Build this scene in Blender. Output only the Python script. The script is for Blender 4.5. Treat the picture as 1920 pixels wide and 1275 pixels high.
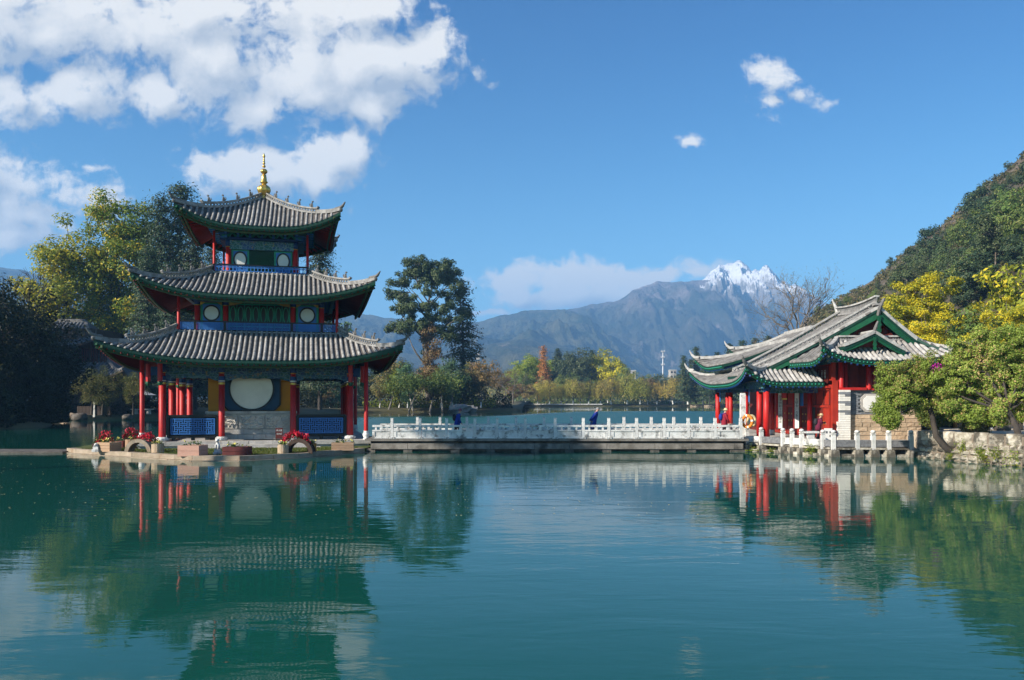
import bpy, math, random
import numpy as np
from mathutils import Vector, Matrix

# ------------------------------------------------------------------ camera, light, exposure
scene = bpy.context.scene
COL = scene.collection
for o in list(bpy.data.objects):
    bpy.data.objects.remove(o)
R = math.radians
EYE = 2.9          # eye height above the water
FPX = 1500.0       # focal length in photograph pixels (28 mm lens, 1920 px wide)
HZ = 750.0         # horizon row

cam_d = bpy.data.cameras.new('camera')
cam_d.sensor_width = 36.0
cam_d.lens = 36.0 * FPX / 1920.0
cam_d.shift_y = (HZ - 637.5) / 1920.0
cam_d.clip_start = 0.1
cam_d.clip_end = 40000
cam = bpy.data.objects.new('camera', cam_d)
COL.objects.link(cam)
cam.location = (0, 0, EYE)
cam.rotation_euler = (R(90), 0, 0)
scene.camera = cam

SUN_SIDE = R(31)   # how far the sun stands in front of pure left
SUN_EL = R(28)
sun_dir = Vector((-math.cos(SUN_SIDE) * math.cos(SUN_EL), -math.sin(SUN_SIDE) * math.cos(SUN_EL), math.sin(SUN_EL)))
sun_d = bpy.data.lights.new('sun', 'SUN')
sun_d.energy = 5.0
sun_d.angle = R(0.53)
sun_d.color = (1.0, 0.915, 0.79)
sun = bpy.data.objects.new('sun', sun_d)
COL.objects.link(sun)
sun.location = sun_dir * 400
sun.rotation_euler = sun_dir.to_track_quat('Z', 'Y').to_euler()

scene.view_settings.view_transform = 'Standard'
scene.view_settings.look = 'None'
scene.view_settings.gamma = 1.0
scene.view_settings.use_curve_mapping = False
scene.view_settings.exposure = 1.2
scene.cycles.max_bounces = 6
scene.cycles.diffuse_bounces = 2
scene.cycles.glossy_bounces = 3
scene.cycles.transmission_bounces = 3
scene.cycles.transparent_max_bounces = 8
scene.cycles.volume_bounces = 0
scene.cycles.use_denoising = True
scene.cycles.adaptive_threshold = 0.015

# ------------------------------------------------------------------ node helpers
class NT:
    """small wrapper for writing node trees"""
    def __init__(s, tree):
        s.t = tree
    def n(s, kind, **kw):
        nd = s.t.nodes.new(kind)
        for k, v in kw.items():
            setattr(nd, k, v)
        return nd
    def l(s, a, b):
        s.t.links.new(a, b)
    def put(s, sock, v):
        if hasattr(v, 'is_linked') or hasattr(v, 'links'):
            s.l(v, sock)
        else:
            sock.default_value = v
    def m(s, op, a, b=None, c=None, clamp=False):
        nd = s.n('ShaderNodeMath', operation=op)
        nd.use_clamp = clamp
        s.put(nd.inputs[0], a)
        if b is not None: s.put(nd.inputs[1], b)
        if c is not None: s.put(nd.inputs[2], c)
        return nd.outputs[0]
    def vm(s, op, a, b=None, c=None):
        nd = s.n('ShaderNodeVectorMath', operation=op)
        s.put(nd.inputs[0], a)
        if b is not None: s.put(nd.inputs[1], b)
        if c is not None: s.put(nd.inputs[2], c)
        return nd.outputs['Value'] if op in ('LENGTH', 'DOT_PRODUCT', 'DISTANCE') else nd.outputs[0]
    def mix(s, f, a, b, blend='MIX'):
        nd = s.n('ShaderNodeMix', data_type='RGBA', blend_type=blend)
        s.put(nd.inputs[0], f)
        s.put(nd.inputs[6], a if not isinstance(a, tuple) or len(a) == 4 else a + (1,))
        s.put(nd.inputs[7], b if not isinstance(b, tuple) or len(b) == 4 else b + (1,))
        return nd.outputs[2]
    def smooth(s, x, a, b, lo=0.0, hi=1.0):
        nd = s.n('ShaderNodeMapRange', interpolation_type='SMOOTHSTEP')
        s.put(nd.inputs[0], x)
        nd.inputs[1].default_value = a; nd.inputs[2].default_value = b
        nd.inputs[3].default_value = lo; nd.inputs[4].default_value = hi
        return nd.outputs[0]
    def noise(s, vec, scale, detail=4, rough=0.55, dist=0.0):
        nd = s.n('ShaderNodeTexNoise')
        if vec is not None: s.l(vec, nd.inputs['Vector'])
        nd.inputs['Scale'].default_value = scale
        nd.inputs['Detail'].default_value = detail
        nd.inputs['Roughness'].default_value = rough
        nd.inputs['Distortion'].default_value = dist
        return nd.outputs['Fac']
    def comb(s, x, y, z=0.0):
        nd = s.n('ShaderNodeCombineXYZ')
        s.put(nd.inputs[0], x); s.put(nd.inputs[1], y); s.put(nd.inputs[2], z)
        return nd.outputs[0]
    def sep(s, v):
        nd = s.n('ShaderNodeSeparateXYZ')
        s.l(v, nd.inputs[0])
        return nd.outputs

# ------------------------------------------------------------------ sky with clouds
world = bpy.data.worlds.new('World')
scene.world = world
world.use_nodes = True
wt = NT(world.node_tree)
world.node_tree.nodes.clear()
sky = wt.n('ShaderNodeTexSky', sky_type='NISHITA')
sky.sun_disc = False
sky.sun_elevation = SUN_EL
sky.sun_rotation = -(R(90) + SUN_SIDE)
sky.altitude = 2400
sky.air_density = 1.0
sky.dust_density = 0.4
sky.ozone_density = 2.2

# cloud bodies by direction: centre (right/forward, up/forward) and half sizes, in units of the photograph's pixels
CLOUDS = [
    (40, 60, 210, 95), (230, 50, 190, 110), (400, 110, 170, 110), (560, 120, 160, 110), (700, 110, 160, 75), (800, 85, 80, 45),
    (700, 15, 120, 40), (380, 20, 220, 60), (70, 185, 130, 48), (160, 190, 55, 38), (20, 160, 70, 40), (295, 170, 78, 46), (480, 200, 72, 42),
    (690, 195, 45, 42), (600, 170, 90, 50), (140, 155, 60, 40),
    (600, 285, 90, 55), (480, 305, 95, 40), (650, 270, 45, 45), (590, 330, 80, 38), (520, 345, 60, 25),
    (50, 345, 120, 50), (10, 385, 130, 62), (120, 362, 90, 34), (60, 400, 110, 40), (20, 440, 110, 42), (120, 425, 40, 16), (-60, 330, 90, 60),
    (1445, 128, 60, 34, .42), (1474, 150, 66, 44, .34), (1502, 176, 68, 44, .34), (1532, 198, 50, 34, .42), (1458, 196, 66, 40, .40), (1275, 256, 40, 24, .52), (654, 388, 26, 34, .5), (706, 369, 26, 18, .55), (160, 311, 60, 16, .5),
    (955, 524, 66, 32), (1040, 522, 100, 34), (1150, 524, 130, 36), (1250, 516, 95, 28), (1315, 511, 46, 20), (1080, 556, 150, 36), (975, 556, 80, 26), (1180, 552, 120, 32),
    (915, 591, 46, 10),
]
grp = bpy.data.node_groups.new('cloud_cover', 'ShaderNodeTree')
grp.interface.new_socket('uv', in_out='INPUT', socket_type='NodeSocketVector')
grp.interface.new_socket('cover', in_out='OUTPUT', socket_type='NodeSocketFloat')
grp.interface.new_socket('soft', in_out='OUTPUT', socket_type='NodeSocketFloat')
g = NT(grp)
gi = g.n('NodeGroupInput'); go = g.n('NodeGroupOutput')
uv = gi.outputs[0]
warp = g.n('ShaderNodeTexNoise'); warp.inputs['Scale'].default_value = 11; warp.inputs['Detail'].default_value = 4
g.l(uv, warp.inputs['Vector'])
uvw = g.vm('MULTIPLY_ADD', g.vm('SUBTRACT', warp.outputs['Color'], (.5, .5, .5)), (.05, .04, 0), uv)
field = None
for (px, py, rx, ry, *thin) in CLOUDS:
    cx, cy, sx, sy = (px - 960) / FPX, (HZ - py) / FPX, FPX / (rx * 1.12), FPX / (ry * 1.12)
    d = g.vm('LENGTH', g.vm('MULTIPLY_ADD', uvw, (sx, sy, 0), (-cx * sx, -cy * sy, 0)))
    if thin: d = g.m('ADD', d, thin[0])
    field = d if field is None else g.m('SMOOTH_MIN', field, d, 0.35)
f1 = g.noise(uvw, 6.5, 7, 0.55)
f2 = g.noise(uvw, 48, 5, 0.6)
f3 = g.noise(uvw, 17, 6, 0.58)
f0 = g.noise(uvw, 6.5, 2.2, 0.5)
bil = g.m('SUBTRACT', 1.0, g.m('MULTIPLY', g.m('ABSOLUTE', g.m('SUBTRACT', g.noise(uvw, 13, 5, 0.55), 0.5)), 4.0))
tex = g.m('ADD', g.m('ADD', g.m('MULTIPLY', g.m('SUBTRACT', f1, 0.5), 2.3), g.m('MULTIPLY', g.m('SUBTRACT', bil, 0.62), 0.35)), g.m('ADD', g.m('MULTIPLY', g.m('SUBTRACT', f3, 0.5), 2.0), g.m('MULTIPLY', g.m('SUBTRACT', f2, 0.5), 1.5)))
cov = g.m('ADD', g.m('SUBTRACT', 0.86, field), tex)
cov = g.m('MAXIMUM', cov, -1.0)
g.l(cov, go.inputs[0])
soft = g.m('MAXIMUM', g.m('ADD', g.m('SUBTRACT', 0.86, field), g.m('MULTIPLY', g.m('SUBTRACT', f0, 0.5), 2.6)), -0.6)
g.l(soft, go.inputs[1])

tc = wt.n('ShaderNodeTexCoord')
dx, dy, dz = wt.sep(tc.outputs['Generated'])
dyc = wt.m('MAXIMUM', dy, 0.12)
uvd = wt.comb(wt.m('DIVIDE', dx, dyc), wt.m('DIVIDE', dz, dyc))
def cloud(vec):
    nd = wt.n('ShaderNodeGroup'); nd.node_tree = grp
    wt.l(vec, nd.inputs[0])
    return nd.outputs
c0, s0 = cloud(uvd)
c1, s1 = cloud(wt.vm('ADD', uvd, (-0.026, 0.034, 0)))
# the same kind of clouds all the way round, on a flat layer
plane = wt.comb(wt.m('DIVIDE', dx, wt.m('ADD', wt.m('MAXIMUM', dz, 0), 0.12)), wt.m('DIVIDE', dy, wt.m('ADD', wt.m('MAXIMUM', dz, 0), 0.12)))
rest = wt.m('SUBTRACT', wt.m('MULTIPLY', wt.noise(plane, 0.9, 8, 0.55), 4.0), 2.35)
off = wt.m('MAXIMUM', wt.smooth(dy, 0.62, 0.45), wt.smooth(wt.m('DIVIDE', dz, dyc), 0.56, 0.75))
cover = wt.m('ADD', wt.m('MULTIPLY', c0, wt.m('SUBTRACT', 1.0, off)), wt.m('MULTIPLY', rest, off))
alpha = wt.smooth(cover, -0.18, 0.50)
alpha = wt.m('MULTIPLY', alpha, 0.96)
lit = wt.m('ADD', wt.m('MULTIPLY', wt.m('ADD', wt.m('MULTIPLY', wt.m('SUBTRACT', s0, s1), 0.95), wt.m('MULTIPLY', wt.m('SUBTRACT', c0, c1), 0.42)), 1.0), 0.56)
thick = wt.smooth(s0, 0.5, 1.5)
lit = wt.m('SUBTRACT', lit, wt.m('MULTIPLY', thick, 0.36), clamp=True)
ccol = wt.mix(lit, (3.4, 3.65, 4.0), (7.7, 7.3, 6.6))
skyn = wt.mix(1.0, sky.outputs[0], (1 / 1.6, 1 / 2.7, 1 / 4.2), 'MULTIPLY')
elev = wt.m('MULTIPLY_ADD', wt.smooth(dz, -0.05, 0.55), -0.42, 1.20)      # thin clear mountain air: deeper towards the zenith
skyp = wt.vm('POWER', skyn, (1.6, 1.35, 1.1)) if False else skyn
skycol = wt.mix(1.0, skyp, (0.76, 2.68, 4.65), 'MULTIPLY')
skycol = wt.vm('MULTIPLY', skycol, wt.comb(wt.m('POWER', elev, 5.0), wt.m('POWER', elev, 2.3), wt.m('POWER', elev, 0.6)))
skyc = wt.mix(alpha, skycol, ccol)
bg = wt.n('ShaderNodeBackground')
wt.l(skyc, bg.inputs[0])
bg.inputs[1].default_value = 0.066
wo = wt.n('ShaderNodeOutputWorld')
wt.l(bg.outputs[0], wo.inputs[0])
world.cycles.sampling_method = 'MANUAL'
world.cycles.sample_map_resolution = 512

# ------------------------------------------------------------------ mesh and object helpers
def at(px, Y):
    return (px - 960.0) / FPX * Y
def zz(py, Y):
    return EYE + (HZ - py) / FPX * Y

class MB:
    """collects faces for ONE mesh"""
    def __init__(s):
        s.v = []; s.f = []; s.mi = []; s.uv = []; s.m = 0
    def face(s, idx, uv=None):
        s.f.append(tuple(idx)); s.mi.append(s.m); s.uv.append(uv)
    def add(s, pts):
        k = len(s.v)
        s.v.extend([tuple(p) for p in pts])
        return k
    def box(s, c, d, rot=None, taper=1.0):
        x, y, z = d[0] / 2, d[1] / 2, d[2] / 2
        P = [Vector((sx * x * (taper if sz > 0 else 1), sy * y * (taper if sz > 0 else 1), sz * z)) for sz in (-1, 1) for sy in (-1, 1) for sx in (-1, 1)]
        if rot is not None:
            P = [rot @ p for p in P]
        c = Vector(c)
        k = s.add([p + c for p in P])
        for q in ((0, 2, 3, 1), (4, 5, 7, 6), (0, 1, 5, 4), (2, 6, 7, 3), (0, 4, 6, 2), (1, 3, 7, 5)):
            s.face([k + i for i in q])
    def bar(s, p, q, w, h, up=(0, 0, 1)):
        p = Vector(p); q = Vector(q); d = q - p
        L = d.length
        if L < 1e-6: return
        x = d / L
        y = Vector(up).cross(x)
        if y.length < 1e-5: y = Vector((0, 1, 0)).cross(x)
        y.normalize(); z = x.cross(y)
        rot = Matrix((x, y, z)).transposed()
        s.box((p + q) / 2, (L, w, h), rot)
    def tube(s, path, rad, n=8, cap=True):
        path = [Vector(p) for p in path]
        if not hasattr(rad, '__len__'): rad = [rad] * len(path)
        rings = []
        ref = None
        for i, p in enumerate(path):
            d = (path[min(i + 1, len(path) - 1)] - path[max(i - 1, 0)])
            d.normalize()
            if ref is None:
                ref = Vector((1, 0, 0)) if abs(d.x) < 0.8 else Vector((0, 1, 0))
            a = (ref - d * ref.dot(d)); a.normalize(); ref = a
            b = d.cross(a)
            rings.append(s.add([p + (a * math.cos(2 * math.pi * j / n) + b * math.sin(2 * math.pi * j / n)) * rad[i] for j in range(n)]))
        for i in range(len(rings) - 1):
            for j in range(n):
                j2 = (j + 1) % n
                s.face((rings[i] + j, rings[i] + j2, rings[i + 1] + j2, rings[i + 1] + j))
        if cap:
            s.face([rings[0] + j for j in reversed(range(n))])
            s.face([rings[-1] + j for j in range(n)])
    def lathe(s, prof, c=(0, 0, 0), n=12, flute=0.0, nf=8):
        c = Vector(c); rings = []
        for (r, z) in prof:
            rings.append(s.add([c + Vector((r * (1 + flute * abs(math.sin(nf * math.pi * j / n))) * math.cos(2 * math.pi * j / n), r * (1 + flute * abs(math.sin(nf * math.pi * j / n))) * math.sin(2 * math.pi * j / n), z)) for j in range(n)]))
        for i in range(len(rings) - 1):
            for j in range(n):
                j2 = (j + 1) % n
                s.face((rings[i] + j, rings[i] + j2, rings[i + 1] + j2, rings[i + 1] + j))
        s.face([rings[0] + j for j in reversed(range(n))])
        s.face([rings[-1] + j for j in range(n)])
    def prism(s, poly, z0, z1):
        n = len(poly)
        a = s.add([(p[0], p[1], z0) for p in poly]); b = s.add([(p[0], p[1], z1) for p in poly])
        area = sum(poly[i][0] * poly[(i + 1) % n][1] - poly[(i + 1) % n][0] * poly[i][1] for i in range(n))
        rng_ = range(n) if area > 0 else range(n - 1, -1, -1)
        idx = list(rng_)
        s.face([b + i for i in idx]); s.face([a + i for i in reversed(idx)])
        for k in range(n):
            i, j = idx[k], idx[(k + 1) % n]
            s.face((a + i, a + j, b + j, b + i))
    def slab(s, poly2, to3, thick):
        """flat outline poly2 placed in space by to3(a, b, depth) with thickness"""
        n = len(poly2)
        a = s.add([to3(p[0], p[1], 0) for p in poly2]); b = s.add([to3(p[0], p[1], thick) for p in poly2])
        s.face([a + i for i in range(n)]); s.face([b + i for i in reversed(range(n))])
        for i in range(n):
            j = (i + 1) % n
            s.face((a + i, b + i, b + j, a + j))
    def grid(s, P, uvf=None, flip=False):
        nr, nc = len(P), len(P[0])
        k = s.add([p for row in P for p in row])
        for i in range(nr - 1):
            for j in range(nc - 1):
                q = [k + i * nc + j, k + i * nc + j + 1, k + (i + 1) * nc + j + 1, k + (i + 1) * nc + j]
                u = None
                if uvf:
                    u = [uvf(i, j), uvf(i, j + 1), uvf(i + 1, j + 1), uvf(i + 1, j)]
                if flip:
                    q.reverse()
                    if u: u.reverse()
                s.face(q, u)
    def blob(s, c, r, seed=0, n=7, m=5, rough=0.25):
        rg = random.Random(seed)
        rings = []
        c = Vector(c)
        if not hasattr(r, '__len__'): r = (r, r, r)
        for i in range(m + 1):
            th = math.pi * i / m
            ring = []
            for j in range(n):
                ph = 2 * math.pi * j / n
                k = 1 + rough * (rg.random() - 0.5)
                if i in (0, m): k = 1
                ring.append(c + Vector((r[0] * math.sin(th) * math.cos(ph) * k, r[1] * math.sin(th) * math.sin(ph) * k, -r[2] * math.cos(th) * k)))
            rings.append(s.add(ring))
        for i in range(m):
            for j in range(n):
                j2 = (j + 1) % n
                s.face((rings[i] + j, rings[i] + j2, rings[i + 1] + j2, rings[i + 1] + j))
    def mesh(s, name, mats, smooth=False):
        me = bpy.data.meshes.new(name)
        me.from_pydata(s.v, [], s.f)
        if not isinstance(mats, (list, tuple)): mats = [mats]
        for mt in mats: me.materials.append(mt)
        me.polygons.foreach_set('material_index', s.mi)
        if any(u is not None for u in s.uv):
            lay = me.uv_layers.new(name='UVMap')
            li = 0
            for fi, fc in enumerate(s.f):
                u = s.uv[fi]
                for k in range(len(fc)):
                    if u is not None: lay.data[li + k].uv = u[k]
                li += len(fc)
        if smooth:
            me.polygons.foreach_set('use_smooth', [True] * len(s.f))
        me.update()
        return me

def link(name, me, parent=None, kind=None, loc=None, label=None):
    o = bpy.data.objects.new(name, me)
    COL.objects.link(o)
    if parent is not None: o.parent = parent
    if loc is not None: o.location = loc
    if kind: o['kind'] = kind
    if label: o['label'] = label
    return o
def obj(name, mb, mats, parent=None, kind=None, loc=None, smooth=False, label=None):
    return link(name, mb.mesh(name, mats, smooth), parent, kind, loc, label)
def tag(o, label, cat, group=None):
    o['label'] = label; o['category'] = cat
    if group: o['group'] = group
    return o
def thing(name, label, cat, loc=(0, 0, 0), rz=0.0, group=None):
    o = bpy.data.objects.new(name, None)
    COL.objects.link(o)
    o.location = loc; o.rotation_euler = (0, 0, rz)
    return tag(o, label, cat, group)
def dup(root, loc, rz=0.0, scale=None, label=None, group=None):
    r = root.copy(); COL.objects.link(r)
    r.location = loc; r.rotation_euler = (0, 0, rz)
    if scale is not None: r.scale = scale if hasattr(scale, '__len__') else (scale,) * 3
    if label: r['label'] = label
    if group: r['group'] = group
    for ch in list(root.children):
        c = ch.copy(); COL.objects.link(c); c.parent = r
        for gch in list(ch.children):
            d = gch.copy(); COL.objects.link(d); d.parent = c
    return r

# ------------------------------------------------------------------ materials
def mat(name, base, var=None, scale=3.0, rough=0.75, bump=0.0, bscale=None, stain=None, metal=0.0, island=0.0, spec=0.3, vec='Object', stretch=None):
    m = bpy.data.materials.new(name); m.use_nodes = True
    t = NT(m.node_tree)
    b = m.node_tree.nodes['Principled BSDF']
    b.inputs['Roughness'].default_value = rough
    b.inputs['Metallic'].default_value = metal
    b.inputs['Specular IOR Level'].default_value = spec
    tcn = t.n('ShaderNodeTexCoord')
    v = tcn.outputs[vec]
    if stretch:
        v = t.vm('MULTIPLY', v, stretch)
    base = tuple(base)
    col = None
    if var:
        fac = t.smooth(t.noise(v, scale, 5, 0.6), 0.3, 0.7)
        col = t.mix(fac, base, tuple(var))
    if stain:
        sc, amt, scol = stain[:3]
        lo_, hi_ = stain[3:] if len(stain) > 3 else (0.50, 0.72)
        fs = t.m('MULTIPLY', t.smooth(t.noise(v, sc, 6, 0.65), lo_, hi_), amt)
        col = t.mix(fs, col if col is not None else base + (1,), tuple(scol))
    if island:
        gm = t.n('ShaderNodeNewGeometry')
        f = t.m('MULTIPLY_ADD', gm.outputs['Random Per Island'], 2 * island, 1 - island)
        oi = t.n('ShaderNodeObjectInfo')
        f = t.m('MULTIPLY', f, t.m('MULTIPLY_ADD', oi.outputs['Random'], 2 * island, 1 - island))
        col = t.vm('SCALE', col if col is not None else t.mix(0.0, base, base))
        col.node.inputs['Scale'].default_value = 1
        t.l(f, col.node.inputs['Scale'])
    if col is not None: t.l(col, b.inputs['Base Color'])
    else: b.inputs['Base Color'].default_value = base + (1,)
    if bump:
        bn = t.n('ShaderNodeBump')
        bn.inputs['Strength'].default_value = bump
        bn.inputs['Distance'].default_value = 0.05
        t.l(t.noise(v, bscale or scale * 4, 6, 0.65), bn.inputs['Height'])
        t.l(bn.outputs[0], b.inputs['Normal'])
    return m

def leafmat(name, c1, c2, c3=None, f3=0.0, trans=0.35, rough=0.55):
    """foliage: each leaf its own shade between c1 and c2, a share f3 of leaves c3"""
    m = bpy.data.materials.new(name); m.use_nodes = True
    t = NT(m.node_tree); nd = m.node_tree.nodes
    b = nd['Principled BSDF']
    b.inputs['Roughness'].default_value = rough
    b.inputs['Specular IOR Level'].default_value = 0.25
    gm = t.n('ShaderNodeNewGeometry'); tcn = t.n('ShaderNodeTexCoord'); oi = t.n('ShaderNodeObjectInfo')
    rnd = gm.outputs['Random Per Island']
    big = t.noise(tcn.outputs['Object'], 0.35, 3, 0.6)
    k = t.m('ADD', t.m('MULTIPLY', rnd, 0.6), t.m('MULTIPLY', t.m('SUBTRACT', big, 0.3), 1.0), clamp=True)
    col = t.mix(k, c1, c2)
    if c3:
        r2 = t.m('FRACT', t.m('MULTIPLY', rnd, 37.7))
        big2 = t.noise(tcn.outputs['Object'], 0.22, 3, 0.6)
        thr = t.m('MULTIPLY', t.smooth(big2, 0.35, 0.65), f3 * 2)
        col = t.mix(t.m('LESS_THAN', r2, thr), col, c3)
    hs = t.n('ShaderNodeHueSaturation')
    t.l(col, hs.inputs['Color'])
    t.l(t.m('MULTIPLY_ADD', oi.outputs['Random'], 0.024, 0.488), hs.inputs['Hue'])
    t.l(t.m('MULTIPLY_ADD', t.m('FRACT', t.m('MULTIPLY', oi.outputs['Random'], 7.3)), 0.4, 0.8), hs.inputs['Value'])
    t.l(hs.outputs[0], b.inputs['Base Color'])
    tr = t.n('ShaderNodeBsdfTranslucent')
    t.l(hs.outputs[0], tr.inputs[0])
    mx = t.n('ShaderNodeMixShader'); mx.inputs[0].default_value = trans
    t.l(b.outputs[0], mx.inputs[1]); t.l(tr.outputs[0], mx.inputs[2])
    t.l(mx.outputs[0], nd['Material Output'].inputs[0])
    return m

def trunkmat(name, col, col2, white_to=0.0):
    m = bpy.data.materials.new(name); m.use_nodes = True
    t = NT(m.node_tree); b = m.node_tree.nodes['Principled BSDF']
    b.inputs['Roughness'].default_value = 0.9
    tcn = t.n('ShaderNodeTexCoord')
    v = t.vm('MULTIPLY', tcn.outputs['Object'], (1, 1, 0.25))
    c = t.mix(t.smooth(t.noise(v, 5, 5, 0.65), 0.3, 0.7), col, col2)
    if white_to:
        z = t.sep(tcn.outputs['Object'])[2]
        c = t.mix(t.m('LESS_THAN', t.m('ADD', z, t.m('MULTIPLY', t.noise(tcn.outputs['Object'], 6, 3), 0.2)), white_to), c, (0.72, 0.70, 0.66))
    t.l(c, b.inputs['Base Color'])
    return m

M = {}
M['tile'] = mat('grey_roof_tile', (0.17, 0.163, 0.155), (0.34, 0.33, 0.315), 2.6, 0.85, 0.6, 14, stain=(1.6, 0.75, (0.085, 0.08, 0.072)), island=0.20)
M['tile_sunlit'] = mat('sunlit_roof_tile', (0.24, 0.23, 0.215), (0.42, 0.405, 0.385), 3.2, 0.85, 0.5, 14, stain=(2.4, 0.8, (0.12, 0.11, 0.10)), island=0.2)
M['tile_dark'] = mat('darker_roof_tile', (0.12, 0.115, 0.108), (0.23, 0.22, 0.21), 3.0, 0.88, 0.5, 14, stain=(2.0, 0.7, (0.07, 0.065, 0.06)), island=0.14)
M['ridge'] = mat('grey_ridge_mortar', (0.17, 0.165, 0.155), (0.33, 0.32, 0.31), 3.0, 0.85, 0.4, 12, stain=(2.0, 0.75, (0.09, 0.085, 0.08)))
M['ridge_white'] = mat('lime_ridge_mortar', (0.30, 0.29, 0.275), (0.47, 0.46, 0.435), 3.0, 0.85, 0.4, 10, stain=(2.6, 0.75, (0.14, 0.135, 0.13)))
M['ridge_core'] = mat('dark_ridge_lattice', (0.20, 0.195, 0.19), (0.32, 0.31, 0.30), 4.0, 0.85, 0.3, stain=(3.0, 0.6, (0.07, 0.07, 0.068)))
M['horn'] = mat('dark_horn_tile', (0.10, 0.098, 0.095), (0.2, 0.19, 0.18), 6, 0.8, 0.3)

def panmat():
    m = bpy.data.materials.new('pan_tiles'); m.use_nodes = True
    t = NT(m.node_tree); b = m.node_tree.nodes['Principled BSDF']
    b.inputs['Roughness'].default_value = 0.88
    tcn = t.n('ShaderNodeTexCoord')
    x, y, z = t.sep(tcn.outputs['UV'])
    saw = t.m('FRACT', t.m('MULTIPLY', y, 9.0))
    nz = t.noise(tcn.outputs['Object'], 3.0, 5, 0.65)
    c = t.mix(t.smooth(nz, 0.3, 0.7), (0.055, 0.048, 0.044), (0.13, 0.115, 0.105))
    c = t.mix(t.m('MULTIPLY', t.smooth(saw, 0.75, 1.0), 0.8), c, (0.04, 0.036, 0.034))
    t.l(c, b.inputs['Base Color'])
    bn = t.n('ShaderNodeBump'); bn.inputs['Strength'].default_value = 0.9; bn.inputs['Distance'].default_value = 0.05
    t.l(t.m('ADD', saw, t.m('MULTIPLY', nz, 0.3)), bn.inputs['Height'])
    t.l(bn.outputs[0], b.inputs['Normal'])
    return m
M['pan'] = panmat()
M['red'] = mat('red_lacquer', (0.50, 0.016, 0.013), (0.36, 0.014, 0.012), 1.8, 0.48, 0.12, 24, stain=(2.2, 0.55, (0.24, 0.035, 0.03)), spec=0.35)
M['red_wall'] = mat('vermilion_boards', (0.36, 0.030, 0.014), (0.29, 0.022, 0.012), 2.0, 0.55, 0.15, 18, stain=(1.2, 0.4, (0.24, 0.03, 0.02)))
M['soffit'] = mat('shade_dark_soffit_boards', (0.035, 0.010, 0.009), (0.055, 0.014, 0.011), 5, 0.7)  # under-eave shade put into the near-black board colour
M['rafter'] = mat('shade_dark_rafters', (0.15, 0.018, 0.012), (0.10, 0.012, 0.010), 5, 0.7)  # darker red of the lower rafters carries the shade under the eaves
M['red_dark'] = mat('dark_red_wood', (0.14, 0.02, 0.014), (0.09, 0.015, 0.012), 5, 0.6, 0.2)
M['green'] = mat('green_paint', (0.006, 0.085, 0.036), (0.005, 0.055, 0.025), 4, 0.55, 0.1, stain=(2.0, 0.3, (0.02, 0.05, 0.03)))
M['green_light'] = mat('jade_paint', (0.03, 0.33, 0.20), (0.025, 0.25, 0.16), 4, 0.5)
M['green_dark'] = mat('dark_green_wood', (0.006, 0.035, 0.022), (0.006, 0.05, 0.035), 6, 0.6, 0.1)
M['blue'] = mat('azure_paint', (0.05, 0.20, 0.55), (0.045, 0.17, 0.48), 4, 0.5)
M['blue_deep'] = mat('deep_blue_paint', (0.01, 0.035, 0.16), (0.008, 0.05, 0.13), 5, 0.5)
M['navy'] = mat('navy_paint', (0.012, 0.05, 0.10), (0.01, 0.04, 0.085), 4, 0.55)
M['black'] = mat('black_lacquer_and_shade', (0.008, 0.008, 0.009), (0.014, 0.013, 0.013), 5, 0.4)  # black paint; also stands for shade in lattice gaps and the doorway
M['white_disc'] = mat('white_plaster', (0.70, 0.66, 0.56), (0.62, 0.58, 0.49), 1.2, 0.7, 0.08, 10)
M['white_panel'] = mat('white_panel_paint', (0.75, 0.74, 0.70), (0.68, 0.67, 0.63), 2, 0.6)
M['yellow_wall'] = mat('ochre_plaster', (0.50, 0.20, 0.012), (0.42, 0.16, 0.012), 1.5, 0.8, 0.1, stain=(1.2, 0.3, (0.3, 0.12, 0.02)))
M['gold'] = mat('gold_paint', (0.60, 0.38, 0.08), (0.48, 0.30, 0.06), 6, 0.4, metal=0.7)
M['gilt'] = mat('gilded_copper', (0.75, 0.50, 0.13), (0.62, 0.42, 0.12), 3, 0.34, metal=0.9)
M['stone'] = mat('grey_stone', (0.36, 0.34, 0.31), (0.48, 0.45, 0.41), 2.2, 0.85, 0.4, 12, stain=(1.4, 0.6, (0.17, 0.15, 0.13)), island=0.08)
M['stone_warm'] = mat('tan_sandstone', (0.36, 0.27, 0.18), (0.47, 0.36, 0.25), 2.5, 0.88, 0.7, 9, stain=(1.6, 0.55, (0.27, 0.12, 0.05)), island=0.16)
M['kerb'] = mat('mossy_kerb_stone', (0.25, 0.20, 0.14), (0.36, 0.29, 0.22), 1.8, 0.88, 0.5, 9, stain=(1.3, 0.7, (0.20, 0.11, 0.06)), island=0.14)
M['relief'] = mat('carved_stone', (0.40, 0.37, 0.33), (0.50, 0.47, 0.42), 3, 0.85, 0.9, 7)
M['whitestone'] = mat('weathered_white_stone', (0.50, 0.49, 0.465), (0.66, 0.65, 0.62), 2.4, 0.85, 0.4, 12, stain=(2.0, 0.85, (0.12, 0.115, 0.105), 0.50, 0.66), island=0.10)
M['limewash'] = mat('limewashed_stone', (0.22, 0.19, 0.14), (0.52, 0.48, 0.40), 2.6, 0.88, 0.8, 9, stain=(1.0, 0.92, (0.06, 0.052, 0.04), 0.46, 0.60), island=0.16)
M['wet_shade_stone'] = mat('dark_wet_and_shade_stone', (0.07, 0.06, 0.05), (0.15, 0.13, 0.11), 2.2, 0.7, 0.5, 9, stain=(1.4, 0.7, (0.02, 0.02, 0.018)))  # wet stone, and the shade colour of hollows under bridge and terrace
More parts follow.
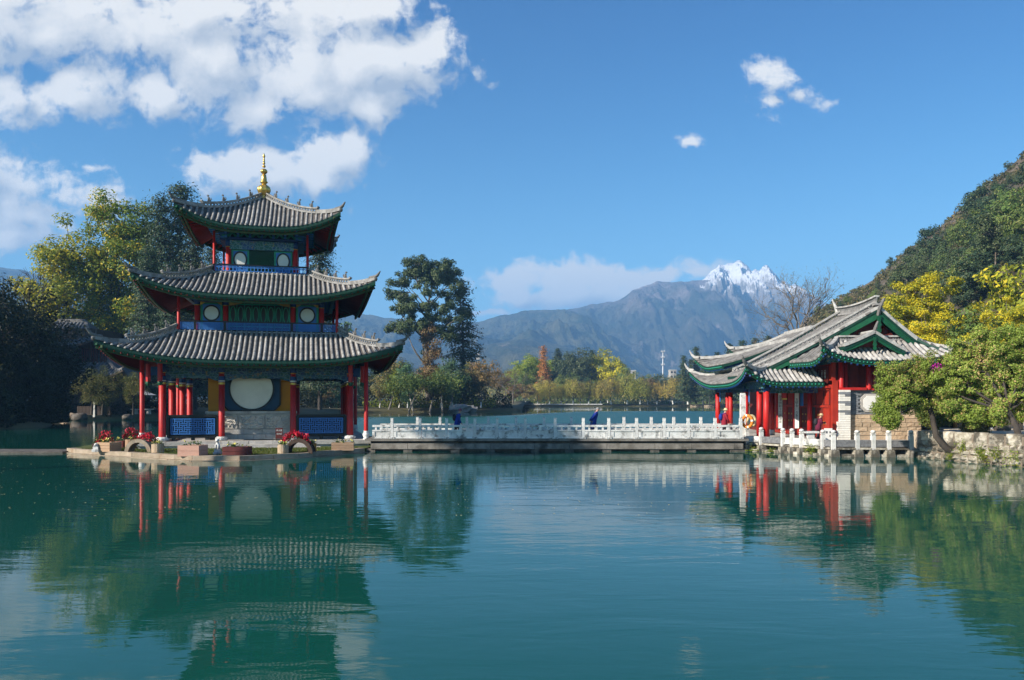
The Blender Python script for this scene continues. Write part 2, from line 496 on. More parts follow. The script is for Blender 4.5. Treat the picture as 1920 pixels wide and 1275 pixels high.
M['beamstone'] = mat('stained_beam_stone', (0.13, 0.115, 0.095), (0.25, 0.225, 0.195), 1.6, 0.85, 0.5, 9, stain=(0.9, 0.92, (0.04, 0.036, 0.03)))
M['brick'] = mat('grey_brick', (0.13, 0.14, 0.155), (0.21, 0.22, 0.235), 3, 0.88, 0.4, 16, stain=(2.5, 0.4, (0.10, 0.10, 0.105)), island=0.20)
M['mortar'] = mat('mortar', (0.26, 0.255, 0.245), (0.33, 0.325, 0.31), 6, 0.9)
M['mortar_dark'] = mat('dark_mortar', (0.15, 0.12, 0.09), (0.20, 0.16, 0.12), 6, 0.9)
M['white_brick'] = mat('whitewashed_brick', (0.68, 0.65, 0.58), (0.76, 0.73, 0.67), 3, 0.85, 0.3, stain=(2.5, 0.35, (0.40, 0.30, 0.20)), island=0.05)
M['wood_weathered'] = mat('weathered_planter_wood', (0.36, 0.22, 0.13), (0.46, 0.31, 0.20), 3, 0.85, 0.4, 20, stain=(3, 0.5, (0.16, 0.09, 0.05)), stretch=(1, 1, 5), island=0.1)  # the wood's own weathered brown
M['wood_pink'] = mat('pinkish_planter_wood', (0.42, 0.23, 0.17), (0.50, 0.30, 0.23), 3, 0.85, 0.4, 20, stain=(3, 0.4, (0.22, 0.12, 0.09)), stretch=(1, 1, 5), island=0.1)
M['wood_red'] = mat('maroon_planter_wood', (0.13, 0.028, 0.024), (0.09, 0.02, 0.018), 4, 0.75, 0.3)
M['wood_dark'] = mat('dark_planter_wood', (0.05, 0.032, 0.022), (0.08, 0.05, 0.035), 4, 0.8, 0.3)
M['orange_wood'] = mat('orange_timber', (0.42, 0.17, 0.03), (0.34, 0.13, 0.03), 4, 0.6)
M['soil'] = mat('soil', (0.05, 0.034, 0.022), (0.085, 0.058, 0.036), 4, 0.95)
M['red_petal'] = mat('red_petals', (0.50, 0.008, 0.03), (0.36, 0.006, 0.02), 9, 0.5, island=0.25)
M['yellow_petal'] = mat('yellow_petals', (0.78, 0.62, 0.06), (0.70, 0.66, 0.22), 9, 0.5, island=0.2)
M['magenta_petal'] = mat('magenta_petals', (0.42, 0.02, 0.26), (0.32, 0.015, 0.22), 9, 0.5, island=0.2)
M['house_roof'] = mat('dark_slate_tile', (0.085, 0.088, 0.095), (0.14, 0.145, 0.15), 2, 0.8, 0.3, island=0.1)
M['dark_wood'] = mat('dark_timber', (0.05, 0.035, 0.028), (0.08, 0.055, 0.04), 4, 0.7)
M['glass'] = mat('dark_window_glass', (0.02, 0.025, 0.03), None, rough=0.08, spec=0.6)
M['paper'] = mat('window_paper', (0.70, 0.68, 0.62), (0.62, 0.60, 0.54), 4, 0.8)
M['skin'] = mat('skin', (0.45, 0.25, 0.17), None, rough=0.55)
M['coat_blue'] = mat('blue_cloth', (0.008, 0.035, 0.26), (0.006, 0.028, 0.20), 6, 0.85, 0.3)
M['cloth_dark'] = mat('dark_cloth', (0.02, 0.02, 0.026), (0.03, 0.03, 0.036), 8, 0.9)
M['cloth_maroon'] = mat('maroon_cloth', (0.13, 0.012, 0.035), (0.10, 0.01, 0.028), 8, 0.9, 0.2)
M['cloth_red'] = mat('red_cloth', (0.26, 0.015, 0.03), (0.20, 0.012, 0.025), 8, 0.9, 0.2)
M['cloth_grey'] = mat('grey_cloth', (0.14, 0.14, 0.15), (0.10, 0.10, 0.11), 8, 0.9)
M['straw'] = mat('straw_hat', (0.55, 0.40, 0.22), (0.46, 0.33, 0.18), 10, 0.9)
M['straw_pale'] = mat('pale_hat', (0.66, 0.55, 0.30), (0.58, 0.48, 0.26), 10, 0.9)
M['hair_grey'] = mat('grey_hair', (0.30, 0.29, 0.28), (0.2, 0.2, 0.2), 12, 0.8)
M['hair_black'] = mat('black_hair', (0.012, 0.011, 0.011), None, rough=0.6)
M['knit'] = mat('purple_knit', (0.16, 0.06, 0.12), (0.25, 0.08, 0.06), 14, 0.9)
M['buoy'] = mat('orange_buoy', (0.72, 0.22, 0.02), (0.64, 0.19, 0.02), 4, 0.5)
M['buoy_band'] = mat('white_band', (0.75, 0.72, 0.66), None, rough=0.6)
M['metal'] = mat('galvanised_steel', (0.62, 0.63, 0.64), (0.54, 0.55, 0.56), 4, 0.5, metal=0.2)
M['concrete'] = mat('pale_concrete', (0.62, 0.61, 0.58), (0.52, 0.51, 0.49), 0.2, 0.9)
M['umbrella'] = mat('grey_canvas', (0.42, 0.42, 0.43), (0.36, 0.36, 0.37), 3, 0.9)
M['bluewall'] = mat('pale_blue_wall', (0.46, 0.54, 0.66), (0.60, 0.64, 0.70), 2.5, 0.8, stain=(2, 0.5, (0.2, 0.25, 0.35)))
M['paving'] = mat('pale_paving', (0.46, 0.38, 0.28), (0.56, 0.47, 0.36), 2, 0.9)
M['rock'] = mat('grey_rock', (0.22, 0.20, 0.18), (0.34, 0.32, 0.29), 2, 0.9, 0.8, 6)

# painted beams: scrolls and meander in blue, green, white and a little gold
def beammat(name, s, dark=1.0):
    m = bpy.data.materials.new(name); m.use_nodes = True
    t = NT(m.node_tree); b = m.node_tree.nodes['Principled BSDF']
    b.inputs['Roughness'].default_value = 0.55
    tcn = t.n('ShaderNodeTexCoord'); v = tcn.outputs['Object']
    vo = t.n('ShaderNodeTexVoronoi', feature='DISTANCE_TO_EDGE'); vo.inputs['Scale'].default_value = 3.2 * s
    t.l(v, vo.inputs['Vector'])
    edge = t.m('LESS_THAN', vo.outputs['Distance'], 0.07)
    w = t.n('ShaderNodeTexWave', wave_type='RINGS'); w.inputs['Scale'].default_value = 2.3 * s; w.inputs['Distortion'].default_value = 5; w.inputs['Detail'].default_value = 1
    t.l(v, w.inputs['Vector'])
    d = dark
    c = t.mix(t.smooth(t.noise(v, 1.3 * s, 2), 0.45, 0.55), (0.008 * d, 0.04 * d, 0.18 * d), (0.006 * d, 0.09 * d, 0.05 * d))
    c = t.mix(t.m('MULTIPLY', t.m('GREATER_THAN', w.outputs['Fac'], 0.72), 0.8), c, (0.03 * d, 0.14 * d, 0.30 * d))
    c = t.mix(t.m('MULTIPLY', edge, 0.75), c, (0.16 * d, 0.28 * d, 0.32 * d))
    gd = t.m('GREATER_THAN', t.noise(v, 4.1 * s, 1), 0.68)
    c = t.mix(t.m('MULTIPLY', gd, 0.8), c, (0.38 * d, 0.22 * d, 0.04 * d))
    t.l(c, b.inputs['Base Color'])
    return m
M['beam'] = beammat('painted_beam', 1.6)
M['beam_dark'] = beammat('dark_painted_beam', 1.3, 0.55)  # same scrollwork in darker tones
M['eave_paint'] = mat('eave_paint', (0.05, 0.075, 0.02), (0.012, 0.06, 0.03), 9, 0.6, stain=(7, 0.8, (0.16, 0.12, 0.03)))
# ------------------------------------------------------------------ noise for terrain
def vnoise(x, y, seed=0):
    xi = np.floor(x).astype(np.int64); yi = np.floor(y).astype(np.int64)
    xf = x - xi; yf = y - yi
    def h(a, b):
        n = (a * 374761393 + b * 668265263 + seed * 1274126177) & 0xffffffff
        n = ((n ^ (n >> 13)) * 1274126177) & 0xffffffff
        n = n ^ (n >> 16)
        return (n & 0xffff) / 65535.0
    u = xf * xf * (3 - 2 * xf); w = yf * yf * (3 - 2 * yf)
    return (h(xi, yi) * (1 - u) + h(xi + 1, yi) * u) * (1 - w) + (h(xi, yi + 1) * (1 - u) + h(xi + 1, yi + 1) * u) * w
def fbm(x, y, seed=0, octs=5, gain=0.5, ridged=False):
    s = 0; a = 1; tot = 0
    for k in range(octs):
        n = vnoise(x * 2 ** k + 17.3 * k, y * 2 ** k - 9.1 * k, seed + k)
        if ridged: n = 1 - np.abs(2 * n - 1)
        s = s + a * n; tot += a; a *= gain
    return s / tot
def np_mesh(name, V, F, mats, smooth=True, mi=None):
    """V (n,3), F (m,4) or (m,3) int arrays"""
    me = bpy.data.meshes.new(name)
    k = F.shape[1]
    me.vertices.add(len(V)); me.vertices.foreach_set('co', np.asarray(V, dtype=np.float32).ravel())
    me.loops.add(F.size); me.loops.foreach_set('vertex_index', F.astype(np.int32).ravel())
    me.polygons.add(len(F))
    me.polygons.foreach_set('loop_start', np.arange(0, F.size, k, dtype=np.int32))
    try: me.polygons.foreach_set('loop_total', np.full(len(F), k, dtype=np.int32))
    except Exception: pass
    if not isinstance(mats, (list, tuple)): mats = [mats]
    for mm in mats: me.materials.append(mm)
    if mi is not None: me.polygons.foreach_set('material_index', mi.astype(np.int32))
    me.polygons.foreach_set('use_smooth', np.full(len(F), smooth))
    me.update(calc_edges=True)
    return me
def grid_faces(nr, nc):
    i = np.arange(nr - 1)[:, None] * nc + np.arange(nc - 1)[None, :]
    return np.stack([i, i + 1, i + nc + 1, i + nc], -1).reshape(-1, 4)

# ------------------------------------------------------------------ water
def watermat():
    m = bpy.data.materials.new('green_lake_water'); m.use_nodes = True
    t = NT(m.node_tree); b = m.node_tree.nodes['Principled BSDF']
    b.inputs['Base Color'].default_value = (0.005, 0.066, 0.050, 1)
    b.inputs['IOR'].default_value = 1.333
    b.inputs['Specular IOR Level'].default_value = 0.5
    tcn = t.n('ShaderNodeTexCoord'); v = tcn.outputs['Object']
    x, y, z = t.sep(v)
    n1 = t.noise(t.vm('MULTIPLY', v, (0.40, 1.15, 1)), 1.0, 3, 0.5, 0.6)
    n2 = t.noise(t.vm('MULTIPLY', v, (1.6, 4.2, 1)), 1.0, 3, 0.55, 0.4)
    n3 = t.noise(t.vm('MULTIPLY', v, (0.05, 0.09, 1)), 1.0, 3, 0.5)
    patch = t.smooth(n3, 0.32, 0.68, 0.35, 1.5)
    far = t.smooth(y, 52, 70)                                   # open water beyond the footbridge lies in a breeze
    edge = t.m('ADD', 148, t.m('MULTIPLY', t.smooth(x, -8, 22), 66))
    calm = t.smooth(t.m('SUBTRACT', t.m('ADD', y, t.m('MULTIPLY', t.noise(t.vm('MULTIPLY', v, (0.012, 0.05, 1)), 1, 3), 26)), edge), 16, -8)
    left = t.smooth(x, -38, -14)
    breeze = t.m('MULTIPLY', t.m('MULTIPLY', far, calm), left)
    amp = t.m('ADD', t.m('MULTIPLY', patch, 0.0095), t.m('MULTIPLY', breeze, 0.16))
    t.l(t.m('MULTIPLY_ADD', breeze, 0.33, 0.02), b.inputs['Roughness'])
    h = t.m('MULTIPLY', t.m('ADD', n1, t.m('MULTIPLY', n2, 0.26)), amp)
    bn = t.n('ShaderNodeBump'); bn.inputs['Strength'].default_value = 1.0; bn.inputs['Distance'].default_value = 1.0
    t.l(h, bn.inputs['Height']); t.l(bn.outputs[0], b.inputs['Normal'])
    return m
w = MB()
w.prism([(-900, -80), (900, -80), (900, 1200), (-900, 1200)], -0.6, 0.0)
water = obj('lake_water', w, watermat(), kind='structure')

# ------------------------------------------------------------------ land
M['land'] = mat('autumn_ground', (0.075, 0.075, 0.03), (0.12, 0.10, 0.05), 0.06, 0.95, 0.3, 0.5, stain=(0.02, 0.5, (0.05, 0.07, 0.025)))
M['bank'] = mat('earth_bank', (0.055, 0.045, 0.025), (0.10, 0.075, 0.04), 0.4, 0.95, 0.5, 2, stain=(0.25, 0.6, (0.035, 0.05, 0.018)))
M['grass_base'] = mat('lawn', (0.05, 0.075, 0.012), (0.08, 0.09, 0.022), 1.5, 0.95, 0.4, 12)
SHORE = [(-62, -40), (-62, 40), (-60, 60), (-56, 74), (-50, 82), (-53, 92), (-62, 106), (-64, 116), (-61, 124), (-54, 132), (-46, 146), (-38, 164),
         (-34, 182), (-24, 192), (-12, 197), (0, 199), (3, 203), (2, 215), (-2, 240), (-4, 290), (2, 335), (20, 348), (45, 356), (82, 362), (84, 352), (104, 345),
         (112, 320), (90, 230), (62, 140), (40, 92), (26, 66), (24, 52), (23.2, 43)]
def land_ring(name, pts, cx=0.0, cy=130.0):
    n = len(pts); rows = []
    for (off, z) in ((-1.5, -1.0), (0.0, 0.15), (1.2, 0.55), (6, 0.95), (30, 1.5), (200, 2.5)):
        row = []
        for (x, y) in pts:
            d = Vector((x - cx, y - cy)); L = d.length; d /= L
            row.append((x + d.x * off, y + d.y * off, z))
        rows.append(row)
    last = []
    for (x, y) in pts:
        d = Vector((x - cx, y - cy)); d.normalize()
        far = 8000 if d.y > -0.08 else min(8000, 760 / -d.y)      # the land ends inside the haze
        last.append((cx + d.x * far, cy + d.y * far, 3.0))
    rows.append(last)
    V = np.array([p for r_ in rows for p in r_]); F = grid_faces(len(rows), n)
    return link(name, np_mesh(name, V, F, [M['land']], True), kind='structure')
def densify(pts, step, seed=1, amp=0.5):
    rg = random.Random(seed); out = []
    for i in range(len(pts) - 1):
        a = Vector(pts[i]); b = Vector(pts[i + 1]); n = max(1, int((b - a).length / step))
        for k in range(n):
            p = a.lerp(b, k / n)
            out.append((p.x + rg.uniform(-amp, amp), p.y + rg.uniform(-amp, amp)))
    out.append(pts[-1])
    return out
land_ring('ground', densify(SHORE, 4, 1, 0.5))
nb = MB(); nb.prism([(-70, -80), (70, -80), (60, 3.0), (20, 2.2), (-20, 2.0), (-66, 4.0)], -0.8, 1.25)
obj('near_bank', nb, M['bank'], kind='structure')

# ------------------------------------------------------------------ mountains
def mountmat(name, low, low2, rock, snow_from=None, veg_to=None):
    m = bpy.data.materials.new(name); m.use_nodes = True
    t = NT(m.node_tree); b = m.node_tree.nodes['Principled BSDF']
    b.inputs['Roughness'].default_value = 0.95; b.inputs['Specular IOR Level'].default_value = 0.1
    tcn = t.n('ShaderNodeTexCoord'); v = tcn.outputs['Object']
    z = t.sep(v)[2]
    n = t.noise(v, 0.006, 7, 0.65)
    nf = t.noise(v, 0.03, 6, 0.7)
    c = t.mix(t.smooth(t.m('ADD', t.m('MULTIPLY', n, 0.6), t.m('MULTIPLY', nf, 0.4)), 0.38, 0.62), low, low2)
    scree = t.smooth(t.noise(t.vm('MULTIPLY', v, (1, 0.4, 0.35)), 0.011, 7, 0.68), 0.60, 0.72)
    c = t.mix(t.m('MULTIPLY', scree, 0.8), c, rock)
    if veg_to:
        up = t.smooth(t.m('ADD', z, t.m('MULTIPLY', t.m('SUBTRACT', n, 0.5), 700)), veg_to - 120, veg_to + 160)
        c = t.mix(up, c, t.mix(t.smooth(nf, 0.35, 0.65), rock, tuple(x * 0.6 for x in rock)))
    if snow_from:
        gm = t.n('ShaderNodeNewGeometry')
        nz = t.sep(gm.outputs['Normal'])[2]
        s = t.m('ADD', t.m('ADD', z, t.m('MULTIPLY', t.m('SUBTRACT', nf, 0.5), 210)), t.m('MULTIPLY', t.m('SUBTRACT', nz, 0.6), 170))
        c = t.mix(t.smooth(s, snow_from - 25, snow_from + 35), c, (0.86, 0.87, 0.90))
    t.l(c, b.inputs['Base Color'])
    bn = t.n('ShaderNodeBump'); bn.inputs['Strength'].default_value = 0.9; bn.inputs['Distance'].default_value = 45
    t.l(nf, bn.inputs['Height']); t.l(bn.outputs[0], b.inputs['Normal'])
    return m
def interp(x, pts):
    xs = np.array([p[0] for p in pts], float); ys = np.array([p[1] for p in pts], float)
    return np.interp(x, xs, ys)
def mountain(name, crest, Y0, Y1, mt, seed, spur=0.32, sx=420.0, fine=0.06, crest_amp=5.0, power=1.1, step=5.0, cf=26.0, rows=80):
    px = np.arange(crest[0][0], crest[-1][0] + 1, step)
    py = interp(px, crest) + crest_amp * 2 * (fbm(px / cf, px * 0 + seed, seed, 5, 0.6) - 0.5)
    zc = np.maximum(EYE + (HZ - py) / FPX * Y1, 6.0)
    t = np.concatenate([np.linspace(0, 1, rows), [1.04, 1.12, 1.3]])
    T, PX = np.meshgrid(t, px, indexing='ij')
    ZC = np.broadcast_to(zc, T.shape)
    Yb = Y0 + (Y1 - Y0) * T
    Y = Yb + (Y1 - Y0) * 0.10 * (fbm(PX / 90, T * 2, seed + 5, 3) - 0.5) * np.where(T <= 1, np.sin(np.pi * np.clip(T, 0, 1)), 0)
    X = (PX - 960) / FPX * Yb
    base = np.where(T <= 1, np.clip(T, 0, 1) ** power, 1 - (T - 1) * 2.2)
    e = np.where(T <= 1, np.clip(4 * T * (1 - T), 0, 1) ** 0.8, 0)
    wx = X / sx + 0.9 * (fbm(X / sx * 0.5, T * 1.5, seed + 9, 3) - 0.5) + T * 0.5
    rid = fbm(wx, T * 1.1, seed, 6, 0.52, True)
    rid2 = fbm(X / (sx * .36) + 3 * rid, T * 4.0 + 2 * rid, seed + 4, 5, 0.6, True)
    Z = ZC * base + ZC * spur * (rid - 0.55) * e + ZC * spur * .42 * (rid2 - 0.55) * e + ZC * fine * (fbm(X / 60, Y / 60, seed + 2, 4) - 0.5) * e
    Z = np.maximum(Z, np.where(T < 0.05, -5, 0.5))
    # nothing on the flank may stand above its own crest as seen from the lake
    lim = EYE + (ZC - EYE) / Y1 * Yb * 0.985
    Z = np.where((T < 1), np.minimum(Z, lim), Z)
    V = np.stack([X, Y, Z], -1).reshape(-1, 3)
    return link(name, np_mesh(name, V, grid_faces(len(t), len(px)), [mt]), kind='structure')
VEG1, VEG2 = (0.020, 0.034, 0.014), (0.105, 0.100, 0.050)
m_hill = mountmat('wooded_mountain', VEG1, VEG2, (0.26, 0.21, 0.15))
m_rock = mountmat('rocky_mountain', (0.026, 0.036, 0.020), (0.090, 0.082, 0.055), (0.30, 0.24, 0.225), None, 490)
m_snow = mountmat('snow_mountain', (0.05, 0.06, 0.032), (0.10, 0.092, 0.07), (0.36, 0.33, 0.32), 520, 400)
mountain('snow_mountain', [(1180, 600), (1280, 540), (1322, 522), (1334, 508), (1341, 503), (1349, 496), (1357, 499), (1366, 492), (1376, 491), (1386, 486), (1393, 493), (1401, 497), (1409, 507), (1416, 504), (1424, 507), (1431, 498), (1438, 496), (1446, 506), (1455, 514), (1463, 525), (1472, 527), (1480, 536), (1490, 531), (1499, 538), (1508, 540), (1518, 551), (1530, 556), (1545, 568), (1600, 590), (1700, 600), (1900, 590), (2300, 610)],
         3000, 4300, m_snow, 31, 0.62, 170, 0.26, 3.2, 1.0, 1.2, 6, 220)
mountain('rocky_mountain', [(760, 640), (900, 622), (1000, 592), (1060, 582), (1110, 570), (1160, 564), (1185, 545), (1210, 535), (1232, 527), (1262, 530), (1300, 526), (1330, 525), (1350, 530), (1385, 552), (1420, 575), (1460, 585), (1500, 600), (1580, 640), (1700, 670), (2000, 690)],
         2750, 3900, m_rock, 12, 0.55, 300, 0.09, 3.0, 1.05, 2.5, 14, 140)
mountain('blue_hills', [(-900, 470), (-500, 430), (-200, 455), (-60, 500), (0, 500), (40, 506), (80, 522), (160, 540), (300, 552), (500, 570), (640, 583), (720, 594), (800, 607), (880, 607), (930, 594), (980, 584), (1020, 580), (1060, 580), (1100, 590), (1130, 605), (1180, 640), (1240, 675), (1300, 700), (1400, 720), (1600, 728), (2200, 715)],
         2200, 3400, m_hill, 7, 0.58, 260, 0.07, 3.0, 1.0, 3.0, 20, 120)
mountain('low_foothills', [(-900, 600), (-200, 640), (300, 660), (700, 668), (860, 655), (950, 640), (1000, 634), (1060, 650), (1130, 668), (1200, 700), (1300, 725), (1500, 735), (2000, 738)],
         1500, 2500, m_hill, 19, 0.50, 200, 0.05, 2.5, 1.0, 5.0, 30, 50)

# ------------------------------------------------------------------ the wooded hill on the right
HILL_CREST = [(1395, 735), (1440, 690), (1490, 625), (1535, 584), (1570, 562), (1600, 546), (1650, 515), (1700, 471), (1730, 452), (1760, 430), (1800, 392), (1850, 345), (1875, 332), (1890, 316), (1920, 290), (1990, 235), (2100, 150), (2250, 80), (2500, 30), (2900, 20), (3400, 30)]
def hill_dist(px): return interp(px, [(1395, 330), (1535, 320), (1700, 295), (1920, 265), (2300, 230), (3400, 200)])
def hill_foot(px): return interp(px, [(1395, 120), (1535, 92), (1700, 84), (1920, 70), (2300, 55), (3400, 45)])
def hill_pt(px, t):
    """point on the hill along the bearing px, t = 0 foot, 1 crest"""
    px = np.asarray(px, float); t = np.asarray(t, float)
    Yc = hill_dist(px); Yf = hill_foot(px)
    zc = EYE + (HZ - interp(px, HILL_CREST)) / FPX * Yc
    Y = Yf + (Yc - Yf) * t
    X = (px - 960) / FPX * Y
    zf = 1.2
    Z = zf + np.maximum(zc - zf, 0.5) * np.clip(t, 0, 1) ** 1.12
    Z = Z + 2.6 * (fbm(X / 16, Y / 16, 44, 4) - 0.5) * np.clip(t * 4, 0, 1)
    Z = np.where(t > 1, zc - (t - 1) * 60, Z)
    return X, Y, Z
PXG, TG = np.meshgrid(np.arange(1395, 3401, 9.0), np.concatenate([[-0.02], np.linspace(0, 1, 60), [1.1, 1.5]]), indexing='ij')
hx, hy, hz = hill_pt(PXG, np.clip(TG, 0, 2)); hz = np.where(TG < 0, -0.5, hz)
M['hillside'] = mat('hillside_soil', (0.075, 0.060, 0.035), (0.11, 0.085, 0.055), 0.12, 0.95, 0.6, 0.8, stain=(0.06, 0.6, (0.20, 0.15, 0.12)))
Vh = np.stack([hx, hy, hz], -1).reshape(-1, 3)
link('hill', np_mesh('hill', Vh, grid_faces(*PXG.shape)[:, ::-1], [M['hillside']]), kind='structure')

# ------------------------------------------------------------------ haze
hm = bpy.data.materials.new('mountain_haze'); hm.use_nodes = True
ht = NT(hm.node_tree); hm.node_tree.nodes.clear()
pv = ht.n('ShaderNodeVolumePrincipled')
pv.inputs['Color'].default_value = (0.25, 0.545, 1.0, 1)
pv.inputs['Density'].default_value = 0.00025
pv.inputs['Anisotropy'].default_value = 0.0
hout = ht.n('ShaderNodeOutputMaterial'); ht.l(pv.outputs[0], hout.inputs['Volume'])
hb = MB(); hb.box((0, 3900, 397), (17400, 9200, 798))
haze = obj('haze', hb, hm, kind='stuff')
haze.display_type = 'WIRE'
# ------------------------------------------------------------------ curved tile roofs
class Face:
    """one roof face. o: left end of the eave, xd: along the eave, yd: inward. L eave length, D plan depth, a0/a1: where the top edge starts/ends along x.
    ze eave height, zt top height, e concavity, lf0/lf1 corner lifts, ext corner outward sweep"""
    def __init__(s, o, xd, yd, L, D, a0, a1, ze, zt, e=1.35, lf0=0.0, lf1=0.0, ext0=0.0, ext1=0.0, p=3.2):
        s.o = Vector((o[0], o[1])); s.xd = Vector(xd); s.yd = Vector(yd)
        s.L = L; s.D = D; s.a0 = a0; s.a1 = a1; s.ze = ze; s.zt = zt; s.e = e
        s.lf0 = lf0; s.lf1 = lf1; s.ext0 = ext0; s.ext1 = ext1; s.p = p
    def P(s, x, y, dz=0.0):
        t = 1 - y / s.D
        xl = s.a0 * y / s.D; xr = s.L - (s.L - s.a1) * y / s.D
        w = (x - xl) / max(xr - xl, 1e-4)
        w0 = max(0.0, 1 - 2 * w) ** s.p * max(t, 0) ** 2
        w1 = max(0.0, 2 * w - 1) ** s.p * max(t, 0) ** 2
        z = s.ze + (s.zt - s.ze) * (1 - t) ** s.e if t < 1 else s.ze
        z += s.lf0 * w0 + s.lf1 * w1 + dz
        q = s.o + s.xd * (x - s.ext0 * w0 + s.ext1 * w1) + s.yd * (y - s.ext0 * w0 - s.ext1 * w1)
        return Vector((q.x, q.y, z))
    def S(s, w, t, dz=0.0):
        y = s.D * (1 - t)
        xl = s.a0 * y / s.D; xr = s.L - (s.L - s.a1) * y / s.D
        return s.P(xl + (xr - xl) * w, y, dz)
    def sheet(s, mb, ns=24, nt=8, th=0.16):
        """tile bed (mat 0), soffit boards (mat 1), fascia (mat 2)"""
        ts = [i / nt for i in range(nt + 1)]; ws = [j / ns for j in range(ns + 1)]
        P = [[s.S(w, t) for w in ws] for t in ts]
        mb.m = 0; mb.grid(P, lambda i, j: (ws[j] * s.L / 2, ts[i] * s.D / 2), flip=False)
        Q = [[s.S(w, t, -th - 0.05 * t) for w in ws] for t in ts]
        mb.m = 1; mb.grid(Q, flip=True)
        mb.m = 2
        mb.grid([[s.S(w, 1.0, -0.0) for w in ws], [s.S(w, 1.0, -th - 0.05) for w in ws]])
        mb.grid([[s.S(w, 0.0, -th) for w in ws], [s.S(w, 0.0, 0) for w in ws]])
        for w in (0.0, 1.0):
            mb.grid([[s.S(w, t, 0) for t in ts], [s.S(w, t, -th - 0.05 * t) for t in ts]], flip=(w == 0.0))
    def row(s, mb, x, r=0.075, n=6, lo=-0.04, bump=0.0):
        """one ridge of half-round tiles from eave to top"""
        yend = s.D
        if x < s.a0: yend = s.D * x / max(s.a0, 1e-4)
        elif x > s.a1 and s.a1 < s.L: yend = s.D * (s.L - x) / max(s.L - s.a1, 1e-4)
        if yend < 0.25: return False
        if s.a1 > s.L and x > s.L:
            yend = s.D; lo = s.D * (x - s.L) / (s.a1 - s.L)
            if yend - lo < 0.25: return False
        n = max(2, int(n * yend / s.D + 1.5))
        side = Vector((s.xd.x, s.xd.y, 0))
        rings = []
        for i in range(n + 1):
            y = lo + (yend - lo) * i / n
            p = s.P(x, y)
            up = side.cross(s.P(x, min(y + 0.1, s.D)) - s.P(x, max(y - 0.1, -0.05)))
            up.normalize()
            if up.z < 0: up = -up
            rings.append(mb.add([p + side * r * math.cos(a) + up * r * (0.25 + 1.0 * math.sin(a)) for a in (-0.25, 0.6, 1.25, 1.9, 2.55, 3.39)]))
        for i in range(n):
            for j in range(5):
                mb.face((rings[i] + j, rings[i + 1] + j, rings[i + 1] + j + 1, rings[i] + j + 1))
        mb.face([rings[0] + j for j in range(6)])
        return True
    def rows(s, spacing):
        W_ = max(s.L, s.a1)
        n = int(W_ / spacing)
        off = (W_ - (n - 1) * spacing) / 2
        return [off + i * spacing for i in range(n)]

def ridge_path(mb, path, w=0.26, base=0.10, lat=0.24, cap=0.09, step=0.24, style='x'):
    """a built-up ridge: base course, open lattice of slabs, cap course (mats 0 body, 1 cap)"""
    path = [Vector(p) for p in path]
    for i in range(len(path) - 1):
        a, b = path[i], path[i + 1]
        up = Vector((0, 0, 1))
        mb.m = 0
        mb.bar(a + up * base / 2, b + up * base / 2, w, base)
        if lat > 0:
            L = (b - a).length; n = max(1, int(round(L / step)))
            for k in range(n):
                p = a.lerp(b, (k + 0.08) / n) + up * base; q = a.lerp(b, (k + 0.92) / n) + up * (base + lat)
                p2 = a.lerp(b, (k + 0.92) / n) + up * base; q2 = a.lerp(b, (k + 0.08) / n) + up * (base + lat)
                mb.bar(p, q, 0.07, 0.045)
                if style == 'x': mb.bar(p2, q2, 0.07, 0.045)
                else:
                    mb.bar(a.lerp(b, (k + 0.5) / n) + up * base, a.lerp(b, (k + 0.5) / n) + up * (base + lat), 0.06, 0.04, (1, 0, 0))
        mb.m = 1
        mb.bar(a + up * (base + lat + cap / 2), b + up * (base + lat + cap / 2), w * 0.92, cap)

def beast(mb, c, d, s=1.0):
    """small seated ridge animal facing direction d"""
    c = Vector(c); d = Vector(d).normalized()
    up = Vector((0, 0, 1))
    mb.tube([c, c + up * 0.14 * s + d * 0.02 * s, c + up * 0.26 * s + d * 0.06 * s], [0.085 * s, 0.075 * s, 0.05 * s], 6)
    mb.blob(c + up * 0.33 * s + d * 0.10 * s, (0.075 * s, 0.075 * s, 0.065 * s), 3, 6, 4)
    mb.tube([c - d * 0.05 * s + up * 0.05 * s, c - d * 0.15 * s + up * 0.16 * s, c - d * 0.10 * s + up * 0.26 * s], [0.04 * s, 0.035 * s, 0.015 * s], 5)
    mb.tube([c + d * 0.12 * s, c + d * 0.09 * s + up * 0.18 * s], [0.03 * s, 0.03 * s], 5)

def fret(mb, O, U, W, w, h, cell, th=0.035, dep=0.04):
    """interlocking bar lattice on the rectangle from O along unit U (width w) and W (height h)"""
    O = Vector(O); U = Vector(U); W = Vector(W)
    N = U.cross(W)
    nx = max(2, int(round(w / cell))); nz = max(1, int(round(h / cell)))
    cx = w / nx; cz = h / nz
    def bar(u0, v0, u1, v1):
        a = O + U * u0 + W * v0; b = O + U * u1 + W * v1
        mb.bar(a, b, th, dep, N)
    for e in (0, h): bar(0, e, w, e)
    for e in (0, w): bar(e, 0, e, h)
    for i in range(nx):
        for j in range(nz):
            u = (i + .5) * cx; v = (j + .5) * cz
            g_ = 0.2
            if (i + j) % 2 == 0:
                for k in (-g_, g_): bar(max(0, u - cx * .78), v + cz * k, min(w, u + cx * .78), v + cz * k)
            else:
                for k in (-g_, g_): bar(u + cx * k, max(0, v - cz * .78), u + cx * k, min(h, v + cz * .78))

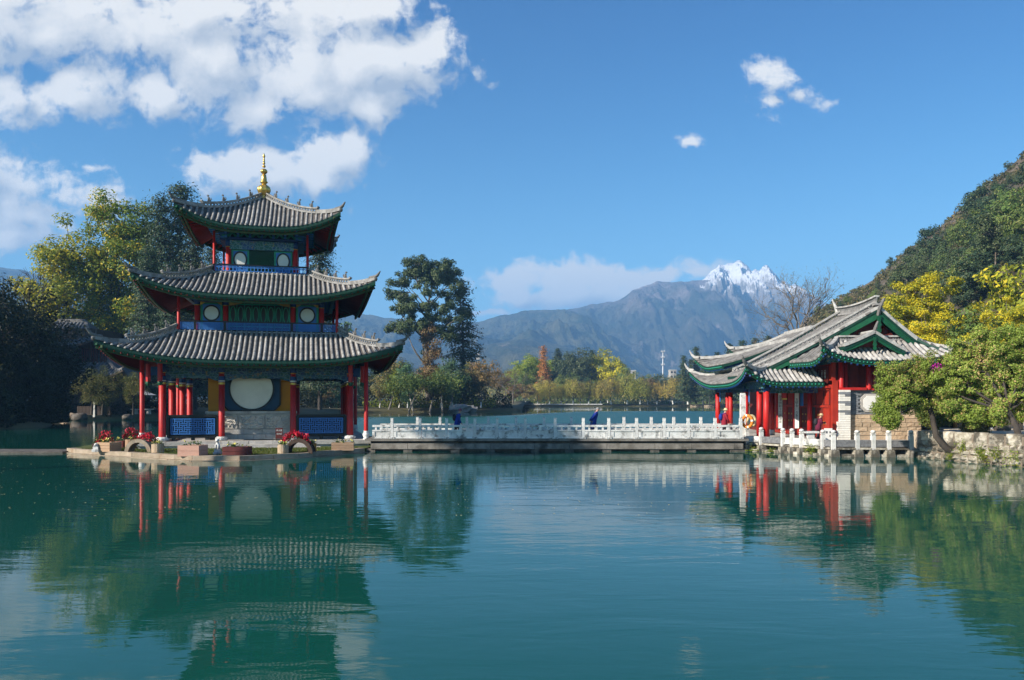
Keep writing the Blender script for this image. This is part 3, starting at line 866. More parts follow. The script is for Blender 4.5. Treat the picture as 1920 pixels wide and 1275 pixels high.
# ------------------------------------------------------------------ the pagoda
PX, PY, PT = -16.12, 52.0, R(14)
pag = thing('pagoda', 'three tiered pagoda with upturned grey tiled roofs and golden spire on the lake island', 'pagoda', (PX, PY, 0), PT)
def column(parent, u, v, z0, z1, r, mats=None, name='column', cap=True, n=12):
    mb = MB()
    mb.tube([(u, v, z0), (u, v, z0 + 0.05), (u, v, z1)], [r, r, r * 0.96], n)
    if cap:
        h = min(0.5, (z1 - z0) * 0.2)
        mb.m = 1; mb.tube([(u, v, z1 - h), (u, v, z1)], [r * 1.06, r * 1.06], n)
        mb.m = 2; mb.tube([(u, v, z1 - h - 0.05), (u, v, z1 - h)], [r * 1.09, r * 1.09], n)
    return obj(name, mb, mats or [M['red'], M['blue_deep'], M['gold']], parent, smooth=False)
def shade_smooth(o):
    o.data.polygons.foreach_set('use_smooth', [True] * len(o.data.polygons))

# stone platform, two courses, with slabs along the front edge
pl = MB(); pl.box((0, 0, 0.02), (12.5, 12.5, 0.64)); obj('platform', pl, M['stone'], pag)
rgp = random.Random(5)
def slabs(parent, p, q, z0, z1, dep, n, mt, name='stone_slab', rg=rgp):
    p = Vector((p[0], p[1], 0)); q = Vector((q[0], q[1], 0))
    d = (q - p); L = d.length; d.normalize(); nrm = Vector((d.y, -d.x, 0))
    cuts = [0] + sorted((i + rg.uniform(-.18, .18)) / n for i in range(1, n)) + [1]
    for i in range(n):
        a = p + d * (L * cuts[i] + 0.008); b = p + d * (L * cuts[i + 1] - 0.008)
        mb = MB()
        o_ = rg.uniform(-0.012, 0.012)
        c = (a + b) / 2 - nrm * (dep / 2 - o_)
        rot = Matrix((d, -nrm, Vector((0, 0, 1)))).transposed()
        mb.box((c.x, c.y, (z0 + z1) / 2 + rg.uniform(-.006, .006)), ((b - a).length, dep, z1 - z0), rot)
        obj(name, mb, mt, parent)
for (p, q) in (((-6.4, -6.4), (6.4, -6.4)), ((6.4, -6.4), (6.4, 6.4)), ((-6.4, 6.4), (-6.4, -6.4))):
    slabs(pag, p, q, 0.33, 0.55, 0.9, 9, M['stone'])
for (p, q) in (((-6.32, -6.32), (6.32, -6.32)), ((6.32, -6.32), (6.32, 6.32))):
    slabs(pag, p, q, -0.15, 0.31, 0.5, 8, M['stone'])
st = MB(); st.box((-0.2, -6.75, 0.28), (6.4, 0.9, 0.22)); st.box((-0.2, -7.1, 0.15), (7.4, 0.9, 0.16)); obj('front_step', st, M['stone'], pag)
FL = 0.55

def pagoda_roof(a, h, ze, zt, lift, ext, e, spacing, r, ridge_h, tip, beasts, ridge_to=0.66):
    faces = []
    for k in range(4):
        ang = k * math.pi / 2
        xd = Vector((math.cos(ang), math.sin(ang))); yd = Vector((-math.sin(ang), math.cos(ang)))
        o_ = -xd * h - yd * h
        faces.append(Face(o_, xd, yd, 2 * h, h - a, h - a, h + a, ze, zt, e, lift, lift, ext, ext))
    sh = MB()
    for f in faces: f.sheet(sh, 32, 8, 0.14)
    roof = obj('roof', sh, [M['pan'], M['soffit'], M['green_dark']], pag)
    f = faces[0]; rgt = random.Random(int(ze * 10))
    for x in f.rows(spacing):
        mb = MB()
        if f.row(mb, x, r): shade_smooth(obj('tile_row', mb, M['tile'], roof))
    mb = MB()
    for f in faces[1:]:
        for x in f.rows(spacing): f.row(mb, x, r, 4)
    obj('tile_rows', mb, M['tile'], roof, kind='stuff')
    # eave board with painted rafter ends, under the tile edge
    eb = MB()
    for f in faces:
        pts = [f.S(j / 32, 1.0) for j in range(33)]
        inn = Vector((f.yd.x, f.yd.y, 0))
        for j in range(32):
            a_ = pts[j] + inn * 0.12 - Vector((0, 0, 0.23)); b_ = pts[j + 1] + inn * 0.12 - Vector((0, 0, 0.23))
            eb.m = 0; eb.bar(a_, b_, 0.10, 0.13)
            eb.m = 1; eb.bar(a_ + inn * 0.25 - Vector((0, 0, 0.14)), b_ + inn * 0.25 - Vector((0, 0, 0.14)), 0.10, 0.14)
    obj('eave_board', eb, [M['green'], M['eave_paint']], roof)
    rf = MB()
    for f in faces:
        for i in range(int(f.L / 0.30)):
            x = 0.15 + i * 0.30
            w0 = x / f.L
            rf.bar(f.S(w0, 0.98, -0.30), f.S(0.5 + (w0 - 0.5) * 1.0, 0.40, -0.28), 0.065, 0.10)
    obj('rafters', rf, M['red_wall' if ze > 13 else 'rafter'], roof, kind='stuff')
    # hips
    for k, f in enumerate(faces):
        n = 14
        path = [f.S(0.0, i / n, 0.02) for i in range(n + 1)]
        rb = MB()
        m = int(n * ridge_to)
        up = Vector((0, 0, 1))
        ridge_path(rb, path[:m + 1], 0.24, 0.10, ridge_h, 0.09, 0.22)
        rb.m = 1
        rb.bar(path[m] + up * (ridge_h + .12), path[m] + (path[m] - path[m - 1]) * .25 + up * (ridge_h + .25), 0.2, 0.10)
        rb.m = 0
        for i in range(m, n): rb.bar(path[i] + up * 0.08, path[i + 1] + up * 0.08, 0.22, 0.16)
        rb.m = 1
        for i in range(m, n): rb.bar(path[i] + up * 0.20, path[i + 1] + up * 0.20, 0.17, 0.08)
        # upswept horn
        d = (path[n] - path[n - 1]); d.z = 0; d.normalize()
        tp = path[n]
        hp = [tp + d * (-0.45) + up * 0.16, tp + d * 0.0 + up * 0.20, tp + d * 0.28 * tip + up * (0.20 + 0.16 * tip), tp + d * 0.52 * tip + up * (0.20 + 0.42 * tip), tp + d * 0.60 * tip + up * (0.2 + 0.50 * tip)]
        rb.m = 2
        rb.tube(hp, [0.10, 0.11, 0.085, 0.05, 0.02], 7)
        rb.blob(tp + up * 0.06, (0.13, 0.13, 0.13), 4, 7, 5)
        obj('hip_ridge', rb, [M['ridge'], M['ridge'], M['horn']], roof)
        if k in (0, 1):
            for i in range(beasts):
                tpos = (i + 0.9) / beasts * m * 0.92
                j = int(tpos); q = path[j].lerp(path[j + 1], tpos - j)
                bb = MB(); beast(bb, q + up * (ridge_h + 0.19), d, 1.0)
                obj('ridge_beast', bb, M['horn'], roof)
    return roof, faces

roof_low, f_low = pagoda_roof(4.6, 7.75, 5.12, 6.92, 0.98, 0.38, 1.30, 0.285, 0.082, 0.24, 0.7, 4)
roof_mid, f_mid = pagoda_roof(2.85, 6.32, 8.92, 10.68, 1.02, 0.34, 1.28, 0.272, 0.078, 0.22, 0.62, 4)
roof_top, f_top = pagoda_roof(0.12, 4.38, 13.30, 16.0, 1.06, 0.34, 1.22, 0.262, 0.075, 0.18, 0.62, 4, 0.72)
roof_low['label'] = 'lowest and widest roof'; roof_mid['label'] = 'middle roof'; roof_top['label'] = 'top roof under the spire'

# gilded spire
sp = MB()
K = 1.0
sp.lathe([(0.16, 0), (0.24, .05), (0.22, .12), (0.16, .2), (0.19, .24), (0.34, .42), (0.40, .60), (0.36, .75), (0.20, .90), (0.10, .97)], (0, 0, 15.95), 32, 0.14, 8)
sp.lathe([(0.12, .95), (0.16, 1.0), (0.16, 1.03), (0.24, 1.08), (0.25, 1.12), (0.18, 1.18), (0.17, 1.35), (0.14, 1.56), (0.10, 1.60), (0.05, 1.62)], (0, 0, 15.95), 20)
sp.lathe([(0.08, 1.62), (0.20, 1.76), (0.20, 1.84), (0.12, 1.95), (0.04, 1.98)], (0, 0, 15.95), 32, 0.16, 8)
for (r_, z_) in ((0.11, 2.14), (0.085, 2.34), (0.065, 2.50), (0.055, 2.62)):
    sp.lathe([(0.035, z_ - .1), (r_, z_ - .03), (r_, z_ + .02), (0.03, z_ + .09)], (0, 0, 15.95), 14)
sp.lathe([(0.03, 2.68), (0.085, 2.76), (0.075, 2.84), (0.02, 2.96), (0.005, 3.0)], (0, 0, 15.95), 14)
shade_smooth(obj('spire', sp, M['gilt'], pag))

# ---- ground storey
for (u, v) in [(-5.25, -5.25), (-2.05, -5.25), (1.95, -5.25), (5.25, -5.25), (-5.25, -2.0), (-5.25, 2.0), (-5.25, 5.25), (5.25, -2.0), (5.25, 2.0), (5.25, 5.25), (-2.0, 5.25), (2.0, 5.25)]:
    shade_smooth(column(pag, u, v, FL + 0.1, 5.0, 0.20 if abs(u) > 3 else 0.175))
    rr_ = 0.20 if abs(u) > 3 else 0.175
    b = MB()
    for (m_, z0_, z1_) in ((0, 4.04, 4.28), (1, 3.98, 4.03), (0, 3.93, 3.97), (2, 3.80, 3.92)): b.m = m_; b.tube([(u, v, z0_), (u, v, z1_)], rr_ * 1.05, 12)
    obj('painted_band', b, [M['blue_deep'], M['white_panel'], M['gold']], pag)
    b = MB(); b.lathe([(0.30, 0), (0.36, 0.06), (0.36, 0.16), (0.27, 0.24)], (u, v, FL), 12); obj('column_base', b, M['whitestone'], pag)
for (u, v) in [(-6.15, -6.15), (6.15, -6.15), (-6.15, 6.15), (6.15, 6.15)]:
    o = column(pag, u, v, FL + 0.5, 5.55, 0.125, name='corner_pillar', cap=False); shade_smooth(o)
    b = MB(); b.lathe([(0.17, 0), (0.20, .05), (0.13, .12), (0.20, .25), (0.20, .35), (0.12, .46), (0.17, .52)], (u, v, FL), 14)
    shade_smooth(obj('vase_base', b, M['white_panel'], o))
def tier_beams(hw, z0, z1, name='painted_beam', mt='beam', th=0.16):
    for k in range(4):
        a = k * math.pi / 2; c, s_ = math.cos(a), math.sin(a)
        mb = MB()
        rot = Matrix(((c, -s_, 0), (s_, c, 0), (0, 0, 1)))
        mb.box(rot @ Vector((0, -hw, (z0 + z1) / 2)), (2 * hw - th - 0.01, th, z1 - z0), rot)
        obj(name, mb, M[mt], pag)
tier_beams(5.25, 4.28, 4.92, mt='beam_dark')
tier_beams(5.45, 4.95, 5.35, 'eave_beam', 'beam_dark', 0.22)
# scalloped hanging boards between the front columns
for (u0, u1) in ((-5.05, -2.25), (-1.85, 1.75), (2.15, 5.05)):
    mb = MB(); n = 10
    top = [(u0 + (u1 - u0) * i / n, 4.28) for i in range(n + 1)]
    bot = [(u0 + (u1 - u0) * i / n, 4.28 - (0.30 if i in (0, n) else 0.20 if i in (1, n - 1) else 0.10 + 0.05 * ((i % 2)))) for i in range(n, -1, -1)]
    mb.slab(top + bot, lambda a, b, d: (a, -5.27 + d * 1.0, b), 0.07)
    obj('carved_valance', mb, M['beam_dark'], pag)
# hanging posts beside the corners
for (u, v) in ((-6.0, -5.25), (6.0, -5.25), (-5.25, -6.0), (5.25, -6.0), (6.0, 5.25), (-6.0, 5.25)):
    mb = MB(); mb.tube([(u, v, 3.95), (u, v, 4.95)], 0.13, 8)
    mb.m = 1; mb.tube([(u, v, 3.72), (u, v, 3.84), (u, v, 3.95)], [0.08, 0.15, 0.14], 8)
    mb.m = 2; mb.box(((u * 5.6 / 6.0 if abs(u) > 5.5 else u), (v * 5.6 / 6.0 if abs(v) > 5.5 else v), 4.55), (0.5 if abs(u) > 5.5 else 0.1, 0.1 if abs(u) > 5.5 else 0.5, 0.5))
    obj('hanging_post', mb, [M['red'], M['green'], M['blue_deep']], pag)
# screen wall with the moon disc
V0 = -4.35
cw = MB(); cw.box((-0.45, V0 + 0.3, 3.22), (4.9, 0.5, 2.16)); obj('ochre_wall', cw, M['yellow_wall'], pag)
bw = MB(); bw.box((-0.45, V0 + 0.3, 1.35), (5.1, 0.62, 1.56)); obj('stone_base', bw, M['stone'], pag)
for (k, u) in enumerate((-1.95, -0.45, 1.05)):
    mb = MB(); mb.box((u, V0 - 0.04, 1.62), (1.34, 0.09, 0.74)); mb.m = 1
    nx_, nz_ = 44, 26
    gx, gz = np.meshgrid(np.linspace(-.62, .62, nx_), np.linspace(-.34, .34, nz_), indexing='xy')
    wv = fbm(gx * 3 + k * 7, gz * 3, 60 + k, 3)
    hgt = fbm(gx * 4.5 + wv * 3, gz * 4.5 + wv * 2, 50 + k, 3, 0.5, True)
    mb.grid([[(u + gx[i, j], V0 - 0.09 - 0.11 * max(0.0, hgt[i, j] - 0.45) / 0.55, 1.62 + gz[i, j]) for j in range(nx_)] for i in range(nz_)])
    for (c, d) in (((u, V0 - .1, 2.0), (1.34, .06, .07)), ((u, V0 - .1, 1.24), (1.34, .06, .07)), ((u - .66, V0 - .1, 1.62), (.06, .06, .7)), ((u + .66, V0 - .1, 1.62), (.06, .06, .7))):
        mb.box(c, d)
    obj('carved_panel', mb, [M['stone'], M['relief']], pag)
for (z0, z1, n) in ((0.56, 0.86, 6), (0.88, 1.16, 5)):
    slabs(pag, (-3.05, V0 - 0.14 - (0.06 if z0 < .6 else 0)), (2.1, V0 - 0.14 - (0.06 if z0 < .6 else 0)), z0, z1, 0.2, n, M['stone'], 'base_stone')
cp = MB(); cp.box((-0.45, V0 + 0.1, 2.16), (5.2, 0.5, 0.14)); obj('base_coping', cp, M['stone'], pag)
UC = -0.45
oc = MB(); hw_, hh, ct = 1.62, 1.28, 0.34; zc_ = 3.55
po = [(-hw_, hh), (-hw_, -hh + ct), (-hw_ + ct, -hh), (hw_ - ct, -hh), (hw_, -hh + ct), (hw_, hh)]
oc.m = 0; oc.slab([(UC + x, zc_ + y) for x, y in po], lambda a, b, d: (a, V0 + 0.03 - 0.05 + d, b), 0.12)
ofr = obj('octagon_panel', oc, M['navy'], pag)
of = MB()
for i in range(len(po)):
    a, b = po[i], po[(i + 1) % len(po)]
    of.bar((UC + a[0], V0 - 0.05, zc_ + a[1]), (UC + b[0], V0 - 0.05, zc_ + b[1]), 0.09, 0.09, (0, 1, 0))
obj('frame', of, M['black'], ofr)
def disc(parent, u, v, z, ru, rz_, mt, rim, rimw=0.07, n=40, name='disc', out=0.06):
    mb = MB(); mb.m = 0
    mb.slab([(u + ru * math.cos(2 * math.pi * i / n), z + rz_ * math.sin(2 * math.pi * i / n)) for i in range(n)], lambda a, b, d: (a, v - out + d, b), 0.07)
    mb.m = 1
    for i in range(n):
        a0 = 2 * math.pi * i / n; a1 = 2 * math.pi * (i + 1) / n
        mb.bar((u + (ru + rimw / 2) * math.cos(a0), v - out, z + (rz_ + rimw / 2) * math.sin(a0)), (u + (ru + rimw / 2) * math.cos(a1), v - out, z + (rz_ + rimw / 2) * math.sin(a1)), 0.09, rimw, (0, 1, 0))
    return obj(name, mb, [M[mt], M[rim]], parent)
disc(ofr, UC, V0 - 0.03, zc_ + 0.02, 1.20, 1.20, 'white_disc', 'black', 0.10, 48)
# lattice balustrades of the ground storey
for (u0, u1) in ((-4.95, -2.28), (2.15, 4.98)):
    z0, z1 = 0.78, 1.98
    fr = MB()
    for (p, q) in (((u0, z0), (u1, z0)), ((u0, z1), (u1, z1)), ((u0, z0), (u0, z1)), ((u1, z0), (u1, z1))):
        fr.bar((p[0], -5.25, p[1]), (q[0], -5.25, q[1]), 0.13, 0.13, (0, 1, 0))
    bal = obj('balustrade', fr, M['black'], pag)
    mb = MB(); fret(mb, (u0 + 0.16, -5.25, z0 + 0.16), (1, 0, 0), (0, 0, 1), u1 - u0 - 0.32, z1 - z0 - 0.32, 0.25, 0.036, 0.06)
    obj('lattice', mb, M['blue'], bal, kind='stuff')
    back = MB(); back.box(((u0 + u1) / 2, -5.12, (z0 + z1) / 2), (u1 - u0 - .1, 0.03, z1 - z0 - .1)); obj('gap_shade_board', back, M['black'], bal)  # added sheet; its black stands for the shade seen through the lattice
    lg = MB()
    for uu in (u0 + .3, u1 - .3, (u0 + u1) / 2): lg.box((uu, -5.2, (FL + z0) / 2), (0.2, 0.16, z0 - FL - .06))
    lg.box(((u0 + u1) / 2, -4.9, 1.28), (u1 - u0, 0.45, 0.07))
    obj('bench', lg, M['black'], bal)
for (u0, u1, v) in ((-5.0, -2.2, 5.25), (2.2, 5.0, 5.25)):
    mb = MB(); mb.m = 0
    for z_ in (0.8, 1.3, 1.75): mb.bar((u0, v, z_), (u1, v, z_), 0.1, 0.09)
    for i in range(12): mb.bar((u0 + (u1 - u0) * (i + .5) / 12, v, 0.8), (u0 + (u1 - u0) * (i + .5) / 12, v, 1.75), 0.05, 0.05)
    obj('rear_balustrade', mb, M['green'], pag)
for v0, v1 in ((-5.0, -2.2), (-1.8, 1.8), (2.2, 5.0)):
    mb = MB()
    for z_ in (0.85, 1.75): mb.bar((5.25, v0, z_), (5.25, v1, z_), 0.12, 0.1)
    for i in range(10): mb.bar((5.25, v0 + (v1 - v0) * (i + .5) / 10, 0.85), (5.25, v0 + (v1 - v0) * (i + .5) / 10, 1.75), 0.05, 0.05)
    obj('side_balustrade', mb, M['black'], pag)
# added core box and ceiling so that the middle of the hall stays dark
cr = MB(); cr.box((0, 0.4, 2.8), (3.4, 7.6, 4.4)); obj('added_core', cr, M['red_dark'], pag)
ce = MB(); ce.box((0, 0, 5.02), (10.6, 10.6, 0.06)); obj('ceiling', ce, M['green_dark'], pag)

# ---- second storey
Z2, Z2T = 6.95, 8.85
def wall_ring(hw, z0, z1, mt, name):
    mb = MB(); mb.box((0, 0, (z0 + z1) / 2), (2 * hw, 2 * hw, z1 - z0)); return obj(name, mb, M[mt], pag)
fl2 = MB(); fl2.box((0, 0, 6.85), (9.3, 9.3, 0.2)); obj('balcony_floor', fl2, M['stone'], pag)
wall_ring(3.45, 6.95, 9.4, 'green_dark', 'storey_wall')
for (u, v) in [(-3.6, -3.6), (-2.0, -3.6), (1.9, -3.6), (3.6, -3.6), (-3.6, 3.6), (3.6, 3.6), (3.6, -1.2), (3.6, 1.2), (-3.6, -1.2), (-3.6, 1.2)]:
    shade_smooth(column(pag, u, v, 6.95, 9.0, 0.155))
for (u, v) in [(-4.5, -4.5), (4.5, -4.5), (-4.5, 4.5), (4.5, 4.5)]:
    shade_smooth(column(pag, u, v, 6.95, 9.3, 0.085, name='corner_pillar', cap=False))
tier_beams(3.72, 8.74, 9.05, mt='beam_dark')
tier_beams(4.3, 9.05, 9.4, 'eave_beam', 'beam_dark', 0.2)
for (u0, u1, orn) in ((-3.42, -2.18, 'disc'), (2.08, 3.42, 'disc')):
    mb = MB(); mb.box(((u0 + u1) / 2, -3.5, 7.84), (u1 - u0, 0.10, 1.76)); pn = obj('side_panel', mb, M['green_light'], pag)
    mb = MB(); mb.box(((u0 + u1) / 2, -3.56, 7.84), (u1 - u0 - 0.26, 0.06, 1.58)); obj('blue_field', mb, M['blue'], pn)
    disc(pn, (u0 + u1) / 2, -3.58, 8.10, 0.42, 0.42, 'white_panel', 'black', 0.045, 32, 'disc', 0.03)
nw = 8
for i in range(nw):
    u0 = -1.80 + 3.5 * i / nw; u1 = -1.80 + 3.5 * (i + 1) / nw; uc = (u0 + u1) / 2
    fr = MB()
    for (p, q) in (((u0, 7.0), (u0, 8.74)), ((u1, 7.0), (u1, 8.74)), ((u0, 8.68), (u1, 8.68)), ((u0, 7.35), (u1, 7.35)), ((u0, 7.05), (u1, 7.05))):
        fr.bar((p[0], -3.56, p[1]), (q[0], -3.56, q[1]), 0.06, 0.05, (0, 1, 0))
    wn = obj('window', fr, M['green_light'], pag)
    mb = MB(); mb.box((uc, -3.5, 7.75), (u1 - u0 - .04, 0.03, 1.7)); obj('pane', mb, M['black'], wn)
    mb = MB(); n = 24
    for k in range(n):
        a0 = 2 * math.pi * k / n; a1 = 2 * math.pi * (k + 1) / n
        mb.bar((uc + .155 * math.cos(a0), -3.555, 8.06 + .47 * math.sin(a0)), (uc + .155 * math.cos(a1), -3.555, 8.06 + .47 * math.sin(a1)), 0.05, 0.035, (0, 1, 0))
    obj('oval', mb, M['green_light'], wn)
mb = MB()
for (u0, u1) in ((-3.42, -2.2), (-1.8, 1.7), (2.1, 3.4)):
    n = 9
    top = [(u0 + (u1 - u0) * i / n, 8.8) for i in range(n + 1)]
    bot = [(u0 + (u1 - u0) * i / n, 8.8 - (0.24 if i in (0, n) else 0.18 if i in (1, n - 1) else 0.07)) for i in range(n, -1, -1)]
    mb.slab(top + bot, lambda a, b, d: (a, -3.74 + d, b), 0.06)
obj('gilt_valance', mb, M['gold'], pag)
def balcony_rail(hw, z0, z1, breaks, style, posts=True):
    for k in range(4):
        a = k * math.pi / 2; c, s_ = math.cos(a), math.sin(a)
        rot = Matrix(((c, -s_, 0), (s_, c, 0), (0, 0, 1)))
        U = rot @ Vector((1, 0, 0)); Wv = Vector((0, 0, 1))
        fr = MB()
        fr.bar(rot @ Vector((-hw, -hw, z1)), rot @ Vector((hw, -hw, z1)), 0.10, 0.08)
        fr.bar(rot @ Vector((-hw, -hw, z0)), rot @ Vector((hw, -hw, z0)), 0.08, 0.06)
        for u in breaks: fr.bar(rot @ Vector((u, -hw, z0)), rot @ Vector((u, -hw, z1)), 0.12, 0.12, (1, 0, 0))
        rail = obj('balcony_rail', fr, M['black'], pag)
        mb = MB()
        for i in range(len(breaks) - 1):
            u0, u1 = breaks[i] + 0.09, breaks[i + 1] - 0.09
            if style == 'fret': fret(mb, rot @ Vector((u0, -hw, z0 + .07)), U, Wv, u1 - u0, z1 - z0 - .14, 0.13, 0.022, 0.04)
            else:
                O = rot @ Vector((u0, -hw, z0 + .05)); h_ = z1 - z0 - .1; w_ = u1 - u0
                for e_ in (0.02, h_ * .72, h_): mb.bar(O + Wv * e_, O + U * w_ + Wv * e_, 0.05, 0.05)
                m_ = int(w_ / .2)
                for q in range(m_ + 1):
                    mb.bar(O + U * (w_ * q / m_), O + U * (w_ * q / m_) + Wv * h_, 0.05, 0.05, (1, 0, 0))
        obj('lattice', mb, M['blue'], rail, kind='stuff')
balcony_rail(4.5, 6.98, 7.52, (-4.5, -3.6, -1.95, 1.85, 3.6, 4.5), 'fret')

# ---- third storey
fl3 = MB(); fl3.box((0, 0, 10.62), (5.9, 5.9, 0.16)); obj('balcony_floor', fl3, M['stone'], pag)
wall_ring(1.86, 10.7, 13.6, 'green_dark', 'storey_wall')
for (u, v) in [(-2.0, -2.0), (2.0, -2.0), (-2.0, 2.0), (2.0, 2.0)]:
    shade_smooth(column(pag, u, v, 10.7, 12.85, 0.16))
for (u, v) in [(-2.75, -2.75), (2.75, -2.75), (-2.75, 2.75), (2.75, 2.75)]:
    shade_smooth(column(pag, u, v, 10.7, 13.2, 0.075, name='corner_pillar', cap=False))
tier_beams(2.05, 12.25, 12.80, mt='beam')
tier_beams(2.25, 12.82, 12.93, 'plate_beam', 'blue_deep', 0.5)
for (u0, u1) in ((-1.82, -0.78), (0.72, 1.82)):
    mb = MB(); mb.box(((u0 + u1) / 2, -1.9, 11.48), (u1 - u0, 0.10, 1.52)); pn = obj('side_panel', mb, M['green_light'], pag)
    mb = MB(); mb.box(((u0 + u1) / 2, -1.96, 11.48), (u1 - u0 - 0.22, 0.06, 1.36)); obj('blue_field', mb, M['blue'], pn)
    disc(pn, (u0 + u1) / 2, -1.98, 11.62, 0.35, 0.46, 'white_panel', 'black', 0.04, 32, 'disc', 0.03)
mb = MB(); mb.box((-0.03, -1.9, 11.48), (1.46, 0.06, 1.52)); dr = obj('lattice_door', mb, M['green_dark'], pag)
mb = MB()
for i in range(15):
    u = -0.70 + 1.34 * i / 14
    mb.bar((u, -1.95, 10.8), (min(.66, u + .5), -1.95, 10.8 + (min(.66, u + .5) - u) * 2.3), 0.03, 0.03, (0, 1, 0))
    mb.bar((u, -1.95, 10.8), (max(-.72, u - .5), -1.95, 10.8 + (u - max(-.72, u - .5)) * 2.3), 0.03, 0.03, (0, 1, 0))
obj('lattice', mb, M['green'], dr, kind='stuff')
balcony_rail(2.78, 10.72, 11.17, (-2.78, 2.78), 'post')
# bracket sets under the eaves
def brackets(hw, z0, z1, us, spread, vee=True):
    for k in range(4):
        a = k * math.pi / 2; c, s_ = math.cos(a), math.sin(a)
        rot = Matrix(((c, -s_, 0), (s_, c, 0), (0, 0, 1)))
        for u in us:
            mb = MB(); H_ = z1 - z0
            for q in range(3):
                zq = z0 + H_ * (q + .35) / 3; out = spread * (q + .6) / 3
                mb.m = 0; mb.box(rot @ Vector((u, -hw - out / 2, zq)), (0.13, out + .3, H_ * .17), rot)
                mb.m = 1; mb.box(rot @ Vector((u, -hw - out, zq + H_ * .1)), (0.30 + .14 * q, 0.12, H_ * .12), rot)
            mb.m = 2; mb.box(rot @ Vector((u, -hw - 0.12, z0 + H_ * .45)), (0.09, 0.10, H_ * .85), rot)
            obj('bracket_set', mb, [M['blue'], M['green_light'], M['blue']], pag)
        if vee:
            mb = MB()
            for i in range(len(us) - 1):
                m_ = (us[i] + us[i + 1]) / 2; q_ = (us[i + 1] - us[i]) * .36; H_ = z1 - z0
                for sg in (-1, 1):
                    mb.bar(rot @ Vector((m_ + sg * q_, -hw - .1, z0 + .04)), rot @ Vector((m_, -hw - .16, z0 + H_ * .6)), 0.12, 0.10, rot @ Vector((0, 1, 0)))
            obj('bracket_struts', mb, M['green_light'], pag)
        bb = MB()
        for q in (0.55, 1.0):
            bb.bar(rot @ Vector((-hw - spread * q, -hw - spread * q, z0 + (z1 - z0) * q)), rot @ Vector((hw + spread * q, -hw - spread * q, z0 + (z1 - z0) * q)), 0.16, 0.14)
        obj('eave_purlin', bb, M['green_dark'], pag)
brackets(2.1, 12.93, 13.52, [-2.1 + 4.2 * i / 6 for i in range(7)], 1.0)
brackets(3.9, 9.06, 9.5, [-3.7 + 7.4 * i / 8 for i in range(9)], 0.6, False)
brackets(5.5, 5.32, 5.62, [-5.2 + 10.4 * i / 12 for i in range(13)], 0.5, False)
# ------------------------------------------------------------------ the island in front of and under the pagoda
ISL = [(-24.6, 44.2), (-23.6, 43.2), (-19.2, 40.4), (-15.2, 38.0), (-12.9, 37.9), (-10.6, 39.7), (-8.15, 44.3), (-8.0, 46.8), (-9.6, 59.5), (-16, 62.5), (-24, 60), (-26.5, 52)]
isl = MB(); isl.prism([(-16.5 + (x + 16.5) * .985, 49 + (y - 49) * .985) for x, y in ISL], -0.8, 0.20); island = obj('island', isl, M['grass_base'], kind='structure')
rgk = random.Random(11)
for i in range(6):
    p, q = ISL[i], ISL[i + 1]
    n = max(1, int((Vector(q) - Vector(p)).length / 1.05))
    slabs(island, p, q, 0.03, 0.245, 0.42, n, M['kerb'], 'kerb_stone', rgk)
    dd_ = (Vector(q) - Vector(p)).normalized(); nn_ = Vector((dd_.y, -dd_.x)) * 0.14
    slabs(island, (p[0] + nn_.x - dd_.x * .1, p[1] + nn_.y - dd_.y * .1), (q[0] + nn_.x + dd_.x * .1, q[1] + nn_.y + dd_.y * .1), -0.3, 0.022, 0.6, max(1, n - 1), M['kerb'], 'footing_stone', rgk)
# low weir running off to the left
wr = MB(); wr.prism([(-24.5, 43.6), (-24.3, 45.6), (-40, 46.2), (-62, 46.5), (-62, 44.0), (-40, 43.9), (-28, 43.4)], -0.5, 0.10)
tag(obj('weir', wr, M['wet_shade_stone']), 'low brown stone weir running from the flowered island towards the left bank', 'weir')

def grass_patch(name, pts, n, h, mats, seed, parent=None):
    rg = np.random.default_rng(seed)
    P = np.array(pts, float); lo = P.min(0); hi = P.max(0)
    C = rg.uniform(lo, hi, (n * 2, 2))
    ins = np.zeros(len(C), bool); j = len(P) - 1
    for i in range(len(P)):
        xi, yi = P[i]; xj, yj = P[j]
        c = ((yi > C[:, 1]) != (yj > C[:, 1])) & (C[:, 0] < (xj - xi) * (C[:, 1] - yi) / (yj - yi + 1e-9) + xi)
        ins ^= c; j = i
    C = C[ins][:n]; n = len(C)
    a = rg.uniform(0, 6.28, n); hh = h * rg.uniform(.5, 1.2, n); w_ = 0.012 + .01 * rg.random(n)
    d = np.stack([np.cos(a), np.sin(a)], 1)
    le = rg.normal(0, .35, (n, 2)) * hh[:, None]
    V = np.zeros((n, 3, 3))
    V[:, 0, :2] = C + d * w_[:, None]; V[:, 1, :2] = C - d * w_[:, None]; V[:, 2, :2] = C + le
    V[:, :2, 2] = 0.19; V[:, 2, 2] = 0.20 + hh
    F = np.arange(n * 3).reshape(n, 3)
    return link(name, np_mesh(name, V.reshape(-1, 3), F, mats, False), parent, kind='stuff')
M['grassblade'] = leafmat('grass_blades', (0.055, 0.085, 0.012), (0.11, 0.13, 0.025), (0.17, 0.15, 0.04), 0.15, 0.3)
gp = grass_patch('grass', [(-24, 44), (-23.4, 43.6), (-19.1, 40.9), (-15.2, 38.5), (-13, 38.4), (-10.8, 40.1), (-8.6, 44.4), (-8.6, 45.3), (-12, 45.0), (-16, 44.6), (-20.8, 43.4), (-22, 45.5)], 16000, 0.085, [M['grassblade']], 3)

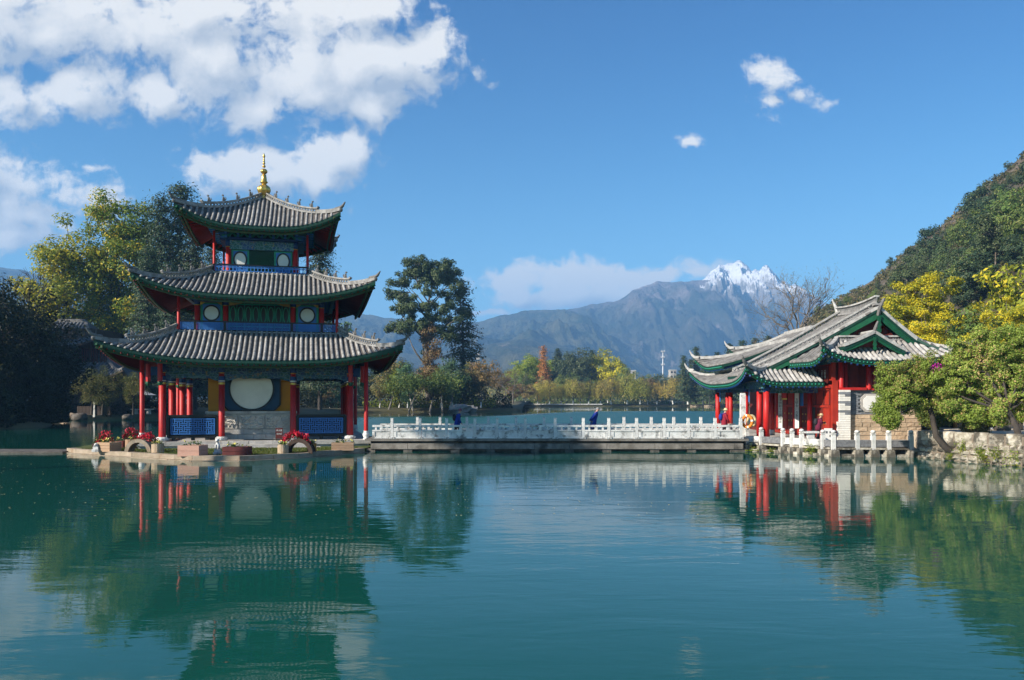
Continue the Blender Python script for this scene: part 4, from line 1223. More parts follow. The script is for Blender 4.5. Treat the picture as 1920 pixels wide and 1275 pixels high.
# ------------------------------------------------------------------ planters, stone figures and flower bridges on the island
def flowers(parent, pts, mt, r, seed, name='flowers', per=7):
    """petal clusters: pts are centres"""
    rg = np.random.default_rng(seed); V = []; F = []
    for (x, y, z) in pts:
        for k in range(per):
            c = np.array([x, y, z]) + rg.normal(0, r * .55, 3)
            d1 = rg.normal(0, 1, 3); d1 /= np.linalg.norm(d1); d2 = np.cross(d1, rg.normal(0, 1, 3)); d2 /= np.linalg.norm(d2)
            s = r * rg.uniform(.35, .6)
            b = len(V); V += [c - d1 * s, c - d2 * s * .7, c + d1 * s, c + d2 * s * .7]; F.append([b, b + 1, b + 2, b + 3])
    return link(name, np_mesh(name, np.array(V), np.array(F), [mt], False), parent)
M['leaf_plain'] = leafmat('bedding_leaves', (0.03, 0.07, 0.015), (0.07, 0.12, 0.025))
rgf = random.Random(21)
def box_planter(px0, px1, py0, py1, Y, mt, label, rz=0.0, dep=0.55, yel=8, planks=3, red=0):
    x0, x1 = at(px0, Y), at(px1, Y); xc = (x0 + x1) / 2; W = x1 - x0
    H = (py1 - py0) / FPX * Y
    t = thing('planter_box', label, 'planter', (xc, Y + dep / 2, 0.20), rz, None)
    mb = MB(); hp = H / planks
    for i in range(planks):
        mb = MB()
        z = hp * (i + .5)
        for (c, d) in (((0, -dep / 2, z), (W, .05, hp - .012)), ((0, dep / 2, z), (W, .05, hp - .012)), ((-W / 2 + .026, 0, z), (.05, dep - .06, hp - .012)), ((W / 2 - .026, 0, z), (.05, dep - .06, hp - .012))):
            mb.box((c[0], c[1], c[2]), d)
        obj('plank', mb, mt, t)
    s = MB(); s.box((0, 0, H - .09), (W - .12, dep - .12, .1)); obj('soil', s, M['soil'], t)
    if yel:
        pts = [(rgf.uniform(-W * .42, W * .42), rgf.uniform(-dep * .35, dep * .35), H + rgf.uniform(.0, .1)) for _ in range(yel * 2)]
        flowers(t, pts, M['leaf_plain'], 0.09, rgf.randint(0, 999), 'leaves', 6)
        flowers(t, [(p[0], p[1], p[2] + .07) for p in pts[:yel]], M['yellow_petal'], 0.085, rgf.randint(0, 999), 'blossoms', 5)
    return t
def barrel(px0, px1, py0, py1, Y, mt, label, yel=6):
    x0, x1 = at(px0, Y), at(px1, Y); r = (x1 - x0) / 2; H = (py1 - py0) / FPX * Y
    t = thing('barrel_planter', label, 'planter', ((x0 + x1) / 2, Y + r, 0.20))
    n = 12
    for i in range(n):
        a0 = 2 * math.pi * (i + .04) / n; a1 = 2 * math.pi * (i + .96) / n
        mb = MB(); mb.prism([(r * math.cos(a0), r * math.sin(a0)), (r * 1.02 * math.cos((a0 + a1) / 2), r * 1.02 * math.sin((a0 + a1) / 2)), (r * math.cos(a1), r * math.sin(a1)), (r * .82 * math.cos(a1), r * .82 * math.sin(a1)), (r * .82 * math.cos(a0), r * .82 * math.sin(a0))], 0, H * rgf.uniform(.96, 1.03))
        obj('stave', mb, mt, t)
    s = MB(); s.lathe([(r * .8, 0), (r * .8, H * .85)], (0, 0, 0), 12); obj('soil', s, M['soil'], t)
    pts = [(rgf.uniform(-r, r) * .7, rgf.uniform(-r, r) * .7, H + rgf.uniform(0, .08)) for _ in range(yel * 2)]
    flowers(t, pts, M['leaf_plain'], 0.085, rgf.randint(0, 999), 'leaves', 6)
    flowers(t, [(p[0], p[1], p[2] + .06) for p in pts[:yel]], M['yellow_petal'], 0.08, rgf.randint(0, 999), 'blossoms', 5)
    return t
def red_mass(name, label, x0, x1, Y, z0, h, n, seed, arc=0.0):
    """poinsettia-like heap of red bracts; sits on what is under it"""
    rg = random.Random(seed); t = thing(name, label, 'flowers', ((x0 + x1) / 2, Y, z0)); W = x1 - x0
    pts = []
    for i in range(n):
        u = rg.uniform(-.5, .5); prof = max(0, 1 - (2 * u) ** 2)
        pts.append((u * W, rg.uniform(-.25, .25), arc * prof + h * prof ** .6 * rg.uniform(.15, 1)))
    flowers(t, pts, M['red_petal'], 0.10, seed, 'bracts', 7)
    flowers(t, [(p[0], p[1], p[2] * .8) for p in pts[:n // 2]], M['leaf_plain'], 0.10, seed + 1, 'leaves', 4)
    return t
def arch_bridge(px0, px1, py0, py1, Y, mt, label):
    x0, x1 = at(px0, Y), at(px1, Y); W = x1 - x0; H = (py1 - py0) / FPX * Y; w_ = 0.62
    t = thing('flower_arch', label, 'garden ornament', ((x0 + x1) / 2, Y + .35, 0.20))
    n = 14
    def ring(r, k): return [(-W / 2 * r * math.cos(math.pi * i / n), k * math.sin(math.pi * i / n)) for i in range(n + 1)]
    o_ = ring(1.0, H); i_ = ring(0.72, H * .74)
    for side in (-1, 1):
        for i in range(n):
            mb = MB()
            mb.slab([o_[i], o_[i + 1], i_[i + 1], i_[i]], lambda a, b, d: (a, side * (w_ / 2) + d - .05, b), 0.10)
            obj('arch_stone', mb, mt, t)
    for i in range(n):
        mb = MB()
        a, b = Vector((o_[i][0] * .9, 0, o_[i][1] * .9)), Vector((o_[i + 1][0] * .9, 0, o_[i + 1][1] * .9))
        mb.bar(a, b, w_ - .12, .05, (0, 1, 0) if abs(a.x - b.x) < .01 else (0, 0, 1))
        obj('arch_step', mb, mt, t)
    return t
def stone_figure(px, py0, py1, Y, label):
    H = (py1 - py0) / FPX * Y
    t = thing('stone_figure', label, 'statue', (at(px, Y), Y, 0.20))
    mb = MB(); mb.box((0, 0, .07), (.34, .34, .14)); mb.box((0, 0, .2), (.26, .26, .14)); obj('pedestal', mb, M['whitestone'], t)
    mb = MB(); z = .27; h = H - .27
    mb.tube([(0, .03, z), (0, .02, z + h * .35), (0, -.01, z + h * .62)], [.125, .115, .075], 8)
    mb.blob((0, -.05, z + h * .80), (.095, .105, .10), 5, 8, 6)
    for sx in (-.065, .065):
        mb.tube([(sx, -.11, z), (sx, -.09, z + h * .45)], [.036, .042], 6)
        mb.blob((sx * 1.1, 0, z + h * .97), (.028, .028, .04), 3, 5, 4)
    mb.blob((0, -.14, z + h * .76), (.05, .05, .04), 6, 6, 4)
    mb.tube([(0, .12, z + .03), (0, .18, z + h * .25), (0, .13, z + h * .45)], [.035, .03, .012], 5)
    o = obj('animal', mb, M['whitestone'], t); shade_smooth(o)
    return t
box_planter(183, 213, 829, 847, 41.6, M['wood_weathered'], 'pale weathered wooden box planter with yellow flowers at the island tip', R(-18), 0.75, 7)
box_planter(173, 187, 828, 841, 43.0, M['wood_dark'], 'small dark box of yellow flowers behind the small white stone figure', 0, 0.5, 9, 2)
stone_figure(181, 833, 847, 41.7, 'little white stone figure beside the dark flower box at the island tip')
red_mass('red_flowers', 'red flowers heaped above the pale wooden box at the island tip', at(186, 43.2), at(210, 43.2), 43.2, 0.55, 0.55, 60, 31, .1)
box_planter(211, 231, 816, 830, 44.6, M['wood_red'], 'low maroon box planter beside the round log tub', 0, 0.6, 3, 2)
barrel(231, 251, 813, 830, 44.3, M['wood_weathered'], 'brown log tub under red flowers left of the corner vase', 4)
red_mass('red_flowers', 'red flowers growing out of the brown log tub', at(231, 44.6), at(254, 44.6), 44.8, 0.75, 0.45, 60, 33, .1)
arch_bridge(233, 283, 824, 850, 40.9, M['kerb'], 'small tan stone arch with red flowers on top at the left corner of the pagoda')
red_mass('red_flowers', 'red flowers over the left small stone arch', at(250, 41.2), at(290, 41.2), 41.5, 0.70, 0.36, 95, 35, .1)
barrel(280, 302, 835, 853, 40.3, M['stone_warm'], 'grey log tub at the right foot of the left stone arch', 7)
box_planter(334, 376, 840, 861, 38.2, M['wood_pink'], 'pinkish wooden box planter with a few yellow flowers at the water edge', R(-6), 0.85, 6, 2)
stone_figure(408, 826, 857, 39.4, 'white stone animal figure on a post between the pink and the maroon boxes')
box_planter(417, 464, 843, 860, 38.6, M['wood_red'], 'long dark maroon box planter with pale yellow flowers at the water edge', 0, 0.7, 7, 2)
barrel(518, 538, 839, 857, 39.8, M['stone_warm'], 'grey log tub with yellow flowers at the left foot of the right arch', 8)
arch_bridge(533, 586, 829, 857, 40.4, M['wood_dark'], 'small dark arch with red flowers on top near the right end of the island')
red_mass('red_flowers', 'red flowers covering the small dark arch', at(528, 40.6), at(578, 40.6), 40.8, 0.72, 0.34, 120, 37, .22)
barrel(574, 591, 838, 855, 41.0, M['orange_wood'], 'orange brown log tub at the right foot of the dark arch', 6)
box_planter(620, 661, 836, 851, 42.6, M['wood_weathered'], 'pale wooden box planter with yellow flowers at the right end of the island', R(8), 0.7, 7)

# notice board at the wall
nt = thing('notice_board', 'small maroon notice board with pale lettering before the carved stone base', 'sign', (at(523.5, 46.4), 46.4, 0.55), PT)
mb = MB(); mb.box((0, 0, .42), (.40, .06, .62)); obj('board', mb, M['wood_red'], nt)
mb = MB()
for sx in (-.15, .15): mb.box((sx, .03, .06), (.05, .3, .12))
obj('foot', mb, M['wood_dark'], nt)
def text(body, size, parent, loc, rot, mt, name='lettering', ext=0.004):
    cu = bpy.data.curves.new(name, 'FONT'); cu.body = body; cu.size = size; cu.align_x = 'CENTER'; cu.align_y = 'CENTER'; cu.extrude = ext; cu.resolution_u = 2
    tmp = bpy.data.objects.new(name, cu); COL.objects.link(tmp)
    bpy.context.view_layer.update()
    me = bpy.data.meshes.new_from_object(tmp.evaluated_get(bpy.context.evaluated_depsgraph_get()))
    bpy.data.objects.remove(tmp); bpy.data.curves.remove(cu)
    me.materials.clear(); me.materials.append(mt)
    o = link(name, me, parent, loc=loc); o.rotation_euler = rot
    return o
text('\u9ed1\u9f99\u6f6d', 0.11, nt, (0, -.035, .58), (R(90), 0, 0), M['white_panel'])
text('\u5f97\u6708\u697c', 0.10, nt, (0, -.035, .38), (R(90), 0, 0), M['white_panel'])

# ------------------------------------------------------------------ the stone footbridge
BX0, BX1, BY = -7.95, 13.0, 45.0
br = thing('stone_footbridge', 'long low white stone footbridge from the pagoda island to the red hall', 'bridge', (0, BY, 0))
mb = MB(); mb.box(((BX0 + BX1) / 2, 1.35, 0.66), (BX1 - BX0 + .6, 2.9, 0.13)); obj('deck', mb, M['beamstone'], br)
rgb = random.Random(8)
cuts = [BX0]
while cuts[-1] < BX1 - 2.6: cuts.append(cuts[-1] + rgb.uniform(1.9, 2.7))
cuts.append(BX1)
for y_ in (0.12, 2.6):
    for i in range(len(cuts) - 1):
        mb = MB(); mb.box(((cuts[i] + cuts[i + 1]) / 2, y_ + rgb.uniform(-.02, .02), 0.30), (cuts[i + 1] - cuts[i] - .02, .34, .32)); obj('beam_stone', mb, M['beamstone'], br)
mb = MB(); mb.box(((BX0 + BX1) / 2, 1.35, .1), (BX1 - BX0, 2.1, .9)); obj('shade_core', mb, M['wet_shade_stone'], br)  # dark fill standing for the shade under the deck
for i, x in enumerate(cuts):
    mb = MB(); mb.box((x, .5, -.1), (.5, 1.0, .5)); mb.box((x, 2.2, -.1), (.5, 1.0, .5)); obj('pier', mb, M['wet_shade_stone'], br)
POSTX = [735, 788, 837, 890, 932, 985, 1041, 1093, 1142, 1194, 1245, 1291, 1341, 1388]
def rail_run(side_y, xs, x0, x1, recess):
    h = 0.74
    pm = MB(); pm.box((0, 0, .46), (.16, .17, .92)); pm.box((0, 0, .03), (.30, .24, .10)); pm.box((0, 0, .93), (.12, .12, .05)); pm.box((0, 0, 1.05), (.15, .15, .20))
    pme = pm.mesh('post', [M['whitestone']])
    for x in xs: link('post', pme, br, loc=(x + rgb.uniform(-.015, .015), side_y, h)).rotation_euler = (rgb.uniform(-.012, .012), rgb.uniform(-.012, .012), 0)
    ed = [x0] + list(xs) + [x1]
    for i in range(len(ed) - 1):
        a, b = ed[i] + .10, ed[i + 1] - .10
        if b - a < .25: continue
        c = (a + b) / 2; L = b - a
        mb = MB(); mb.box((c, side_y, h + .70), (L, .14, .11)); obj('rail', mb, M['whitestone'], br)
        mb = MB(); mb.box((c, side_y, h + .22), (L - .02, .10, .34))
        for (cc, dd) in (((c, side_y, h + .44), (L, .18, .09)), ((c, side_y, h + .04), (L, .16, .08)), ((a + .08, side_y - .03, h + .22), (.16, .10, .30)), ((b - .08, side_y - .03, h + .22), (.16, .10, .30))):
            mb.box(cc, dd)
        obj('panel', mb, M['whitestone'], br)
        mb = MB(); mb.box((c, side_y, h + .57), (.16, .10, .16)); mb.box((a + L * .2, side_y, h + .57), (.10, .09, .16)); mb.box((b - L * .2, side_y, h + .57), (.10, .09, .16)); obj('strut', mb, M['whitestone'], br)
rail_run(0.0, [at(p, BY) for p in POSTX], BX0, BX1 + .05, .08)
rail_run(2.7, [at(p, BY + 2.7) for p in (783, 825, 876, 916, 968, 1020, 1072, 1170, 1221, 1264, 1314, 1360)], BX0, BX1 + .4, .08)

M['granite'] = mat('dark_granite', (0.11, 0.11, 0.115), (0.19, 0.19, 0.195), 9, 0.8, 0.3, 30)
# ------------------------------------------------------------------ terrace of the red hall
TER = [(12.9, 46.6), (14.0, 45.15), (16.5, 40.85), (20.5, 40.6), (21.4, 43.6), (24.2, 44), (25.5, 62), (13.0, 64), (12.9, 48)]
tb = MB(); tb.prism([(13.1, 46.9), (14.3, 45.5), (16.9, 41.4), (20.4, 41.2)] + TER[4:], -0.8, 0.62)
terrace = obj('terrace', tb, M['wet_shade_stone'], kind='structure')  # dark colour stands for shade in the voids under the balustrade
tp = MB(); tp.prism([(13.05, 46.75), (14.1, 45.35), (16.6, 41.1), (20.35, 40.85), (21.3, 43.5), (24.1, 43.9), (25.3, 61.8), (13.1, 63.8)], 0.625, 0.72); obj('terrace_paving', tp, M['stone'], terrace)
for i in range(3):
    slabs(terrace, TER[i], TER[i + 1], -0.2, 0.12, 0.5, (2, 5, 4)[i], M['limewash'], 'footing_stone', rgb)
tr = thing('terrace_balustrade', 'white stone balustrade with round post heads round the red hall terrace', 'balustrade', (0, 0, 0))
pm = MB(); pm.box((0, 0, .5), (.22, .22, 1.0), None, .96); pm.box((0, 0, 1.04), (.17, .17, .06)); pm.box((0, 0, 1.11), (.23, .23, .08)); pm.lathe([(.06, 0), (.11, .03), (.135, .10), (.12, .18), (.05, .235)], (0, 0, 1.14), 10)
post_me = pm.mesh('post', [M['whitestone']])
bm_ = MB(); bm_.box((0, 0, .0), (.44, .50, .40), None, .9); base_me = bm_.mesh('base_block', [M['limewash']])
def tpost(x, y, z=0.36):
    po_ = link('post', post_me, tr, loc=(x, y, z)); po_.rotation_euler = (0, 0, rgb.uniform(-.1, .1)); po_.scale = (.95, .95, .73)
    link('base_block', base_me, tr, loc=(x, y - .06, z - .22))
pts = [(12.95, 46.5), (13.45, 45.8), (14.05, 45.1)]
def tp_line(a, b, pxs): 
    out = []
    for p in pxs:
        k = (p - 960) / FPX
        # where the line a-b crosses the bearing p
        t_ = (k * a[1] - a[0]) / ((b[0] - a[0]) - k * (b[1] - a[1]))
        out.append((a[0] + (b[0] - a[0]) * t_, a[1] + (b[1] - a[1]) * t_))
    return out
side = tp_line((14.05, 45.1), (16.45, 40.95), (1468, 1485, 1503, 1543))
front = [(16.45, 40.95)] + tp_line((16.45, 40.95), (20.4, 40.7), (1607, 1637, 1666, 1708))
allp = pts + side + front
for p in allp: tpost(*p)
PANELM = {2: 'wet_shade_stone', 7: 'beamstone', 8: 'beamstone', 9: 'beamstone', 10: 'beamstone'}
for i in range(len(allp) - 1):
    a, b = Vector((allp[i][0], allp[i][1], 0)), Vector((allp[i + 1][0], allp[i + 1][1], 0))
    d = (b - a).normalized()
    a2, b2 = a + d * .12, b - d * .12
    if i == 2: mt = M['granite']
    else: mt = M['whitestone'] if i < 6 else M['granite']
    mb = MB(); mb.bar(a2 + Vector((0, 0, .68)), b2 + Vector((0, 0, .68)), .13, .34); obj('panel', mb, mt, tr)
    mb = MB(); mb.bar(a2 + Vector((0, 0, .42)), b2 + Vector((0, 0, .42)), .24, .10); obj('sill_beam', mb, M['limewash'], tr)
    mb = MB(); mb.bar(a2 + Vector((0, 0, .06)), b2 + Vector((0, 0, .06)), .40, .14); obj('foot_beam', mb, M['limewash'], tr)
# tall white pillar at the landing
mb = MB(); mb.box((0, 0, 1.25), (.30, .26, 2.5), None, .92); mb.box((0, 0, .1), (.42, .38, .2)); mb.box((0, 0, 2.54), (.24, .22, .08))
tag(obj('stone_pillar', mb, M['whitestone'], loc=(13.25, 45.95, .72)), 'tall plain white stone pillar where the footbridge meets the red hall', 'pillar')
lb = thing('lifebuoy', 'orange lifebuoy hanging on the white post by the red hall', 'lifebuoy', (at(1400, 45.2), 45.05, zz(790, 45.2)))
mb = MB(); n = 20
for i in range(n):
    a0, a1 = 2 * math.pi * i / n, 2 * math.pi * (i + 1) / n
    mb.m = 1 if i % 5 == 0 else 0
    mb.tube([(.27 * math.cos(a0), 0, .33 * math.sin(a0)), (.27 * math.cos(a1), 0, .33 * math.sin(a1))], .085, 8, False)
lb.rotation_euler = (0, 0, R(-35)); obj('ring', mb, [M['buoy'], M['buoy_band']], lb, smooth=True)
mb = MB(); mb.tube([(.05, .1, .4), (.25, .12, .1), (.22, .12, -.3), (.05, .1, -.38)], .02, 5); obj('rope', mb, M['straw_pale'], lb)
lb2 = thing('lifebuoy', 'second faded yellow lifebuoy half hidden behind the orange one', 'lifebuoy', (at(1409, 45.5), 45.5, zz(789, 45.5)))
mb = MB()
for i in range(n):
    a0, a1 = 2 * math.pi * i / n, 2 * math.pi * (i + 1) / n
    mb.tube([(.22 * math.cos(a0), 0, .30 * math.sin(a0)), (.22 * math.cos(a1), 0, .30 * math.sin(a1))], .07, 8, False)
obj('ring', mb, M['straw_pale'], lb2, smooth=True)

# ------------------------------------------------------------------ the red hall
hall = thing('red_hall', 'red lakeside hall with layered grey tiled roofs and green gable boards', 'hall', (0, 0, 0))
TZ = 0.72
def roofpart(name, faces, spacing, r=0.085, mt='tile_dark', label=None, ns=20, nt=8, indiv=True, soff='green_dark', fascia='green_dark'):
    sh = MB()
    for f in faces: f.sheet(sh, ns, nt, 0.14)
    roof = obj(name, sh, [M['pan'], M[soff], M[fascia]], hall, label=label)
    for f in faces:
        for x in f.rows(spacing):
            mb = MB()
            if f.row(mb, x, r, 7): shade_smooth(obj('tile_row', mb, M['tile_sunlit' if f.yd.y > .5 else mt], roof))  # camera-facing rows take the tile with sun brightness in its colour
    return roof
def eave_trim(roof, f, n=20, t=1.0, a=0, b=1):
    mb = MB(); pts = [f.S(a + (b - a) * j / n, t) for j in range(n + 1)]; inn = Vector((f.yd.x, f.yd.y, 0))
    for j in range(n):
        mb.m = 0; mb.bar(pts[j] + inn * .08 - Vector((0, 0, .22)), pts[j + 1] + inn * .08 - Vector((0, 0, .22)), .10, .10)
    obj('eave_board', mb, [M['green']], roof)
    mb = MB()
    L = sum((pts[j + 1] - pts[j]).length for j in range(n)); m_ = int(L / .22)
    for q in range(m_):
        p = f.S(a + (b - a) * (q + .5) / m_, t) - inn * .0 - Vector((0, 0, .14)); mb.blob(p, (.042, .042, .042), 1, 5, 3, 0)
    obj('drip_tiles', mb, M['green_light'], roof, kind='stuff')
    mb = MB()
    for q in range(int(L / .35)):
        w_ = a + (b - a) * (q + .5) / int(L / .35)
        mb.bar(f.S(w_, .99, -.32), f.S(w_, .4, -.30), .09, .09)
    obj('rafters', mb, M['blue_deep'], roof, kind='stuff')
def horn(mb, tp, d, s=1.0):
    up = Vector((0, 0, 1)); d = Vector(d).normalized(); tp = Vector(tp)
    mb.tube([tp - d * .4 + up * .05, tp + up * .1, tp + d * .28 * s + up * (.12 + .2 * s), tp + d * .48 * s + up * (.12 + .48 * s), tp + d * .55 * s + up * (.12 + .66 * s)], [.10, .11, .09, .055, .025], 7)
RX, RY0, RY1, RZ = 20.35, 44.6, 49.8, 8.0
# main roof: long left slope running down over the porch, and the right slope
fL = Face((13.55, 50.3), (0, -1), (1, 0), 50.3 - 45.75, RX - 13.55, 0, 50.3 - 44.35, 4.35, RZ, 1.12)
fR = Face((23.9, 44.35), (0, 1), (-1, 0), 50.3 - 44.35, 23.9 - RX, 0, 50.3 - 44.35, 5.35, RZ, 1.25)
main_roof = roofpart('roof', [fL, fR], 0.27, label='main roof with long left slope')
def ridge_obj(parent, path, lat=.24, step=.24, w=.26, name='ridge', style='x', base=.1):
    mb = MB(); ridge_path(mb, path, w, base, lat, .09, step, style); return obj(name, mb, [M['ridge_core'], M['ridge_white']], parent)
ridge_obj(main_roof, [(RX, RY1 + .3 - .1 * i, RZ + .04 + .0002 * (i - 27) ** 2) for i in range(0, 56, 5)], .36, .2, .28, style='o')
for yv in (44.95, 49.7):
    x_ = 50.3 - yv
    ridge_obj(main_roof, [fL.S(x_ / fL.a1, t, .03) for t in [i / 14 * .97 for i in range(15)]], .24, .22, .24)
ridge_obj(main_roof, [fR.P(44.95 - 44.35, fR.D * (1 - t), .03) for t in [i / 10 * .95 for i in range(11)]], .22, .22, .24)
# verge rolls along the gable edge and green bargeboards
for f, ww in ((fL, .99), (fR, .01)):
    mb = MB()
    for (off, dz, w_, h_) in ((0, .06, .16, .14), (-.05 if f is fL else .05, .06, .14, .12)):
        P_ = [f.S(ww + off, t, dz) for t in [i / 16 for i in range(17)]]
        for i in range(16): mb.bar(P_[i], P_[i + 1], w_, h_)
    obj('verge', mb, M['ridge_white'], main_roof)
    for (ta, tb_) in (((0, .30), (.62, .97)) if f is fL else ((0, .99),)):
        n = 10; mb = MB()
        ts = [ta + (tb_ - ta) * i / n for i in range(n + 1)]; bh_ = .42
        top = [f.S(ww, t, -.15) for t in ts]; bot = [f.S(ww, t, -.15 - (bh_ - .16 * t)) for t in ts]
        k0 = mb.add(top + bot + [p + Vector((0, .07, 0)) for p in top] + [p + Vector((0, .07, 0)) for p in bot]); N_ = n + 1
        for i in range(n):
            mb.face((k0 + i, k0 + i + 1, k0 + N_ + i + 1, k0 + N_ + i)); mb.face((k0 + 2 * N_ + i, k0 + 3 * N_ + i, k0 + 3 * N_ + i + 1, k0 + 2 * N_ + i + 1))
            mb.face((k0 + N_ + i, k0 + N_ + i + 1, k0 + 3 * N_ + i + 1, k0 + 3 * N_ + i))
        obj('bargeboard', mb, M['green'], main_roof)
mb = MB(); mb.tube([(RX, 44.5, RZ - .4), (RX + .03, 44.2, RZ + .15), (RX + .15, 44.05, RZ + .5)], [.12, .11, .06], 7); obj('ridge_finial', mb, M['horn'], main_roof)
mb = MB(); mb.tube([(RX, 50.0, RZ + .3), (RX, 50.25, RZ + .7), (RX - .1, 50.6, RZ + 1.25)], [.12, .10, .04], 7); obj('ridge_finial', mb, M['ridge_white'], main_roof)
mb = MB(); mb.slab([(-.10, -.15), (.10, -.15), (.07, -.5), (.13, -.66), (.05, -.8), (.12, -.95), (.07, -1.15), (-.07, -1.15), (-.12, -.95), (-.05, -.8), (-.13, -.66), (-.07, -.5)], lambda a, b, d: (RX + a, 44.30 + d, RZ - .28 + b), .08); obj('hanging_fish', mb, M['green'], main_roof)
gw = MB(); gw.slab([(17.6, 5.0), (RX, 7.7), (23.1, 5.0)], lambda a, b, d: (a, 45.1 + d, b), .12); obj('gable_wall', gw, M['red_dark'], hall)
# front skirt roof with its little gable
SE = 42.75
f1 = Face((16.75, SE), (1, 0), (0, 1), 24.0 - 16.75, 44.9 - SE, 1.5, 24.0 - 16.75 - 1.5, 5.02, 6.3, 1.25, .75, .75, .32, .32)
_u = Vector((1.1, -2.85)).normalized()
f2 = Face((15.6, 45.73), (_u.x, _u.y), (-_u.y, _u.x), 3.2, 1.9, 0, 3.2 - 1.3, 5.0, 6.25, 1.1, 0, .77, 0, .32)
f3 = Face((24.0, SE), (0, 1), (-1, 0), 47.6 - SE, 1.55, 1.5, 47.6 - SE, 5.02, 6.3, 1.25, .75, 0, .32, 0)
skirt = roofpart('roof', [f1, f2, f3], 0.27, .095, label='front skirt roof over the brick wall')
for f in (f1, f2, f3): eave_trim(skirt, f)
for (f, w_, d) in ((f1, 0.0, (-1, -1, 0)), (f1, 1.0, (1, -1, 0))):
    path = [f.S(w_, i / 10, .02) for i in range(11)]
    mb = MB()
    for i in range(10): mb.m = 0; mb.bar(path[i] + Vector((0, 0, .1)), path[i + 1] + Vector((0, 0, .1)), .22, .2)
    mb.m = 1; horn(mb, path[10], d, .6)
    obj('hip_ridge', mb, [M['ridge_white'], M['horn']], skirt)
ridge_obj(skirt, [(x, 44.75, 6.22) for x in np.linspace(18.3, 22.4, 8)], .12, .25, .24, base=.08)
GX, GY = 19.62, 43.25
gl = Face((17.95, 46.2), (0, -1), (1, 0), 46.2 - GY, GX - 17.95, 0, 46.2 - GY, 5.80, 6.52, 1.1)
gr = Face((GX * 2 - 17.95, GY), (0, 1), (-1, 0), 46.2 - GY, GX - 17.95, 0, 46.2 - GY, 5.55, 6.52, 1.1)
gab = roofpart('roof', [gl, gr], 0.26, .08, label='little front gable roof', ns=8)
ridge_obj(gab, [(GX, y_, 6.54) for y_ in np.linspace(46.2, GY, 6)], 0, .25, .22, base=.06)
for f, xx in ((gl, gl.L - .05), (gr, .05)):
    mb = MB(); P_ = [f.P(xx, f.D * (1 - t), .07) for t in [i / 8 for i in range(9)]]
    for i in range(8): mb.bar(P_[i], P_[i + 1], .2, .15)
    obj('verge', mb, M['ridge_white'], gab)
    mb = MB(); n = 8
    top = [f.P(xx, f.D * (1 - t), -.12) for t in [i / n for i in range(n + 1)]]
    mb.slab([(p.x, p.z) for p in top] + [(p.x, p.z - .23 + .04 * i / n) for i, p in reversed(list(enumerate(top)))], lambda a, b, d: (a, GY + .04 + d, b), .07)
    obj('bargeboard', mb, M['green'], gab)
mb = MB(); mb.slab([(-.08, 0), (.08, 0), (.06, -.28), (.11, -.4), (.05, -.5), (.1, -.62), (.04, -.72), (-.04, -.72), (-.1, -.62), (-.05, -.5), (-.11, -.4), (-.06, -.28)], lambda a, b, d: (GX + a, GY - .04 + d, 6.3 + b), .07); obj('hanging_fish', mb, M['green'], gab)
mb = MB(); mb.tube([(GX, GY + .1, 6.5), (GX + .03, GY - .05, 6.85), (GX + .1, GY - .15, 7.15)], [.10, .09, .05], 7); obj('ridge_finial', mb, M['horn'], gab)
mb = MB(); mb.slab([(18.3, 5.8), (GX, 6.38), (20.95, 5.8)], lambda a, b, d: (a, GY + .45 + d, b), .1); obj('gable_wall', mb, M['red_dark'], hall)
# porch roof on the left
PXE, PNE, PFE = 13.2, 44.3, 57.6
p1 = Face((PXE, PNE), (1, 0), (0, 1), 17.3 - PXE, 1.6, 1.5, 17.3 - PXE, 3.92, 4.78, 1.2, .85, 0, .36, 0)
p2 = Face((PXE, PFE), (0, -1), (1, 0), PFE - PNE, 1.6, 1.5, PFE - PNE - 1.6, 3.92, 4.78, 1.2, 1.05, .85, .36, .36)
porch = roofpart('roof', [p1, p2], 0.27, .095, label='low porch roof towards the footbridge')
for f in (p1, p2): eave_trim(porch, f)
for (path, d) in (([p1.S(0.0, i / 10, .02) for i in range(11)], (-1, -1, 0)), ([p2.S(0.0, i / 10, .02) for i in range(11)], (-1, 1, 0))):
    mb = MB()
    for i in range(10): mb.m = 0; mb.bar(path[i] + Vector((0, 0, .1)), path[i + 1] + Vector((0, 0, .1)), .22, .2)
    mb.m = 1; horn(mb, path[10], d, .7)
    obj('hip_ridge', mb, [M['ridge_white'], M['horn'] if d[1] < 0 else M['ridge_white']], porch)
mb = MB()
P_ = [p1.S(w_, 0.0, .08) for w_ in np.linspace(0, 1, 6)]
for i in range(5): mb.bar(P_[i], P_[i + 1], .28, .2)
P_ = [p2.S(w_, 0.0, .08) for w_ in np.linspace(0, 1, 12)]
for i in range(11): mb.bar(P_[i], P_[i + 1], .28, .2)
obj('ridge', mb, M['ridge_white'], porch)
# rear wing roofs
w1 = Face((13.9, 59.0), (0, -1), (1, 0), 6.0, 4.4, 1.2, 6.0, 5.25, 6.75, 1.2, .7, 0, .35, 0)
w2 = Face((16.9, 60.5), (0, -1), (1, 0), 6.5, 3.4, 1.2, 6.5, 6.05, 7.7, 1.2, .7, 0, .35, 0)
wing = roofpart('roof', [w1, w2], 0.30, .08, label='rear wing roof behind the porch', ns=12)
for f in (w1,): eave_trim(wing, f)
for f in (w1, w2):
    path = [f.S(0.0, i / 8, .02) for i in range(9)]
    mb = MB()
    for i in range(8): mb.bar(path[i] + Vector((0, 0, .1)), path[i + 1] + Vector((0, 0, .1)), .26, .2)
    horn(mb, path[8], (-1, 1, 0), .8)
    P_ = [f.S(w_, 0.0, .1) for w_ in np.linspace(0, 1, 6)]
    for i in range(5): mb.bar(P_[i], P_[i + 1], .28, .28)
    obj('hip_ridge', mb, M['ridge_white'], wing)
